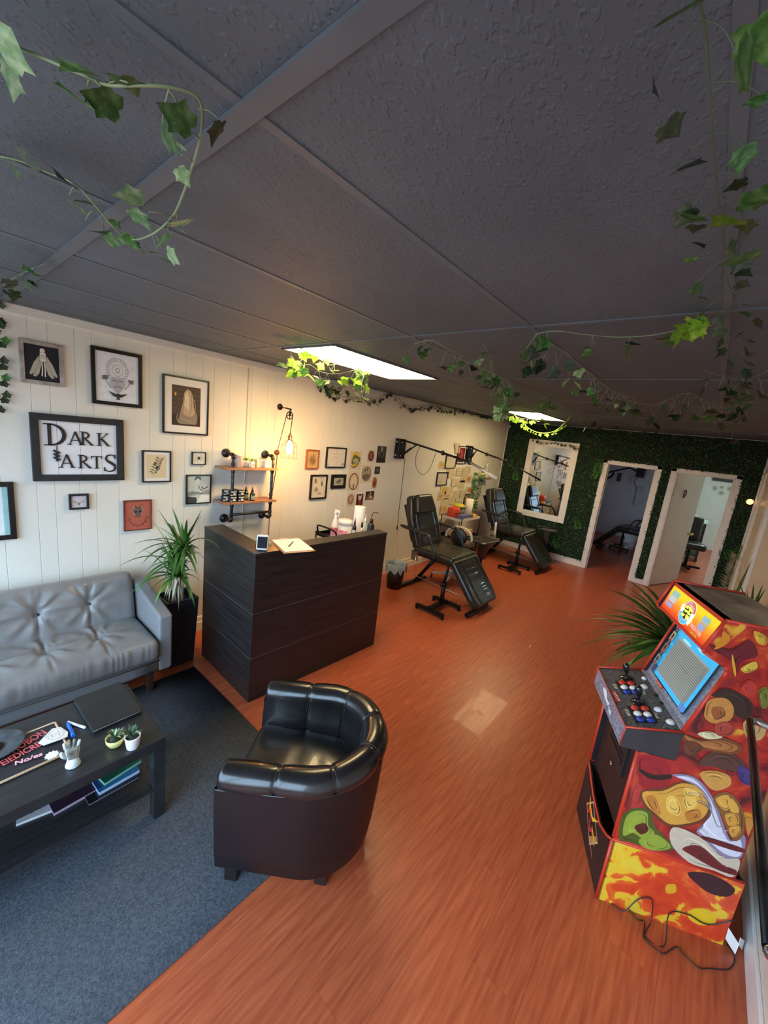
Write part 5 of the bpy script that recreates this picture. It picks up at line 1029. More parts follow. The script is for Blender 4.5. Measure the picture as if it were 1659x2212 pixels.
# ================================================================== TREATMENT CHAIRS, TROLLEYS
PADM = mat('black_pad_vinyl', (.016, .016, .013), .36, var=.12, vscale=5, bump=.15, bscale=25, bdist=.006, coat=.15)
SILV = mat('silver_rod', (.55, .5, .45), .3, .9)
def tattoo_chair(label):
    t = thing('treatment_chair', label, 'chair', (-2.4, 4.38, 0), group='black reclining treatment chairs')
    def T(mb, *a, **k): return mb.build(*a, parent=t, world=True, **k)
    cy = 4.38
    def ribs(p, hx):
        x, y, z = p
        if z > 0 and abs(y) < hx[1]*.62 and abs(x) < hx[0]*.8: z -= .004*(math.sin(x*75) > .82)
        if z > 0: z -= .012*math.exp(-((abs(y)-hx[1]*.66)/.012)**2)*(abs(x) < hx[0]*.9)
        return x, y, z
    T(MB().rbox((-2.47, cy, .565), (.60, .62, .10), .04, (34, 24, 5), ribs), 'seat', PADM)
    def back(p, hx):
        x, y, z = ribs(p, hx); k = (x/hx[0]+1)/2                     # x runs from bottom (-) to top (+)
        k = 1-k; y *= 1-.30*max(0, (k-.45)/.55)**1.5-.10*(1-k); return x, y, z
    def ori(c, ang): return Matrix.Rotation(ang, 3, 'Y')
    bang = math.radians(68)
    T(MB().rbox((-2.865, cy, .90), (.70, .66, .11), .045, (40, 24, 5), back, rot=Matrix.Rotation(bang, 3, 'Y')), 'backrest', PADM)
    def headf(p, hx): x, y, z = p; k = (x/hx[0]+1)/2; return x, y*(1-.28*(1-k)), z
    T(MB().rbox((-2.888, cy, 1.13), (.25, .46, .09), .035, (10, 14, 5), headf, rot=Matrix.Rotation(bang, 3, 'Y')), 'headrest', PADM)
    def leg_(p, hx): x, y, z = ribs(p, hx); k = (x/hx[0]+1)/2; return x, y*(1-.16*(k > .8)*(k-.8)/.2), z
    T(MB().rbox((-2.0, cy, .325), (.62, .60, .09), .035, (34, 22, 5), leg_, rot=Matrix.Rotation(math.radians(50), 3, 'Y')), 'legrest', PADM)
    for s, y in ((0, cy-.36), (1, cy+.36)):
        T(MB().rbox((-2.77, y, .838), (.40, .075, .035), .015, (8, 4, 3), lambda p, h: (p[0], p[1]*(1-.5*(p[0] < -.14)), p[2]), rot=Matrix.Rotation(.06, 3, 'Y')), 'armrest', PADM)
        T(MB().tube(spline([(-2.60, y, .835), (-2.53, y, .82), (-2.48, y, .76), (-2.42, y, .64), (-2.40, y, .55)], 4), .017, 8), 'armrest_tube', PADM)
    T(MB().box((-2.47, cy, .505), (.5, .5, .03)).box((-2.79, cy, .55), (.1, .3, .12)).box((-2.97, cy, .86), (.03, .4, .5), rot=(0, -math.radians(22), 0)), 'frame', BLACK, bevel=.004)
    T(MB().tube([(-2.56, cy, .49), (-2.87, cy, .04)], .026, 8), 'rear_leg', BLACK)
    T(MB().box((-2.88, cy-.04, .033), (.05, .60, .035)).lathe([(.016, 0), (.016, .016)], (-2.88, cy-.32, 0), 10).lathe([(.016, 0), (.016, .016)], (-2.88, cy+.24, 0), 10), 'rear_foot', BLACK, bevel=.004)
    T(MB().box((-1.85, cy-.12, .033), (.05, .52, .035)).lathe([(.016, 0), (.016, .016)], (-1.85, cy-.36, 0), 10).lathe([(.016, 0), (.016, .016)], (-1.85, cy+.12, 0), 10).tube([(-1.84, cy-.05, .04), (-1.88, cy-.05, .12)], .02, 8), 'front_foot', BLACK, bevel=.004)
    T(MB().tube([(-2.76, cy+.22, .20), (-1.98, cy+.22, .165)], .006, 6), 'tie_rod', SILV); T(MB().tube([(-2.76, cy-.22, .20), (-1.98, cy-.22, .165)], .006, 6), 'tie_rod', SILV)
    py = cy-.40; px = -2.19
    T(MB().tube([(px, py, .06), (px, py, .32)], .026, 8).tube([(px, py, .30), (px, py+.04, .55)], .018, 8).lathe([(.03, -.02), (.034, 0), (.03, .02)], (px, py, .31), 10).tube([(px-.05, py, .27), (px+.05, py, .27)], .01, 6), 'support_post', BLACK)
    T(MB().box((px, py-.08, .065), (.07, .34, .03)).box((px, py+.12, .05), (.38, .05, .03)).box((px, py-.25, .05), (.38, .05, .03)).tube([(px-.18, py-.25, .05), (px-.18, py-.25, .0)], .018, 8).tube([(px+.18, py-.25, .05), (px+.18, py-.25, .0)], .018, 8).tube([(px-.18, py+.12, .05), (px-.18, py+.12, .0)], .018, 8).tube([(px+.18, py+.12, .05), (px+.18, py+.12, .0)], .018, 8), 'support_base', BLACK, bevel=.003)
    T(MB().box((-2.72, cy-.315, .50), (.10, .02, .12)).tube([(-2.70, cy-.33, .50), (-2.66, cy-.33, .30)], .004, 6), 'recline_lever', CHROME)
    return t
tc1 = tattoo_chair('black reclining treatment chair beside the desk, nearest of the two in this room')
tc2 = dup(tc1, (-2.46, 6.83, 0), label='black reclining treatment chair in front of the framed mirror')
tc3 = dup(tc1, (-1.15, 9.9, 0), rotz=PI*.97, label='black reclining treatment chair in the dark back room')

# stools
def stool(loc, rz, label):
    t = thing('work_stool', label, 'stool', loc, rz, group='rolling stools with white star bases')
    WHM = mat('white_stool_metal', (.72, .69, .64), .4, var=.03)
    for k in range(5):
        a = 2*PI*k/5; c_, s_ = math.cos(a), math.sin(a)
        MB().tube([(0.03*c_, .03*s_, .115), (.30*c_, .30*s_, .075)], [.022, .014], 8).build('base_arm', WHM, t)
        MB().lathe([(.026, -.011), (.026, .011)], (.30*c_, .30*s_, .026), 12, axis='y').tube([(.30*c_, .30*s_, .03), (.30*c_, .30*s_, .075)], .008, 6).build('caster', WHM if k % 2 else BLACKP, t)
    MB().tube([(0, 0, .10), (0, 0, .34)], .025, 10).tube([(0, 0, .34), (0, 0, .47)], .015, 10).build('gas_lift', WHM, t)
    MB().lathe([(0, .465), (.15, .465), (.185, .485), (.19, .52), (.17, .545), (.1, .552), (0, .55)], n=24).build('seat', PADM, t)
    bk = MB(); CR = mat('cream_ring', (.72, .66, .48), .35, var=.04)
    bk.tube([(-.02+.0*math.cos(a), .19*math.cos(a), .66+.15*math.sin(a)) for a in [math.radians(-10+200*i/18) for i in range(19)]], .018, 8); bk.build('back_ring', CR, t)
    MB().lathe([(0, 0), (.11, .0), (.125, .012), (.11, .024), (0, .03)], (-.03, 0, .66), 20, axis='x').build('back_pad', PADM, t)
    MB().tube([(0, 0, .48), (-.05, 0, .52), (-.04, 0, .66)], .014, 8).build('back_support', WHM, t)
    return t
q = onz((1010, 1155), .66); 
st = stool((-2.60, 4.93, 0), -1.35, 'rolling stool with white star base and cream ringed back beside the nearer chair')

# tray stands
def tray(loc, rz, label):
    t = thing('tray_stand', label, 'tray stand', loc, rz, group='black adjustable tray stands')
    MB().rbox((0, 0, .625), (.34, .46, .02), .009, (4, 4, 2)).build('tray', mat('tray_black', (.022, .02, .018), .35, var=.1), t)
    b = MB()
    for x, y in ((-.05, .02), (.05, .02), (-.05, -.08), (.05, -.08)): b.lathe([(.006, 0), (0, .003)], (x, y, .6355), 8)
    b.build('screw', CHROME, t)
    MB().box((.0, .05, .47), (.10, .10, .28)).build('column', mat('tray_column', (.05, .03, .022), .3, .5), t, bevel=.005)
    MB().tube([(.0, .05, .33), (.0, .05, .05)], .022, 8).build('post', BLACK, t)
    MB().box((0, .05, .04), (.30, .05, .03)).box((0, .05, .04), (.05, .26, .03)).build('base', BLACK, t, bevel=.004)
    f = MB()
    for x, y in ((-.13, .05), (.13, .05), (0, -.07), (0, .17)): f.lathe([(.018, 0), (.018, .026)], (x, y, 0), 10)
    f.build('glide', BLACKP, t)
    MB().tube([(-.17, -.25, .675), (.12, -.29, .70)], .010, 6).tube([(-.12, -.2, .635), (-.12, -.255, .68)], .006, 6).build('side_bar', BLACK, t)
    return t
ty = tray((-2.40, 5.30, 0), math.radians(-6), 'black square tray on a stand between the two treatment chairs')
dup(ty, (-2.12, 7.36, 0), math.radians(20), label='black square tray on a stand below the framed mirror')

# trolley behind the desk
def trolley(loc, rz, label, sx, sy, hz, white=False):
    t = thing('utility_trolley', label, 'trolley', loc, rz, group='metal rimmed utility trolleys')
    for k, z in enumerate((hz, hz*.6, hz*.22)):
        b = MB().box((0, 0, z-.005), (sx, sy, .008))
        for s in (-1, 1): b.box((s*(sx/2), 0, z+.012), (.008, sy, .04)).box((0, s*(sy/2), z+.012), (sx, .008, .04))
        b.build('tray', mat('trolley_white', (.66, .64, .58), .4, var=.03) if (white and k == 0) else BLACK, t)
    for x in (-1, 1):
        for y in (-1, 1):
            MB().tube([(x*(sx/2+.008), y*(sy/2+.008), .05), (x*(sx/2+.008), y*(sy/2+.008), hz+.04)], .009, 6).build('post', BLACK, t)
            MB().lathe([(.024, -.01), (.024, .01)], (x*(sx/2+.008), y*(sy/2+.008), .024), 12, axis='y').tube([(x*(sx/2+.008), y*(sy/2+.008), .024), (x*(sx/2+.008), y*(sy/2+.008), .06)], .007, 6).build('caster', BLACKP, t)
    return t
TZ1 = .80
tr1 = trolley((-2.90, 2.99, 0), 0, 'black rimmed trolley of bottles behind the reception desk', .70, .28, TZ1)
P_ = lambda px, py, y=3.12: ony((px, py), y)
MB().tube(spline([(-3.22, 2.84, TZ1+.03), (-3.22, 2.82, TZ1+.10), (-3.17, 2.81, TZ1+.125), (-2.98, 2.81, TZ1+.125), (-2.92, 2.82, TZ1+.10), (-2.92, 2.84, TZ1+.03)], 4), .010, 8).build('handle', BLACK, tr1, world=True)
def at(px, ptop, y, z0=TZ1): p = ony((px, ptop), y); return p.x, y, z0, p.z-z0
PINK = mat('pink_label', (.72, .10, .28), .5, vscale=40, col2=(.82, .40, .52))
x, y, z, h = at(727, 1100, 2.97); t = thing('spray_bottle', 'white spray bottle with pink label on the trolley behind the desk', 'spray bottle', (x, y, z))
MB().lathe([(0, .001), (.042, .001), (.046, .008), (.046, h*.36), (.035, h*.52), (.016, h*.68), (.014, h*.80)], n=20).build('body', WHB, t)
MB().box((0, 0, h*.87), (.030, .03, h*.12)).box((.025, -.0, h*.94), (.075, .024, h*.10)).box((.04, 0, h*.83), (.01, .015, h*.14), rot=(0, -.4, 0)).build('trigger', WHB, t, bevel=.006)
MB().grid([[Vector((.0466*math.cos(a), .0466*math.sin(a), zz)) for zz in (h*.08, h*.36)] for a in [math.radians(-110+130*i/10) for i in range(11)]]).build('label', PINK, t)
x, y, z, h = at(748, 1121, 3.0); t = thing('wipes_tub', 'wide white wipes tub with pink label on the trolley', 'tub', (x, y, z))
MB().lathe([(0, .001), (.078, .001), (.082, .008), (.082, h*.72), (.078, h*.76)], n=28).build('body', WHB, t)
MB().lathe([(.086, h*.74), (.086, h*.90), (.08, h*.97), (.04, h), (0, h)], n=28).build('lid', WHB, t)
MB().grid([[Vector((.0828*math.cos(a), .0828*math.sin(a), zz)) for zz in (h*.12, h*.5)] for a in [math.radians(-100+70*i/8) for i in range(9)]]).build('label', PINK, t)
x, y, z, h = at(779, 1094, 3.05); t = thing('paper_towel_roll', 'tall white paper towel roll on the trolley behind the desk', 'paper roll', (x, y, z))
PT = mat('paper_towel', (.84, .80, .76), .9, var=.02, bump=.3, bscale=60)
MB().lathe([(.020, .001), (.062, .001), (.063, .004), (.063, h-.003), (.062, h), (.020, h)], n=28).build('roll', PT, t)
MB().lathe([(.020, .002), (.020, h-.001), (.017, h-.001), (.017, .002)], n=16).build('core', mat('card_core', (.35, .26, .18), .8), t)
x, y, z, h = at(768, 1117, 2.93); t = thing('dropper_bottle', 'dark bottle with purple nozzle and white label in front of the paper roll', 'bottle', (x, y, z))
MB().lathe([(0, .001), (.022, .001), (.022, h*.62), (.012, h*.72)], n=16).build('body', mat('dark_purple_bottle', (.02, .012, .03), .2), t)
MB().lathe([(.012, h*.70), (.012, h*.8), (.005, h*.9), (0, h)], n=12).build('nozzle', mat('purple_nozzle', (.08, .05, .16), .4), t)
MB().grid([[Vector((.0225*math.cos(a), .0225*math.sin(a), zz)) for zz in (h*.2, h*.55)] for a in [math.radians(-110+110*i/8) for i in range(9)]]).build('label', ink('#d0d0d0'), t)
x, y, z, h = at(783, 1127, 2.89); t = thing('small_bottle', 'small clear bottle with black cap at the desk edge of the trolley', 'bottle', (x, y, z))
MB().lathe([(0, .001), (.020, .001), (.020, h*.70), (.010, h*.8)], n=16).build('body', mat('green_label_bottle', (.25, .30, .25), .3, vscale=40, col2=(.65, .66, .6)), t)
MB().lathe([(.011, h*.78), (.011, h*.95), (0, h)], n=12).build('cap', BLACKP, t)
x, y, z, h = at(791, 1111, 2.99); t = thing('squeeze_bottle', 'translucent squeeze bottle with pointed nozzle on the trolley', 'bottle', (x, y, z))
MB().lathe([(0, .001), (.033, .001), (.035, .006), (.035, h*.62), (.02, h*.72), (.012, h*.76)], n=20).build('body', mat('translucent_blue', (.62, .74, .76), .2, var=.03, trans=.35), t)
MB().lathe([(.014, h*.74), (.014, h*.84), (.004, h*.9), (.002, h), (0, h)], n=12).build('nozzle', mat('clear_nozzle', (.7, .72, .68), .3), t)
x, y, z, h = at(803, 1121, 2.96); t = thing('wash_bottle', 'black wash bottle with bent spout, rightmost on the trolley', 'bottle', (x, y, z))
MB().lathe([(0, .001), (.034, .001), (.036, .006), (.036, h*.78), (.03, h*.84), (.015, h*.88)], n=20).build('body', BLACKP, t)
MB().lathe([(.018, h*.86), (.018, h*.98), (.012, h), (0, h)], n=12).tube(spline([(0, 0, h), (0, 0, h*1.12), (.015, .015, h*1.22), (.045, .04, h*1.2)], 4), .004, 6).build('spout', BLACKP, t)
t = thing('glove_box', 'flat white card box lying open on the trolley beside the tub', 'box', (-2.82, 2.91, TZ1)); MB().box2((-.09, -.06, .0), (.09, .06, .05)).build('box', BXW, t, bevel=.002); MB().box((0, 0, .054), (.16, .10, .003), rot=(0, .06, 0)).build('flap', mat('printed_flap', (.62, .52, .48), .6, vscale=25, col2=(.78, .74, .70)), t)
t = thing('spool', 'round brown spool behind the dark bottle', 'spool', (P_(764, 1125, 3.10).x, 3.10, TZ1)); MB().lathe([(.03, 0), (.03, .13), (.04, .14), (.04, .16), (.03, .17), (0, .17)], n=18).build('body', mat('spool_brown', (.30, .16, .13), .6, vscale=30, col2=(.55, .42, .36)), t)

# waste bin
t = thing('waste_bin', 'black waste bin with a pale blue liner beside the desk end', 'bin', (-2.945, 4.0, 0))
MB().lathe([(0, .004), (.09, .004), (.095, 0), (.125, .30), (.118, .30), (.09, .012)], n=26).build('body', BLACKP, t)
ln = MB(); G = []
for i in range(37):
    a = 2*PI*i/36; w_ = .006*math.sin(i*2.3)+.008*math.sin(i*5.1); d_ = .10+.03*math.sin(i*1.7+1)+.015*math.sin(i*3.9)
    G.append([Vector((r*math.cos(a), r*math.sin(a), z)) for r, z in ((.10, .2), (.112+w_*.5, .31), (.122+w_, .345), (.135+w_, .335), (.137+w_, .30), (.138+w_, .345-d_))])
ln.grid(G); ln.build('liner', mat('liner_plastic', (.42, .52, .62), .3, var=.1, vscale=12, transl=.25), t)

# second trolley by the wall and its load
TZ2 = .76
tr2 = trolley((-3.08, 5.83, 0), 0, 'black and white trolley of supplies against the left wall', .36, .62, TZ2, True)
t = thing('storage_box', 'woven tan box on the middle tier of the far trolley', 'box', (-3.02, 5.75, TZ2*.6)); MB().box2((-.13, -.2, 0), (.13, .2, .13)).build('box', mat('tan_box', (.52, .34, .17), .7, vscale=30, col2=(.62, .44, .24)), t, bevel=.004)
def it(px, ptop, y, z0): p = ony((px, ptop), y); return p
t = thing('red_tub', 'bright red rounded container on the far trolley', 'container', (-3.12, 5.62, TZ2)); MB().rbox((0, 0, .095), (.17, .20, .19), .05, (6, 6, 6)).build('body', mat('red_plastic', (.66, .06, .02), .35, var=.05), t); MB().box((.087, 0, .10), (.004, .18, .01)).build('band', BLACKP, t)
t = thing('blue_box', 'blue and white carton on the front edge of the far trolley', 'box', (-2.96, 5.72, TZ2)); MB().box2((-.05, -.16, 0), (.06, .16, .085)).build('box', mat('blue_carton', (.09, .11, .27), .5, var=.08), t, bevel=.003); MB().box2((.0602, -.15, .005), (.062, .10, .05)).build('stripe', ink('#9aa2c0'), t)
t = thing('orange_bag', 'orange packet beside the blue carton on the far trolley', 'packet', (-2.95, 5.98, TZ2)); MB().rbox((0, 0, .04), (.10, .13, .08), .03, (5, 5, 4)).build('packet', mat('orange_packet', (.72, .36, .04), .4, var=.15), t)
t = thing('yellow_lidded_jar', 'glass jar with a yellow lid behind the red container', 'jar', (-3.2, 5.92, TZ2)); MB().lathe([(0, .001), (.09, .001), (.09, .16)], n=20).build('body', mat('grey_green_glass', (.20, .22, .20), .2, var=.3, vscale=20), t); MB().lathe([(.11, .16), (.11, .18), (.06, .205), (0, .205)], n=20).build('lid', mat('yellow_lid', (.66, .55, .04), .4), t)
t = thing('paper_towel_roll', 'cream paper towel roll standing on the far trolley', 'paper roll', (-3.1, 6.08, TZ2)); MB().lathe([(.020, .001), (.066, .001), (.066, .30), (.020, .30)], n=24).build('roll', mat('cream_towel', (.80, .74, .60), .9, var=.02), t)
t = thing('white_tray', 'pale dish of small white items at the right end of the far trolley', 'dish', (-2.97, 6.08, TZ2)); MB().lathe([(0, .001), (.06, .001), (.08, .03), (.074, .03), (.055, .008), (0, .006)], n=18).build('dish', WHB, t); MB().rbox((0, 0, .03), (.07, .07, .04), .018, (3, 3, 3)).build('contents', PT, t)
# white towel draped by the second chair
p = ony((1072, 1128), 6.46); t = thing('white_cloth', 'white cloth hanging behind the seat of the mirror side chair', 'cloth', (p.x, 6.46, p.z-.2)); G = [[Vector((.02*math.sin(u*6)+.02*v, .10*(u-.5), .20-.22*v-.06*u+.02*math.sin(u*9))) for v in [j/6 for j in range(7)]] for u in [i/8 for i in range(9)]]; MB().grid(G).build('fold', PT, t).modifiers.new('s', 'SOLIDIFY').thickness = .006

# ================================================================== MIRROR, HEDGE WALL
MX0, MX1, MZ0, MZ1 = -2.885, -1.97, .72, 2.205
t = thing('wall_mirror', 'tall mirror in a wide white frame on the green hedge wall', 'mirror', ((MX0+MX1)/2, YB-.02, MZ0))
iw = .115
m_ = MB()
for a, b in (((MX0, MZ0), (MX0+iw, MZ1)), ((MX1-iw, MZ0), (MX1, MZ1)), ((MX0+iw, MZ0), (MX1-iw, MZ0+iw)), ((MX0+iw, MZ1-iw), (MX1-iw, MZ1))): m_.box2((a[0], YB-.05, a[1]), (b[0], YB-.002, b[1]))
m_.build('frame', WHITE, t, world=True, bevel=.004)
MB().box2((MX0+iw-.01, YB-.034, MZ0+iw-.01), (MX1-iw+.01, YB-.028, MZ1-iw+.01)).build('mirror_glass', mat('mirror_glass', (.62, .66, .66), .03, 1., var=0), t, world=True)
# foliage cladding: thousands of small folded leaves
hw = thing('hedge_wall', 'artificial green hedge cladding covering the back wall round mirror and doorways', 'artificial hedge', (-1.4, YB-.002, .12))
regs = [(XL+.01, XR-.05, .115, ZC-.005)]
def holes(x, z):
    if MX0+.012 < x < MX1-.012 and MZ0+.012 < z < MZ1-.012: return True
    if OP[0][0]-.062 < x < OP[0][1]+.06 and z < OP[0][2]+.045: return True
    if OP[1][0]-.075 < x < OP[1][1]+.055 and z < OP[1][2]+.045: return True
    return False
N_ = 34000; X_ = RNG.uniform(XL+.01, XR-.05, N_); Z_ = RNG.uniform(.11, ZC-.01, N_)
keep = np.array([not holes(a, b) for a, b in zip(X_, Z_)]); X_, Z_ = X_[keep], Z_[keep]; N_ = len(X_)
LU = np.array([[0, 0, 0], [.5, .45, .12], [0, 1, 0], [-.5, .45, .12]]); S_ = RNG.uniform(.016, .030, N_)
a1, a2, a3 = RNG.uniform(0, 2*PI, N_), RNG.uniform(-1.1, 1.1, N_), RNG.uniform(-1.0, 1.0, N_)
V_ = LU[None]*S_[:, None, None]*np.array([.62, 1, 1])
def rotax(V, a, ax):
    c, s = np.cos(a)[:, None], np.sin(a)[:, None]; o = V.copy(); i, j = [(1, 2), (2, 0), (0, 1)][ax]; o[..., i] = V[..., i]*c-V[..., j]*s; o[..., j] = V[..., i]*s+V[..., j]*c; return o
V_ = rotax(V_, a1, 2); V_ = rotax(V_, a2, 0); V_ = rotax(V_, a3, 1)
V_ = np.stack([V_[..., 0], -V_[..., 2], V_[..., 1]], -1)
V_ += np.stack([X_, YB-.012-RNG.uniform(0, .028, N_), Z_], -1)[:, None]
V_[..., 1] = np.minimum(V_[..., 1], YB-.003)
me = bpy.data.meshes.new('foliage'); F_ = (np.arange(N_)[:, None]*4+np.array([0, 1, 2, 3])[None])
T_ = np.concatenate([F_[:, [0, 1, 2]], F_[:, [0, 2, 3]]])
vv = (V_-np.array([-1.4, YB-.002, .12])).reshape(-1, 3)
me.from_pydata(vv.tolist(), [], T_.tolist())
def leafmat(name, c0, c1, c2, rough=.45, transl=.15):
    m = bpy.data.materials.new(name); m.use_nodes = True; n, l = m.node_tree.nodes, m.node_tree.links; b = n['Principled BSDF']; b.inputs['Roughness'].default_value = rough
    g = n.new('ShaderNodeNewGeometry'); r = n.new('ShaderNodeValToRGB'); l.new(g.outputs['Random Per Island'], r.inputs[0]); E_ = r.color_ramp.elements
    E_[0].position = .1; E_[0].color = (*c0, 1); E_[1].position = 1.; E_[1].color = (*c2, 1); q = E_.new(.75); q.color = (*c1, 1)
    l.new(r.outputs[0], b.inputs['Base Color'])
    tr = n.new('ShaderNodeBsdfTranslucent'); mx = n.new('ShaderNodeMixShader'); mx.inputs[0].default_value = transl; l.new(r.outputs[0], tr.inputs[0]); l.new(b.outputs[0], mx.inputs[1]); l.new(tr.outputs[0], mx.inputs[2]); l.new(mx.outputs[0], n['Material Output'].inputs[0]); return m
HEDGE = leafmat('hedge_leaf', (.018, .060, .016), (.045, .14, .035), (.20, .34, .16))
me.materials.append(HEDGE); o = link(me, 'foliage', hw, kind='stuff')
bb = MB(); HB = mat('hedge_backing', (.006, .014, .006), .9)
for a, b in (((XL+.005, .12), (MX0, ZC-.002)), ((MX0, .12), (MX1, MZ0)), ((MX0, MZ1), (MX1, ZC-.002)), ((MX1, .12), (OP[0][0]-.07, ZC-.002)), ((OP[0][0]-.07, OP[0][2]+.055), (OP[1][1]+.07, ZC-.002)), ((OP[0][1]+.07, .08), (OP[1][0]-.07, OP[0][2]+.055)), ((OP[1][1]+.07, .12), (XR-.05, ZC-.002))):
    bb.box2((a[0], YB-.008, a[1]), (b[0], YB-.0015, b[1]))
bb.build('backing_mat', HB, hw, world=True)
# brighter fern sprigs worked into the hedge
FERN = mat('fern_green', (.07, .24, .03), .45, var=.3, transl=.2)
def sprig_mesh():
    mb = MB()
    for k in range(9):
        z = k*.022; s = .07*(1-.07*k)
        for sd in (-1, 1):
            p = Vector((0, -.01-.004*k, z)); q = p+Vector((sd*s, -.015, s*.35)); m_ = (p+q)/2
            mb.add([p, m_+Vector((0, -.006, .011)), q, m_+Vector((0, 0, -.011))], [(0, 1, 2, 3)], 0, False)
    mb.tube([(0, 0, -.02), (0, -.02, .1), (0, -.05, .2)], .002, 4); return mb
sp0 = None
def C5(x, y): return (1060+x*.361, 860+y*.361)
for k, (x, y, sc, rz) in enumerate(((645, 400, 1.6, .1), (535, 740, 1.5, -.3), (155, 450, 1.5, 0), (120, 380, 1.0, .3), (360, 830, 1.4, .4), (410, 860, 1.3, -.5), (1465, 905, 1.5, .2), (1440, 930, 1.0, -.6), (620, 440, 1.2, .5))):
    p = ony(C5(x, y), YB-.03)
    if sp0 is None: sp0 = o = sprig_mesh().build('fern_sprig', FERN, hw)
    else: o = sp0.copy(); COL.objects.link(o)
    o.location = (p.x+1.4, -.028, p.z-.12-.09*sc); o.scale = (sc*.8,)*3; o.rotation_euler = (0, rz, 0)
# small glowing orange lamp on the hedge wall
p = ony((1620, 1084), YB-.05); t = thing('glow_lamp', 'small round glowing orange lamp on the hedge near the right wall', 'lamp', (p.x, YB-.03, p.z))
MB().lathe([(0, -.05), (.022, -.046), (.036, -.03), (.04, -.01)], n=18, axis='y').build('bulb', mat('orange_glow', (1, .5, .25), .4, var=0, emit=3.2, emitcol=(1., .42, .16)), t)
MB().lathe([(.043, -.012), (.043, .015), (.0, .015)], n=18, axis='y').build('socket', mat('lamp_socket', (.3, .12, .05), .5), t)
# little camera in the far top corner
t = thing('corner_camera', 'small white camera high in the far left corner', 'camera', (XL+.04, YB-.06, 2.40)); MB().lathe([(0, -.03), (.022, -.028), (.025, 0), (.02, .02), (0, .03)], n=14, axis='y').build('body', WHB, t); MB().lathe([(0, -.034), (.011, -.033), (.012, -.029)], n=12, axis='y').build('lens', BLACKP, t); MB().box((-.02, .02, 0), (.045, .02, .02)).build('mount', WHB, t)

# ================================================================== INSIDE THE BACK ROOMS
def E3(x, y): return (1260+x*.1266, 980+y*.1266)
def D3(x, y): return (1440+x*.1266, 980+y*.1266)
yy_ = 12.0
a_ = ony(E3(975, 320), yy_); t = thing('wall_arm_lamp', 'dark swing arm lamp high on the dim room wall', 'lamp', (a_.x, 12.05, a_.z), group=None)
MB().box((a_.x, 12.02, a_.z), (.18, .06, .26)).build('mount_plate', BLACK, t, world=True, bevel=.005)
pp_ = [ony(E3(x, y), yy_-.25) for x, y in ((915, 300), (790, 240), (510, 300), (390, 330))]; MB().tube(pp_, .022, 6).build('arm', BLACK, t, world=True)
pp_ = [ony(E3(x, y), yy_-.25) for x, y in ((520, 320), (480, 390), (365, 440))]; MB().tube(pp_, .03, 6).build('lamp_head', BLACK, t, world=True)
pp_ = [ony(E3(x, y), yy_-.1) for x, y in ((950, 390), (870, 480), (905, 580), (870, 760), (840, 870))]; o = MB().tube(spline(pp_, 4), .008, 5).build('power_cord', BLACKP, t, world=True)
p = ony(E3(610, 400), yy_-.3); MB().box((p.x, p.y, p.z), (.09, .06, .22)).build('tool_hanger', BLACKP, t, world=True)
p = ony(E3(925, 565), 12.0); t = thing('wall_shelf_dish', 'small pale dish fixed on the dim room wall', 'dish', (p.x, 12.0, p.z)); MB().lathe([(0, -.02), (.05, -.015), (.12, .01), (.115, .015), (0, -.01)], n=18).build('dish', WHB, t)
q = onz(E3(790, 1450), .12); t = thing('white_bucket', 'white bucket under the chair in the dim room', 'bucket', (-1.22, 10.6, 0)); MB().lathe([(0, .002), (.13, .002), (.15, .36), (.143, .36), (.12, .01)], n=22).build('body', WHB, t); MB().tube([(.15*math.cos(a), .15*math.sin(a), .36-.10*math.sin(a*.5)) for a in [2*PI*i/16 for i in range(9)]], .005, 5).build('handle', CHROME, t)
# bright room: glass topped black workstation seen past the door
gx0, gx1 = -.02, .34
t = thing('glass_workstation', 'black wheeled workstation with a glass top in the bright room', 'workstation', (-.08, 11.2, 0))
MB().box2((-.36, -.35, .86), (.20, .75, .875)).build('glass_top', mat('pale_green_glass', (.45, .60, .54), .1, trans=.4, var=0), t)
MB().box2((-.34, -.33, .60), (-.02, .5, .85)).build('cabinet', BLACKP, t, bevel=.01)
for y in (-.3, .55): MB().box((.12, y, .45), (.05, .06, .84)).build('side_rail', BLACKP, t, bevel=.004); MB().box((-.28, y, .45), (.05, .06, .84)).build('side_rail', BLACKP, t, bevel=.004)
for z in (.12, .30, .46): MB().box2((-.3, -.3, z), (.12, .55, z+.03)).build('shelf', BLACKP, t)
for x in (-.28, .12):
    for y in (-.3, .55): MB().lathe([(.035, -.012), (.035, .012)], (x, y, .035), 12, axis='y').build('caster', BLACKP, t)
bx = ((-.18, -.2, .33, .2, .16, .12), (-.1, .2, .15, .18, .3, .12), (.0, -.1, .49, .15, .2, .09), (-.2, .25, .49, .14, .16, .10))
for k, (x, y, z, sx, sy, sz) in enumerate(bx):
    o = thing('white_box', 'white box on the workstation, '+['second shelf', 'lowest shelf', 'upper shelf front', 'upper shelf back'][k], 'box', (-.08+x, 11.2+y, z)); MB().box2((-sx/2, -sy/2, 0), (sx/2, sy/2, sz)).build('box', BXW, o, bevel=.004)
t = thing('open_tablet', 'pale tilted stand resting on the glass workstation', 'stand', (-.06, 11.3, .876)); MB().box((0, 0, .05), (.30, .03, .05), rot=(0, .35, .5)).build('panel', mat('pale_panel', (.62, .66, .64), .3), t, bevel=.003)
t = thing('studio_chair', 'black upholstered chair half hidden behind the open door', 'chair', (-.10, 9.95, 0), .3)
MB().rbox((0, 0, .50), (.42, .5, .14), .05, (6, 6, 4)).build('seat', PADM, t); MB().rbox((-.02, .22, .80), (.40, .12, .52), .05, (6, 4, 6)).build('backrest', PADM, t)
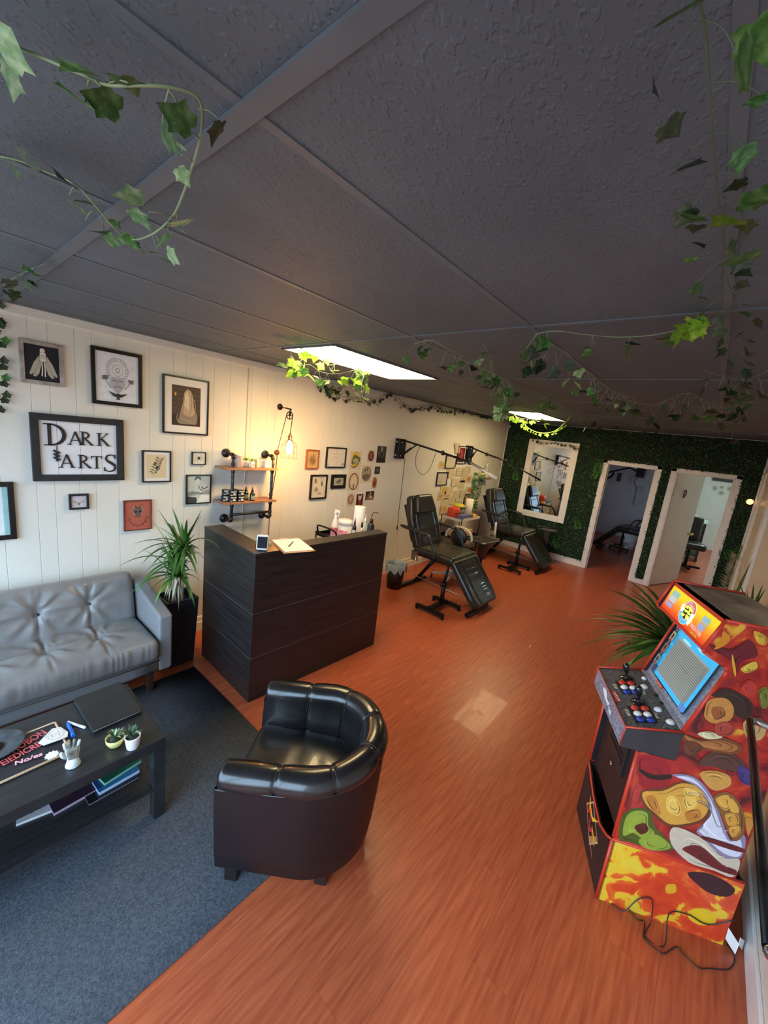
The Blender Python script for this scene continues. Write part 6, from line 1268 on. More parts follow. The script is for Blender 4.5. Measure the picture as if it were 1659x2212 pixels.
MB().tube([(0, 0, .43), (0, 0, .08)], .03, 8).build('post', BLACK, t); MB().box((0, 0, .06), (.5, .06, .04)).box((0, 0, .06), (.06, .5, .04)).build('base', BLACK, t, bevel=.004)
# pictures on the bright room wall
p0, p1 = ony(D3(790, 400), 13.05), ony(D3(1130, 500), 13.05)
t = thing('wall_panel_sign', 'dark panel high on the bright room wall', 'panel', ((p0.x+p1.x)/2, 13.08, p1.z)); MB().box2((p0.x, 13.06, p1.z), (p1.x, 13.095, p0.z+.02)).build('panel', mat('dark_panel', (.03, .03, .035), .4, var=.3, vscale=3), t, world=True)
for k, (x, y, w_, h_, lab) in enumerate(((825, 590, 60, 55, 'left'), (940, 575, 50, 35, 'middle, darkest'), (930, 670, 75, 50, 'lowest, widest'), (1070, 600, 55, 50, 'right'))):
    c = ony(D3(x, y), 13.09); e = ony(D3(x+w_, y), 13.09).x-c.x; f_ = c.z-ony(D3(x, y+h_), 13.09).z
    t = thing('wall_decal', 'floral line decal on the bright room wall, '+lab, 'decal', (c.x, 13.09, c.z)); sh = []
    for j in range(12): a = 2*PI*j/12; sh.append(('#6a5a54' if k != 1 else '#7a3a38', stroke([(.5, .5), (.5+.3*math.cos(a), .5+.3*math.sin(a)), (.5+.48*math.cos(a+.3), .5+.48*math.sin(a+.3))], [.02, .05, .02])))
    art(t, 'print', (c.x-e, 13.098, c.z-f_), (2*e, 0, 0), (0, 0, 2*f_), sh)
for k, (x, y, dx, dy, lab) in enumerate(((540, 660, 20, 60, 'red hook ornament'), (495, 810, 18, 45, 'black hook'), (465, 925, 22, 40, 'curved black hook'))):
    c = ony(D3(x, y), 13.0); e = ony(D3(x+dx, y+dy), 13.0); t = thing('wall_hook', lab+' on the bright room wall beside the door edge', 'hook', (c.x, 13.08, c.z)); MB().tube([(c.x, 13.08, c.z+.08), (c.x, 12.98, c.z), (e.x-.05, 12.96, e.z)], .02, 6).build('hook', mat('dark_red_hook', (.12, .03, .03), .5) if k == 0 else BLACKP, t, world=True)

# ================================================================== SMALL THINGS ON THE DESK AND TABLE
t = thing('smart_display', 'white tablet display with dark screen standing on the desk corner', 'tablet', (-2.24, 1.485, 1.1205), math.radians(50))
MB().rbox((0, 0, .055), (.078, .022, .105), .010, (6, 3, 6), rot=(-.22, 0, 0)).build('housing', WHB, t)
MB().box((0, -.0118, .058), (.064, .002, .078), rot=(-.22, 0, 0)).build('screen', mat('off_screen', (.010, .010, .014), .55, spec=.2), t, bevel=.001)
MB().box((0, .02, .008), (.06, .05, .015)).build('stand', WHB, t, bevel=.003)
MB().tube(spline([(0.0, .045, .01), (.02, .08, .03), (-.02, .12, .035), (-.06, .10, .004), (-.03, .06, .003), (.03, .10, .003), (.05, .16, .003)], 5), .0022, 5).build('cable', mat('brown_cable', (.10, .03, .02), .5), t)
c_ = [Vector((-2.444+.06, 1.67, 0)), Vector((-2.11, 1.59, 0)), Vector((-2.085, 1.789, 0)), Vector((-2.385+.06, 1.84, 0))]
cen = sum(c_, Vector())/4; ang = math.atan2((c_[1]-c_[0]).y, (c_[1]-c_[0]).x)
t = thing('clipboard', 'wooden clipboard overhanging the desk ledge', 'clipboard', (cen.x, cen.y, 1.1205), ang)
MB().rbox((0, 0, .003), (.33, .235, .004), .0018, (4, 4, 2)).build('board', mat('hardboard', (.40, .20, .09), .5, var=.1), t)
MB().box((-.15, 0, .0085), (.02, .10, .006)).build('clip', CHROME, t, bevel=.002)
t = thing('paper_sheet', 'white sheets of paper on the clipboard', 'paper', (cen.x, cen.y, 1.1262), ang); MB().box((0.0, .004, .001), (.285, .212, .002)).build('sheets', mat('white_paper', (.86, .82, .78), .7, var=.01), t)
t = thing('pen', 'dark blue pen lying on the white paper', 'pen', (cen.x-.01, cen.y, 1.1325), ang+2.55); MB().tube([(-.065, 0, 0), (.06, 0, 0), (.07, 0, 0)], [.004, .004, .001], 8).build('barrel', mat('navy_pen', (.03, .03, .12), .3), t); MB().tube([(-.068, 0, 0), (-.04, 0, 0)], .0046, 8).build('cap', mat('navy_pen', (.03, .03, .12), .3), t)

TT = .4525                                                   # coffee table top surface (table stands on the carpet)
def tt(px, py, z=TT): p = onz((px, py), z); return Vector((p.x, p.y, TT))
# portfolio binder
c_ = [tt(160, 1515), tt(262, 1480), tt(305, 1540), tt(200, 1590)]; cen = sum(c_, Vector())/4
a_ = math.atan2((c_[1]-c_[0]).y+(c_[2]-c_[3]).y, (c_[1]-c_[0]).x+(c_[2]-c_[3]).x); L_ = ((c_[1]-c_[0]).length+(c_[2]-c_[3]).length)/2; W_ = ((c_[3]-c_[0]).length+(c_[2]-c_[1]).length)/2
t = thing('portfolio_binder', 'large closed black portfolio binder on the coffee table', 'binder', (cen.x, cen.y, TT), a_)
BND = mat('binder_black', (.014, .015, .017), .4, var=.1, bump=.1, bscale=200, bdist=.001)
MB().box((0, 0, .0025), (L_, W_, .004)).build('back_cover', BND, t, bevel=.0015); MB().box((0, 0, .020), (L_, W_, .004)).build('front_cover', BND, t, bevel=.0015)
MB().box((0, 0.004, .011), (L_-.012, W_-.02, .013)).build('pages', mat('page_stack', (.62, .63, .66), .7, vscale=4, stretch=(1, 1, 200)), t)
# pens
A_, B_ = tt(147, 1562), tt(186, 1575); t = thing('white_pen', 'white pen lying against the binder on the table', 'pen', (A_.x, A_.y, TT), math.atan2((B_-A_).y, (B_-A_).x)); L_ = (B_-A_).length*.97
MB().tube([(0, 0, .006), (L_*.7, 0, .006)], .006, 8).build('barrel', mat('white_pen', (.75, .77, .85), .3), t); MB().tube([(L_*.7, 0, .006), (L_*.98, 0, .006), (L_, 0, .006)], [.0064, .0064, .003], 8).build('cap', mat('white_pen', (.75, .77, .85), .3), t)
A_, B_ = tt(146, 1564), tt(158, 1592); t = thing('blue_marker', 'bright blue marker standing behind the hand ornament', 'marker', (A_.x, A_.y, TT), math.atan2((B_-A_).y, (B_-A_).x)); L_ = (B_-A_).length*1.05
BM = mat('blue_marker', (.01, .14, .62), .35, var=.05)
MB().tube([(0, 0, .008), (.02, 0, .008), (L_*.65, 0, .008)], [.004, .008, .008], 10).build('barrel', BM, t); MB().tube([(L_*.65, 0, .008), (L_, 0, .008)], .009, 10).build('cap', BM, t)
# game board
b0, b1 = tt(119, 1563), tt(138, 1632)
bw_ = (b1-b0).length; X = Vector((math.cos(.03), math.sin(.03), 0)); Y = Vector((X.y, -X.x, 0))
BL = .60; og = b0+Y*0
t = thing('printed_board', 'black board with slanted red lettering and tan edges on the table', 'game board', (b0.x, b0.y, TT), math.atan2(-Y.y, -Y.x))
# local x runs towards far right end (towards -Y_world dir of board length), build with world points
def bp(a, b, h=0): return b0+X*(bw_*b)+Y*(BL*a)+Vector((0, 0, h))
BB_ = MB(); BB_.add([bp(0, 0, .0005), bp(1, 0, .0005), bp(1, 1, .0005), bp(0, 1, .0005), bp(0, 0, .009), bp(1, 0, .009), bp(1, 1, .009), bp(0, 1, .009)], [(0, 1, 2, 3)[::-1], (4, 5, 6, 7), (0, 1, 5, 4), (1, 2, 6, 5), (2, 3, 7, 6), (3, 0, 4, 7)])
BB_.build('board', mat('board_black', (.018, .018, .022), .4, var=.1), t, world=True)
TAN = mat('tan_edge', (.62, .42, .26), .5)
e_ = MB().tube([bp(0, .02, .007), bp(.0, .5, .007), bp(0, .98, .007), bp(.01, 1, .007), bp(1, 1, .007), bp(1, 0, .007), bp(.01, 0, .007), bp(0, .02, .007)], .0055, 6); e_.build('rim', TAN, t, world=True)
def ab(p): P_2 = onz(p, TT+.009); return ((P_2-b0).dot(Y)/BL, (P_2-b0).dot(X)/bw_)
s0 = ab((112, 1631))
sh = [('#e8eef0', [(s0[0]+(.046 if i % 2 else .034)*math.cos(PI*i/11), s0[1]+(.115 if i % 2 else .085)*math.sin(PI*i/11)) for i in range(22)]), ('#15161a', ell(s0[0], s0[1], .022, .055, 16))]
rr_ = random.Random(5)
for k in range(34): x_, y_ = rr_.uniform(.03, .95), rr_.uniform(.05, .95); s_ = rr_.choice((.003, .004, .007)); sh.append(('#e8eef0', ell(x_, y_, s_, s_*2.2, 6)))
sh += [('#e8eef0', stroke([(.16, .06), (.24, .5)], .004)), ('#e8eef0', stroke([(.13, .10), (.30, .62)], .006)), ('#e8eef0', ell(.13, .10, .010, .025, 8)), ('#e8eef0', stroke([(.03, .12), (.22, .8)], .004)), ('#dfe5e8', [(.33, .80), (.36, .72), (.43, .74), (.46, .9), (.44, .99), (.36, .98)]), ('#a8b4ba', stroke([(.36, .76), (.37, .96)], .006)), ('#a8b4ba', stroke([(.40, .76), (.41, .96)], .006))]
U_ = Y*BL; V_2 = X*bw_
art(t, 'board_print', bp(0, 0, .0093), V_2, U_, [(c, ([(q[1], q[0]) for q in s] if s[0] != 'quads' else ('quads', [(q[1], q[0]) for q in s[1]], [(q[1], q[0]) for q in s[2]]))) for c, s in sh])
RL = ink('#d05a5e'); RLw = ink('#e8a8b0')
def btext(s, p0, p1, size, m):
    P0, P1 = onz(p0, TT+.0155), onz(p1, TT+.0155); d = (P1-P0); L_ = d.length; d.normalize(); up = Vector((0, 0, 1)).cross(d)
    o_ = text('lettering', s, size, m, Matrix.Identity(4), None, .0004, world=False, bold=.0010, align='LEFT'); me_ = o_.data
    w_ = max(v.co.x for v in me_.vertices) or 1; me_.transform(Matrix.Diagonal((L_/w_, 1, 1, 1)))
    me_.transform(gmat(t).inverted() @ Matrix(((d.x, up.x, 0, P0.x), (d.y, up.y, 0, P0.y), (0, 0, 1, P0.z), (0, 0, 0, 1)))); o_.parent = t
btext('TIOBON', (19, 1626), (97, 1580), .058, RL); btext('EIEDICRE', (2, 1651), (87, 1606), .050, RL)
btext('Day', (22, 1600), (57, 1588), .036, RLw); btext('141', (34, 1604), (51, 1598), .030, RLw); btext('No/es', (31, 1650), (92, 1628), .034, RLw); btext('2-', (-4, 1604), (18, 1596), .03, RLw)
# pale coffin shaped card with a moon face
cc = [tt(x, y, TT+.016) for x, y in ((83, 1606), (112, 1576), (131, 1572), (147, 1583), (146, 1592), (132, 1598), (95, 1611))]
cen = sum(cc, Vector())/len(cc); t = thing('planchette_card', 'cream coffin shaped card with a faint face lying on the black board', 'card', (cen.x, cen.y, TT+.0165))
n_ = len(cc); MB().add([(p.x, p.y, TT+.0167) for p in cc]+[(p.x, p.y, TT+.0205) for p in cc], [tuple(range(n_)), tuple(range(n_, 2*n_))[::-1]]+[(i, n_+i, n_+(i+1) % n_, (i+1) % n_) for i in range(n_)]).build('card', mat('cream_card', (.74, .69, .60), .5, var=.02), t, world=True)
ctr = tt(121, 1586, TT+.02); 
art(t, 'face_drawing', (ctr.x-.05, ctr.y-.05, TT+.0208), (.1, 0, 0), (0, .1, 0), [('#a8a4b0', ring(.5, .5, .36, .3, .02)), ('#a8a4b0', stroke([(.35, .6), (.45, .62)], .03)), ('#a8a4b0', stroke([(.6, .62), (.7, .58)], .03)), ('#b0a8b0', stroke([(.4, .35), (.5, .32), (.62, .36)], .03)), ('#b8b0b8', stroke([(.5, .58), (.48, .44)], .02)), ('#b0b4b0', stroke([(.1, .2), (.3, .1), (.5, .15)], .02))])
# dark round dish at the picture edge
p = tt(-12, 1612, TT+.03); t = thing('black_dish', 'dark round dish resting on the printed board at the left edge', 'dish', (p.x, p.y, TT+.0145)); MB().lathe([(0, .001), (.06, .001), (.10, .018), (.096, .02), (.058, .006), (0, .005)], n=28).build('dish', mat('slate_dish', (.03, .035, .04), .35, vscale=30, col2=(.08, .09, .10)), t); MB().lathe([(.02, .006), (.03, .012), (.0, .014)], n=10).build('stones', GUN, t)
# palmistry hand ornament
p = tt(158, 1652); t = thing('hand_ornament', 'small upright ceramic hand ornament with dark markings on the table', 'ornament', (p.x, p.y, TT), math.radians(80))
HG = mat('hand_glaze', (.62, .68, .70), .3, vscale=45, col2=(.72, .76, .76)); HD = mat('hand_dark_pattern', (.05, .05, .045), .4, vscale=40, col2=(.35, .34, .28))
MB().lathe([(0, .0), (.026, .0), (.028, .004), (.022, .02), (.019, .04)], n=18).build('base', HG, t)
def palm(p_, hx): x, y, z = p_; k = (z/hx[2]+1)/2; return x*(.72+.28*k), y*(1-.15*k), z
MB().rbox((0, 0, .062), (.055, .026, .062), .012, (6, 5, 6), palm).build('palm', HG, t)
MB().rbox((0, -.0105, .064), (.044, .010, .056), .004, (5, 3, 5), palm).build('palm_print', HD, t)
for k, (x, L_, a_) in enumerate(((-.021, .034, -.16), (-.0075, .044, -.05), (.0065, .041, .05), (.020, .029, .17))):
    MB().tube([(x, 0, .088), (x+a_*L_*.5, -.001, .088+L_*.5), (x+a_*L_, -.005, .088+L_*.95), (x+a_*L_, -.006, .088+L_*1.04)], [.0072, .0068, .0058, .002], 8).build('finger', HD if k in (1, 2) else HG, t)
MB().tube([(-.022, -.002, .05), (-.034, -.006, .066), (-.037, -.010, .084), (-.036, -.012, .09)], [.009, .0082, .0065, .002], 8).build('thumb', HG, t)
# two little potted plants
SUC = mat('succulent_green', (.10, .20, .09), .5, var=.3, transl=.1); SUCL = mat('succulent_pale', (.40, .46, .26), .5, var=.2)
def blade(mb, o, d, up, L, wd, droop, n=5, m=0, cup=.25):
    d = Vector(d).normalized(); side = d.cross(Vector((0, 0, 1))); side = side.normalized() if side.length > 1e-4 else Vector((1, 0, 0))
    P = []; p = Vector(o); dd = d.copy(); w0 = wd
    for i in range(n+1):
        k = i/n; ww = wd*(math.sin(PI*min(1, .28+.72*k))**.8 if k < 1 else 0.02)
        nn = side.cross(dd).normalized(); P.append([p-side*ww/2+nn*ww*cup*.5, p, p+side*ww/2+nn*ww*cup*.5])
        p = p+dd*(L/n); dd = (dd+Vector((0, 0, -droop/n))).normalized()
    mb.grid(P, m, True); return mb
def minipot(px, py, bowl, label):
    p = tt(px, py); t = thing('potted_plant', label, 'plant', (p.x, p.y, TT), group='little potted plants on the coffee table')
    if bowl: MB().lathe([(0, .0), (.016, .0), (.026, .008), (.036, .028), (.038, .046), (.0355, .046), (.032, .03)], n=24).build('pot', mat('yellow_ceramic', (.66, .62, .22), .35, var=.03), t); zt = .043
    else: MB().lathe([(0, .0), (.023, .0), (.025, .003), (.032, .055), (.0325, .062), (.029, .062), (.027, .05)], n=24).build('pot', mat('white_ceramic', (.80, .80, .80), .35, var=.03), t); zt = .055
    MB().lathe([(0, zt), (.029, zt-.002)], n=16).build('soil', mat('dark_soil', (.03, .03, .025), .9), t)
    r_ = random.Random(int(px))
    for k in range(26 if bowl else 30):
        a = r_.uniform(0, 2*PI); el = r_.uniform(.25, 1.4) if bowl else r_.uniform(.7, 1.5); L_ = r_.uniform(.035, .06) if bowl else r_.uniform(.04, .07)
        mb = MB(); blade(mb, (0, 0, zt), (math.cos(a)*math.cos(el), math.sin(a)*math.cos(el), math.sin(el)), None, L_, .011 if bowl else .009, .8 if bowl else .3, 5, 0, .5); mb.build('leaf', SUCL if (k % 3 == 0 and bowl) else (SUC if k % 4 else mat('succulent_blue', (.18, .26, .22), .5, var=.2)), t)
minipot(249, 1611, True, 'pale striped succulent in a round yellow pot on the table')
minipot(287, 1614, False, 'upright dark green succulent in a white pot at the table corner')
# magazines on the lower shelf
LS = .1805
def mag(pa, pb, wd, th, z, col, edge, label, arts=None):
    A_, B_ = onz(pa, z+th), onz(pb, z+th); d = (B_-A_); L_ = d.length; a_ = math.atan2(d.y, d.x)
    t = thing('magazine', label, 'book', (A_.x, A_.y, z), a_, group='books and magazines on the lower shelf')
    MB().box2((0.001, 0.002, .0012), (L_-.001, wd-.001, th-.0012)).build('pages', ink(edge), t); MB().box2((0, 0, 0), (L_, wd, .0012)).build('back_cover', ink(col, .3), t); MB().box2((0, 0, th-.0012), (L_, wd, th)).build('front_cover', ink(col, .3), t)
    if arts: art(t, 'cover_print', (.002, .002, th+.0001), (L_-.004, 0, 0), (0, wd-.004, 0), arts, world=False, rough=.3)
mag((34, 1781), (112, 1750), .21, .012, LS, '#b9bac2', '#d8d8dc', 'pale magazine with thin black strokes, leftmost on the lower shelf', [('#1c1a1e', stroke([(.42, .12), (.58, .4)], .03)), ('#1c1a1e', stroke([(.66, .14), (.8, .42)], .03)), ('#7a3a38', ring(.15, .3, .12, .16, .04, 16)), ('#8a8a90', ring(.9, .3, .05, .07, .03, 12))])
mag((116, 1757), (212, 1703), .22, .018, LS, '#2e1c30', '#a89ab0', 'dark magazine with a plum red figure on its cover', [('#5a2438', [(.1, .3), (.3, .7), (.6, .8), (.7, .4), (.4, .2)]), ('#8a4452', [(.35, .3), (.5, .6), (.62, .5), (.5, .28)]), ('#3c3450', stroke([(.7, .8), (.95, .5)], .06))])
mag((192, 1738), (300, 1678), .24, .010, LS, '#15151a', '#7a7a86', 'thin black book lying beneath the stack at the right')
mag((214, 1712), (302, 1662), .20, .020, LS+.0105, '#24669a', '#b4c4dc', 'blue book with light page edges, middle of the right stack', [('#6a4a50', rc(.3, .3, .6, .7)), ('#1c3a6a', rc(.0, .1, .2, .9))])
mag((226, 1692), (306, 1641), .19, .018, LS+.031, '#1c5a48', '#7fb8b0', 'dark green book, topmost of the right stack')

# ================================================================== POTTED PLANTS
GREEN1 = mat('dracaena_green', (.045, .13, .025), .38, var=.3, vscale=6, transl=.12); GREEN2 = mat('dracaena_light', (.12, .26, .05), .38, var=.25, vscale=6, transl=.12); DRY = mat('dry_leaf', (.50, .44, .32), .7, var=.2)
pt = thing('potted_dracaena', 'spiky green plant in a tall black square planter between sofa and desk', 'plant', (-3.02, 1.255, 0))
PB = mat('planter_black', (.014, .013, .016), .35, var=.05)
def planter(t, wt, wb, h):
    mb = MB(); a, b = wt/2, wb/2; c = a-.012
    vs = [(-b, -b, 0), (b, -b, 0), (b, b, 0), (-b, b, 0), (-a, -a, h), (a, -a, h), (a, a, h), (-a, a, h), (-c, -c, h), (c, -c, h), (c, c, h), (-c, c, h), (-c*.9, -c*.9, h-.05), (c*.9, -c*.9, h-.05), (c*.9, c*.9, h-.05), (-c*.9, c*.9, h-.05)]
    fs = [(3, 2, 1, 0)]+[(i, (i+1) % 4, 4+(i+1) % 4, 4+i) for i in range(4)]+[(4+i, 4+(i+1) % 4, 8+(i+1) % 4, 8+i) for i in range(4)]+[(8+i, 8+(i+1) % 4, 12+(i+1) % 4, 12+i) for i in range(4)]
    mb.add(vs, fs); mb.build('planter', PB, t, bevel=.002); MB().box((0, 0, h-.055), (wt-.035, wt-.035, .01)).build('soil', mat('dark_soil', (.03, .03, .025), .9), t)
planter(pt, .235, .19, .56)
BARK = mat('pale_cane', (.48, .40, .28), .7, var=.2, vscale=8, bump=.3, bscale=40)
crowns = []
for x, y, z, lx, ly in ((-.03, -.02, .84, .02, -.01), (.04, .02, .98, .07, .02), (.05, -.05, .76, .08, -.04), (-.02, .05, .92, -.03, .04)):
    MB().tube(spline([(x, y, .50), (x*.8+lx*.3, y*.8, .65), (lx, ly, z)], 4), [.014]*4+[.011]*20 if False else .012, 8).build('cane', BARK, pt); crowns.append((lx, ly, z))
r_ = random.Random(12)
def world_ok(p):                                                # keep blades out of the wall and the desk
    return p.x > XL+.02
for ci, (x, y, z) in enumerate(crowns):
    for k in range(30):
        a = 2.4*k+ci; el = -.25+1.55*((k % 30)/30)**.7; L_ = r_.uniform(.26, .44)
        dx, dy = math.cos(a)*math.cos(el), math.sin(a)*math.cos(el)
        if dx < -.2: L_ *= .62                                   # towards the wall
        if dy > .2 and dx > .2: L_ *= .35                           # towards the desk
        elif dy > .35: L_ *= .6
        mb = MB(); blade(mb, (x, y, z-.03*(k/30)), (dx, dy, math.sin(el)), None, L_, .026, 1.5 if el < .9 else .5, 8, 0, .35); mb.build('leaf', GREEN2 if k % 4 == 0 else GREEN1, pt)
for k in range(16):
    a = r_.uniform(-2.6, .9); mb = MB(); blade(mb, (r_.uniform(-.02, .07), r_.uniform(-.06, .04), r_.uniform(.68, .84)), (math.cos(a)*.35, math.sin(a)*.35, -.5), None, r_.uniform(.15, .28), .012, 1.6, 5, 0, .5); mb.build('dry_leaf', DRY, pt)

# palm behind the arcade cabinet
pm2 = thing('potted_palm', 'feathery palm in a dark pot standing behind the arcade cabinet', 'plant', (.06, 3.10, 0))
MB().lathe([(0, .002), (.12, .002), (.13, .01), (.165, .36), (.15, .36), (.14, .3)], n=26).build('pot', PB, pm2); MB().lathe([(0, .31), (.145, .31)], n=20).build('soil', mat('dark_soil', (.03, .03, .025), .9), pm2)
PG = mat('palm_green', (.045, .12, .02), .42, var=.3, transl=.12); PG2 = mat('palm_pale_green', (.13, .22, .06), .45, var=.25, transl=.12)
MB().tube(spline([(0, 0, .30), (-.02, .01, .6), (-.02, 0, .84)], 4), .022, 8).tube(spline([(.03, .03, .30), (.04, .03, .5), (.03, .04, .60)], 4), .018, 8).build('trunk', BARK, pm2)
r_ = random.Random(3)
for k in range(120):
    a = 2.4*k; el = -.2+1.2*(k/120); L_ = r_.uniform(.42, .62)*(1.15 if math.cos(a) < -.3 else 1); dx = math.cos(a)*math.cos(el)
    if dx > .15: L_ *= .6
    if math.sin(a) < -.1: L_ *= .70
    mb = MB(); blade(mb, (-.02, .01, .84), (dx, math.sin(a)*math.cos(el), math.sin(el)), None, L_, .036, 1.1, 8, 0, .3); mb.build('leaf', PG2 if k % 5 == 0 else PG, pm2)
# taller plant further along the right wall
p3 = thing('potted_fan_palm', 'dark plant with a broad stiff leaf and fan fronds against the right wall', 'plant', (.30, 4.3, 0))
MB().lathe([(0, .002), (.14, .002), (.15, .01), (.18, .34), (.165, .34), (.15, .28)], n=26).build('pot', PB, p3); MB().lathe([(0, .29), (.155, .29)], n=20).build('soil', mat('dark_soil', (.03, .03, .025), .9), p3)
DK = mat('fan_green', (.05, .13, .03), .4, var=.25, transl=.1)
MB().tube(spline([(.06, 0, .28), (.12, 0, .6), (.15, .0, .86)], 4), .03, 8).build('trunk', mat('palm_fibre', (.16, .07, .035), .8, var=.3, vscale=20, bump=.5), p3)
mb = MB(); blade(mb, (.0, 0, .30), (.06, 0, 1), None, 1.05, .11, .02, 10, 0, .5); mb.build('broad_leaf', DK, p3)
mb = MB(); blade(mb, (.0, .05, .30), (.12, .05, 1), None, .72, .08, .02, 10, 0, .5); mb.build('broad_leaf', DK, p3)
for k in range(22):
    a = PI*.10+PI*.85*k/21; mb = MB(); L_ = .34+.06*math.sin(k*2)
    if math.cos(a) > .2: L_ *= .5
    blade(mb, (.15, -.01, .86), (math.cos(a), -.25+.3*math.sin(k*1.7), math.sin(a)), None, L_, .020, .12, 6, 0, .5); mb.build('frond', DK, p3)
t = thing('dried_grass', 'bushy dried grass plume hanging on the white corner trim', 'dried plant', (.43, 7.60, .22))
mb = MB(); r_ = random.Random(8)
for k in range(240):
    z = r_.uniform(0, .62); a = r_.uniform(-.3, PI+.3); L_ = .09*(1-.4*z)*r_.uniform(.6, 1.2); q_ = Vector((.05*z, 0, z)); e_ = q_+Vector((math.cos(a)*L_, -abs(math.sin(a))*L_*.7, .05)); mb.add([q_, q_+Vector((.004, 0, .01)), e_], [(0, 1, 2)])
mb.tube([(0, 0, -.15), (0, 0, .1), (.04, 0, .6)], .004, 5); mb.build('plume', mat('dry_plume', (.30, .25, .13), .7, vscale=20, col2=(.50, .46, .30)), t, kind='stuff')

# ================================================================== RAIL, CABLES, PAPER
t = thing('pipe_rail', 'dark steel pipe rail with chrome elbows on the right wall near the camera', 'rail', (XR, 1.3, 1.2))
R0, R1 = onx((1620, 1556), .27), onx((1661, 2050), .27)
MB().tube([R0, R1], .0105, 12).build('rail', mat('rail_steel', (.035, .032, .03), .3, .8, var=.3, vscale=8), t, world=True)
for P in (R0, R1):
    MB().tube(spline([P+(R1-R0)*(.0 if P is R0 else -.0), P+Vector((.03, .012 if P is R0 else -.012, 0)), Vector((XR-.02, P.y+.01, P.z))], 4), .013, 10).lathe([(.0, -.01), (.03, -.008), (.03, .0)], (XR-.001, P.y+.01, P.z), 16, axis='x').build('elbow_bracket', mat('chrome_elbow', (.45, .44, .43), .22, .95), t, world=True)
cb = [(1350, 1952), (1375, 1985), (1392, 1990), (1390, 2020), (1398, 2035), (1418, 2050), (1435, 2060), (1462, 2045), (1480, 2065), (1510, 2090), (1535, 2092), (1572, 2094), (1586, 2080), (1585, 2062), (1570, 2040)]
pts = [onz(p_, .006) for p_ in cb]
o = MB().tube(spline(pts, 5), .0026, 5).build('floor_cable', BLACKP); tag(o, 'thin black cable tangled on the floor along the arcade cabinet', 'cable')
pts = [AO+AD*(.06)-AW*.004+Vector((0, 0, .006)), AO+AD*(.10)-AW*.03+Vector((0, 0, .02)), AO+AD*.15-AW*.012+Vector((0, 0, .09)), AO+AD*.2-AW*.01+Vector((0, 0, .11)), AO+AD*.21-AW*.03+Vector((0, 0, .02)), AO+AD*.17-AW*.09+Vector((0, 0, .004)), AO+AD*.24-AW*.10+Vector((0, 0, .004)), AO+AD*.27-AW*.02+Vector((0, 0, .08)), AO+AD*.34-AW*.008+Vector((0, 0, .10)), AO+AD*.42-AW*.008+Vector((0, 0, .085)), AO+AD*.5-AW*.012+Vector((0, 0, .16))]
o = MB().tube(spline(pts, 5), .0024, 5).build('loose_cable', BLACKP); tag(o, 'thin black cable looping up the flame printed riser', 'cable')
A_, B_, C_, D_ = onz((1567, 2028), .05), onz((1588, 2062), .004), onz((1596, 2042), .05), onz((1620, 2064), .004)
for q in (A_, B_, C_, D_): q.x = min(q.x, XR-.02)
o = MB().grid([[A_, A_+Vector((.0, .01, .05))], [B_, B_+Vector((.0, .01, .05))], [C_, C_+Vector((.0, .01, .03))], [D_, D_+Vector((0, .01, .04))]], 0, False).build('paper_strip', mat('white_paper', (.86, .82, .78), .7)); o.modifiers.new('s', 'SOLIDIFY').thickness = .0015
tag(o, 'folded white paper strip on the floor behind the arcade cabinet', 'paper')

# ================================================================== IVY GARLANDS
def ivy_mesh(nm, m):
    out = [(0, 0), (.16, -.10), (.44, -.02), (.42, .22), (.60, .44), (.36, .54), (.19, .76), (0, 1.02), (-.19, .76), (-.36, .54), (-.60, .44), (-.42, .22), (-.44, -.02), (-.16, -.10)]
    vs = [(0, .38, -.05)]+[(x, y, .10*abs(x)-.12*y*y) for x, y in out]
    me = bpy.data.meshes.new(nm); me.from_pydata(vs, [], [(0, i, i % 14+1) for i in range(1, 15)]); me.materials.append(m); return me
def ivymat(name, c, cv, tr):
    m = bpy.data.materials.new(name); m.use_nodes = True; n, l = m.node_tree.nodes, m.node_tree.links; b = n['Principled BSDF']; b.inputs['Roughness'].default_value = .45
    tc_ = n.new('ShaderNodeTexCoord'); nz = n.new('ShaderNodeTexNoise'); nz.inputs['Scale'].default_value = 2.6; nz.inputs['Detail'].default_value = 5; l.new(tc_.outputs['Object'], nz.inputs['Vector'])
    r = n.new('ShaderNodeValToRGB'); l.new(nz.outputs['Fac'], r.inputs[0]); E_ = r.color_ramp.elements; E_[0].position = .42; E_[0].color = (*c, 1); E_[1].position = .66; E_[1].color = (*cv, 1)
    oi = n.new('ShaderNodeObjectInfo'); hs = n.new('ShaderNodeHueSaturation'); mr_ = n.new('ShaderNodeMapRange'); mr_.inputs[3].default_value = .6; mr_.inputs[4].default_value = 1.5; l.new(oi.outputs['Random'], mr_.inputs[0]); l.new(mr_.outputs[0], hs.inputs['Value']); l.new(r.outputs[0], hs.inputs['Color'])
    l.new(hs.outputs[0], b.inputs['Base Color']); t_ = n.new('ShaderNodeBsdfTranslucent'); mx = n.new('ShaderNodeMixShader'); mx.inputs[0].default_value = tr; l.new(hs.outputs[0], t_.inputs[0]); l.new(b.outputs[0], mx.inputs[1]); l.new(t_.outputs[0], mx.inputs[2]); l.new(mx.outputs[0], n['Material Output'].inputs[0]); return m
IVG = ivymat('ivy_green', (.035, .12, .025), (.14, .30, .10), .3); IVP = ivymat('ivy_pale', (.16, .34, .15), (.42, .58, .38), .35); IVD = ivymat('ivy_dark', (.016, .034, .014), (.05, .085, .04), .12); IVY_ = ivymat('ivy_fresh_and_lit', (.22, .46, .04), (.42, .62, .10), .5)  # lime tone: fresh leaves, and lamp glow painted into leaves by the lights
LM = [ivy_mesh('leaf', m) for m in (IVG, IVP, IVD, IVY_)]
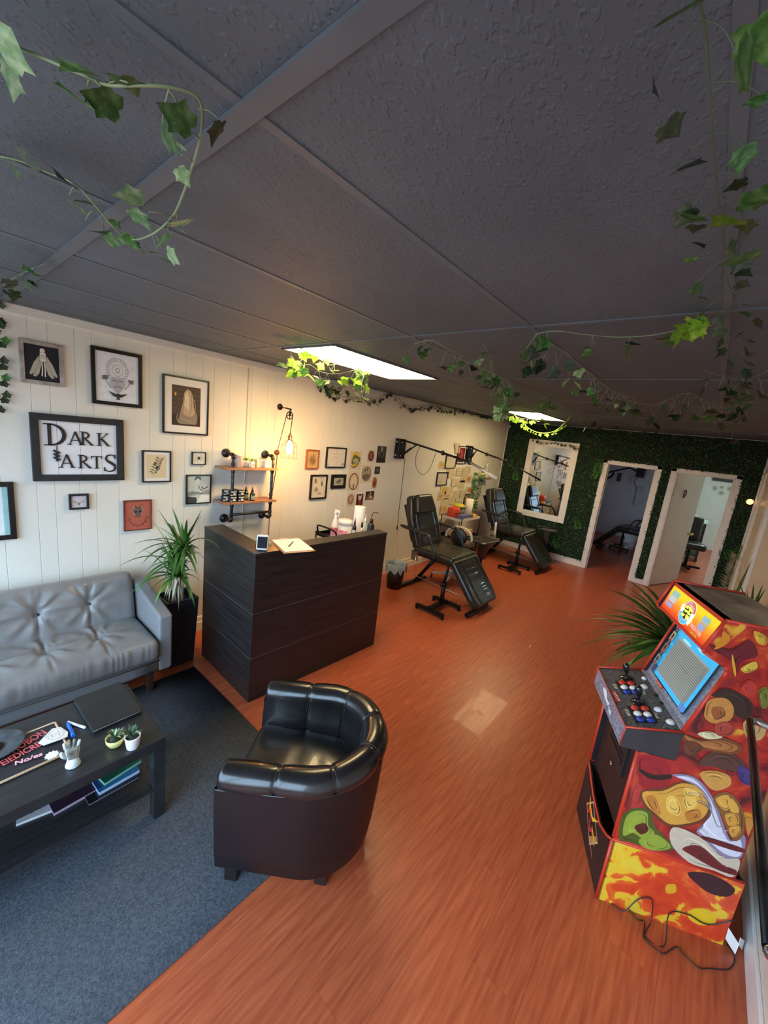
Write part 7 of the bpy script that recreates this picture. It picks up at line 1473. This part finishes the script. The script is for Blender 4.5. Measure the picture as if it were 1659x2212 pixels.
STEM = mat('ivy_stem', (.24, .34, .20), .5, var=.1); STEMD = mat('ivy_stem_dark', (.05, .07, .04), .6)
vr = random.Random(77)
def place_leaf(par, p, size, mi, tilt=None, yaw=None, stuff=None):
    yaw = vr.uniform(0, 2*PI) if yaw is None else yaw; pit = vr.uniform(-1.3, .2) if tilt is None else tilt
    e = Euler((pit, vr.uniform(-.7, .7), yaw))
    if stuff is not None:
        R = e.to_matrix(); me = LM[mi]; stuff.add([R @ (v.co*size)+Vector(p) for v in me.vertices], [tuple(f.vertices) for f in me.polygons]); return
    o = bpy.data.objects.new('leaf', LM[mi]); COL.objects.link(o); o.parent = par
    o.location = Vector(p)-par.location; o.rotation_euler = e; o.scale = (size,)*3; return o
def garland(label, px, z=None, pts=None, step=.10, size=.05, mi=(0, 0, 1), stemr=.0018, stem=STEM, pet=.05, group='ivy garlands on the ceiling', stuff=False, hang=1., per=2, zs=None, spread=.6):
    if pts is None:
        pts = []
        for i, p_ in enumerate(px):
            zz = zs[i] if zs else z; pts.append(onz(p_, zz))
    S = spline(pts, 6)
    t = thing('ivy_garland', label, 'garland', S[0].copy(), group=group)
    MB().tube(S, stemr, 5).build('stem', stem, t, world=True)
    pm_ = MB(); sb = MB(); d = 0; nxt = step*.4; side = 1
    for a, b in zip(S[:-1], S[1:]):
        L_ = (b-a).length; T = (b-a).normalized() if L_ > 0 else Vector((1, 0, 0))
        while d+L_ > nxt:
            k = (nxt-d)/L_; p = a.lerp(b, k); nxt += step*vr.uniform(.75, 1.25)
            for q in range(per):
                sd = T.cross(Vector((0, 0, 1))); sd = sd.normalized() if sd.length > .1 else Vector((1, 0, 0)); side = -side
                off = sd*side*pet*vr.uniform(.3, 1.)*spread+T*vr.uniform(-.4, .4)*pet+Vector((0, 0, -pet*hang*vr.uniform(.4, 1.1)))
                e = p+off
                if e.z > ZC-.012: e.z = ZC-.012
                if e.x < XL+.015: e.x = XL+.015
                pm_.tube(spline([p, p+off*.5+Vector((0, 0, pet*.12)), e], 3), stemr*.55, 4, cap=False)
                place_leaf(t, e, size*vr.uniform(.7, 1.2), mi[vr.randrange(len(mi))], stuff=sb if stuff else None)
        d += L_
    if pm_.v: pm_.build('leaf_stalks', stem, t, world=True, kind='stuff')
    if stuff and sb.v:
        o = sb.build('leaves', [LM[mi[0]].materials[0]], t, world=True, kind='stuff')
    return t
def handleaf(t, lst):
    for (px, py, z, size, mi, rx, ry, rz) in lst:
        p = onz((px, py), z); o = place_leaf(t, p, size, mi); o.rotation_euler = (rx, ry, rz)
# near left loops
Z1 = 2.40
t = thing('ivy_garland', 'ivy sprig arching below the first ceiling bar with large dark leaves', 'garland', onz((0, 95), Z1), group='ivy garlands on the ceiling')
S = spline([onz(p_, z_) for p_, z_ in (((-20, 88), 2.45), ((60, 112), 2.43), ((170, 158), 2.41), ((232, 183), 2.40), ((300, 184), 2.40), ((365, 188), 2.41), ((420, 205), 2.42), ((437, 240), 2.42), ((432, 300), 2.41), ((415, 360), 2.40), ((395, 420), 2.39), ((372, 468), 2.385), ((330, 505), 2.38), ((285, 517), 2.39), ((245, 490), 2.40), ((215, 455), 2.42), ((165, 400), 2.45), ((110, 375), 2.465), ((50, 350), 2.47), ((-10, 335), 2.47))], 6)
MB().tube(S, .0022, 6).build('stem', STEM, t, world=True)
pm_ = MB()
for a_, b_, z_ in (((192, 170), (185, 220), 2.40), ((205, 172), (238, 228), 2.40), ((362, 190), (395, 250), 2.41), ((365, 190), (350, 262), 2.40), ((235, 180), (275, 178), 2.40), ((432, 300), (400, 290), 2.40), ((415, 350), (392, 335), 2.40), ((408, 376), (388, 366), 2.40), ((372, 468), (320, 458), 2.39), ((345, 500), (300, 470), 2.39), ((370, 470), (362, 495), 2.38), ((380, 460), (385, 485), 2.38), ((330, 508), (338, 540), 2.38), ((335, 506), (350, 535), 2.38), ((285, 517), (310, 545), 2.39), ((200, 455), (185, 475), 2.42), ((430, 235), (470, 255), 2.42), ((165, 400), (150, 420), 2.44), ((210, 455), (225, 495), 2.42)):
    A_, B_ = onz(a_, z_), onz(b_, z_-.01); pm_.tube([A_, (A_+B_)/2+Vector((0, 0, .004)), B_], .0012, 4)
pm_.build('leaf_stalks', STEM, t, world=True, kind='stuff')
LV = [(198, 158, 2.395, .060, 0), (258, 165, 2.395, .050, 0), (183, 225, 2.39, .058, 0), (256, 240, 2.39, .056, 0), (350, 282, 2.39, .046, 0), (412, 278, 2.39, .056, 0), (478, 265, 2.41, .046, 2), (393, 322, 2.39, .034, 1), (385, 365, 2.39, .034, 1),
      (306, 430, 2.38, .060, 1), (284, 455, 2.38, .055, 1), (388, 488, 2.37, .062, 1), (370, 510, 2.37, .062, 1), (395, 500, 2.37, .05, 1), (340, 555, 2.37, .060, 1), (362, 545, 2.37, .052, 1), (165, 435, 2.43, .060, 0), (180, 460, 2.43, .055, 0), (212, 500, 2.41, .062, 0), (228, 512, 2.41, .05, 0), (262, 510, 2.39, .06, 0), (275, 520, 2.39, .05, 0), (60, 355, 2.455, .06, 2), (145, 392, 2.45, .06, 2), (20, 352, 2.46, .045, 0), (310, 548, 2.38, .05, 0), (235, 475, 2.41, .04, 0), (0, 112, 2.42, .07, 1), (15, 140, 2.42, .05, 1)]
for px_, py_, z_, s_, mi_ in LV: o = place_leaf(t, onz((px_, py_), z_), s_*.80, mi_, tilt=vr.uniform(-.9, .5))
# left sprig at the wall end of the first bar
t = garland('short ivy sprig where the first ceiling bar meets the left edge', [(8, 610), (35, 598), (60, 585), (95, 570)], zs=[2.47, 2.46, 2.46, 2.47], step=.10, size=.055, mi=(0, 2, 0), per=2, pet=.04)
# vertical ivy by the left picture edge
pts = [onx(p_, XL+.03) for p_ in ((-14, 640), (-12, 700), (-10, 760), (-8, 820), (-6, 880), (-6, 920))]
t = thing('ivy_garland', 'ivy hanging down the white wall at the far left edge', 'garland', pts[0].copy(), group='ivy garlands on the ceiling')
MB().tube(spline(pts, 5), .0018, 5).build('stem', STEM, t, world=True)
for px_, py_ in ((0, 664), (3, 700), (2, 708), (11, 741), (5, 750), (9, 784), (8, 798), (12, 821), (8, 834), (15, 858), (11, 870), (1, 890), (-8, 720), (-10, 800), (-9, 860)):
    p = onx((px_, py_), XL+.03); o = place_leaf(t, p, .042, 0 if py_ % 2 else 2); o.rotation_euler = (PI/2+vr.uniform(-.2, .2), vr.uniform(-.3, .3)+PI*.5*0, PI/2+vr.uniform(-.3, .3)); 
# long strand down the right, along the ceiling joint
px_ = [(1505, -20), (1523, 60), (1530, 140), (1535, 220), (1540, 300), (1547, 380), (1556, 460), (1563, 540), (1570, 600), (1585, 650), (1592, 700), (1595, 760), (1597, 830), (1597, 900)]
t = garland('long ivy strand hanging along the right ceiling joint towards the hedge', px_, zs=[2.40, 2.41, 2.42, 2.43, 2.44, 2.45, 2.455, 2.46, 2.465, 2.47, 2.47, 2.47, 2.47, 2.47], step=.10, size=.036, mi=(2, 2, 0, 2), pet=.055, hang=.8, per=2, stemr=.0012, spread=.9, stem=mat('ivy_stem_grey', (.11, .15, .10), .6))
for a_, s_, mi_ in (((1450, 40), .046, 0), ((1630, 50), .046, 0), ((1600, 440), .05, 0), ((1592, 475), .055, 3), ((1610, 565), .06, 0), ((1488, 475), .04, 0)): place_leaf(t, onz(a_, 2.40), s_, mi_, tilt=vr.uniform(-.5, .2))
# sprig of fresh green, ceiling crossing vine and loops in the middle distance
t = garland('bright green leafy sprig alone below the second ceiling bar', [(1468, 718), (1490, 705), (1518, 688)], z=2.45, step=.020, size=.05, mi=(3, 3), per=2, pet=.022, spread=1.3, hang=.3)
t = garland('dark ivy crossing the ceiling from the joint corner to the right', [(1155, 722), (1200, 715), (1260, 722), (1330, 728), (1400, 725), (1470, 712)], z=2.455, step=.16, size=.055, mi=(2, 2, 0), per=2, pet=.05)
t = garland('ivy running from the ceiling joint down to the first light end', [(895, 742), (930, 735), (965, 752), (1000, 768), (1040, 790), (1080, 815), (1110, 838)], zs=[2.47, 2.45, 2.43, 2.44, 2.45, 2.44, 2.44], step=.10, size=.048, mi=(0, 2, 0), per=2, pet=.09, hang=.8)
t = garland('ivy loop hanging lower between the two ceiling lights', [(1045, 745), (1060, 775), (1062, 800), (1075, 830), (1090, 860), (1082, 895)], zs=[2.46, 2.42, 2.38, 2.34, 2.30, 2.28], step=.09, size=.048, mi=(0, 0, 1), per=2, pet=.07)
t = garland('ivy hanging near the corner left of the second light', [(1100, 825), (1095, 850), (1085, 875), (1080, 895)], zs=[2.46, 2.40, 2.34, 2.29], step=.08, size=.050, mi=(0, 0), per=2, pet=.07)
t = garland('ivy bunch hanging at the joint corner below the second bar', [(1160, 722), (1140, 748), (1138, 765), (1160, 778), (1185, 760)], zs=[2.47, 2.44, 2.42, 2.42, 2.46], step=.09, size=.055, mi=(2, 0), per=2, pet=.05)
t = garland('ivy strand following the ceiling joint towards the second light', [(1180, 735), (1225, 765), (1262, 795), (1300, 830), (1340, 850), (1370, 862)], zs=[2.47, 2.45, 2.43, 2.43, 2.43, 2.45], step=.12, size=.050, mi=(0, 0, 2, 1), per=2, pet=.10)
t = garland('brownish ivy scattered over the far right ceiling', [(1345, 860), (1400, 875), (1430, 868), (1480, 850), (1510, 858), (1560, 880), (1610, 870), (1655, 872)], zs=[2.44, 2.43, 2.46, 2.43, 2.44, 2.45, 2.45, 2.46], step=.22, size=.07, mi=(2, 0, 2), per=2, pet=.12)
t = garland('dark ivy along the far right joint near the hedge', [(1520, 800), (1560, 812), (1597, 820), (1640, 810), (1659, 800)], z=2.465, step=.14, size=.06, mi=(2, 2), per=2, pet=.08)
t = garland('ivy scattered just above the hedge top', [(1250, 905), (1330, 903), (1420, 918), (1500, 925), (1600, 930)], z=2.45, step=.30, size=.07, mi=(2, 0), per=2, pet=.12, stuff=True)
# loops under the first light
def wp(p_, y_): return ony(p_, y_)
t = garland('lime lit ivy loop hanging below the first ceiling light', None, pts=[onz((628, 762), 2.46), onz((634, 790), 2.40), onz((668, 788), 2.38), onz((690, 802), 2.34), onz((720, 808), 2.32), onz((750, 804), 2.34), onz((775, 796), 2.40)], step=.12, size=.060, mi=(3, 3, 0), per=2, pet=.06)
t = garland('lime lit ivy tail hanging at the middle of the first ceiling light', None, pts=[onz((775, 780), 2.46), onz((785, 802), 2.38), onz((784, 820), 2.31), onz((781, 838), 2.25), onz((786, 852), 2.21)], step=.062, size=.062, mi=(3, 3, 0), per=2, pet=.06)
t = garland('short lime lit ivy bunch at the near end of the first ceiling light', None, pts=[onz((655, 765), 2.46), onz((650, 780), 2.41), onz((638, 788), 2.38), onz((622, 782), 2.38)], step=.055, size=.062, mi=(3, 0, 3), per=2, pet=.05)
t = garland('pale lit ivy twig crossing the first ceiling light', None, pts=[onz((690, 775), 2.46), onz((710, 788), 2.43), onz((732, 786), 2.45)], step=.09, size=.055, mi=(3, 3), per=2, pet=.04)
t = garland('ivy over the bright panel of the first ceiling light', None, pts=[onz((640, 752), 2.47), onz((670, 756), 2.45), onz((700, 770), 2.47)], step=.14, size=.06, mi=(3,), per=1, pet=.03)
# loops under the second light
t = garland('lime lit ivy swag hanging below the second ceiling light', None, pts=[onz((1110, 895), 2.45), onz((1130, 915), 2.36), onz((1150, 930), 2.30), onz((1175, 936), 2.26), onz((1200, 930), 2.30), onz((1222, 912), 2.38), onz((1232, 900), 2.44)], step=.10, size=.050, mi=(3, 3), per=1, pet=.04, stemr=.006, stem=mat('lit_lime_stem', (.30, .55, .10), .5))  # stem coloured bright lime, painting in the light that falls on it
t = garland('bushy lime lit ivy at the near end of the second ceiling light', None, pts=[onz((1108, 893), 2.45), onz((1120, 902), 2.42), onz((1140, 905), 2.42), onz((1160, 905), 2.44)], step=.07, size=.060, mi=(3, 3, 0), per=2, pet=.05)
t = garland('lime lit ivy drop at the middle of the second ceiling light', None, pts=[onz((1170, 900), 2.44), onz((1178, 910), 2.38), onz((1176, 918), 2.34)], step=.09, size=.07, mi=(3, 3), per=1, pet=.03)
t = garland('single green ivy tuft above the second ceiling light', None, pts=[onz((1178, 855), 2.46), onz((1182, 868), 2.42), onz((1190, 872), 2.42)], step=.08, size=.07, mi=(0,), per=2, pet=.03)
# dark ivy along the top of the left wall
t = garland('dark ivy swags pinned along the top of the left wall', None, pts=[onx(p_, XL+.04) for p_ in ((686, 828), (700, 820), (712, 842), (735, 855), (765, 858), (795, 860), (812, 862), (838, 848), (845, 845), (870, 868), (888, 878), (905, 876), (940, 875), (970, 886), (990, 880), (1020, 886), (1060, 895))], step=.085, size=.055, mi=(2,), per=2, pet=.05, stuff=True, stem=STEMD)
t = garland('dark ivy tuft at the wall top below the first light', None, pts=[onx(p_, XL+.06) for p_ in ((700, 822), (715, 828), (730, 830), (745, 835))], step=.05, size=.07, mi=(2, 0), per=2, pet=.08)
t = garland('thin dark ivy along the wall top near the corner', None, pts=[onx(p_, XL+.05) for p_ in ((985, 872), (1010, 878), (1040, 886), (1065, 890))], step=.14, size=.06, mi=(2,), per=2, pet=.08, stuff=True, stem=STEMD)
# ivy over the mirror head and trailing from the wall ledge
t = garland('dark ivy leaves trailing over the top of the mirror frame', None, pts=[ony(p_, YB-.085) for p_ in ((1150, 947), (1175, 955), (1200, 953), (1225, 958), (1240, 962), (1250, 966), (1238, 972))], step=.05, size=.045, mi=(2, 2), per=2, pet=.04, group='ivy on the back wall', stuff=True, stem=STEMD)
q = onx((920+1075*S5, 940+740*S5), XL+.10)
t = garland('bushy green ivy trailing down from the small wall ledge', None, pts=[Vector((XL+.09, q.y, q.z+.03)), Vector((XL+.10, q.y-.03, q.z-.10)), Vector((XL+.09, q.y-.02, q.z-.28)), Vector((XL+.07, q.y+.0, q.z-.45)), Vector((XL+.06, q.y+.01, q.z-.68))], step=.022, size=.055, mi=(0, 2), per=3, pet=.09, group='ivy on the left wall', stuff=True, spread=.9)
# narrow ivy strip between the doorways and along the left casing are part of the hedge cladding above
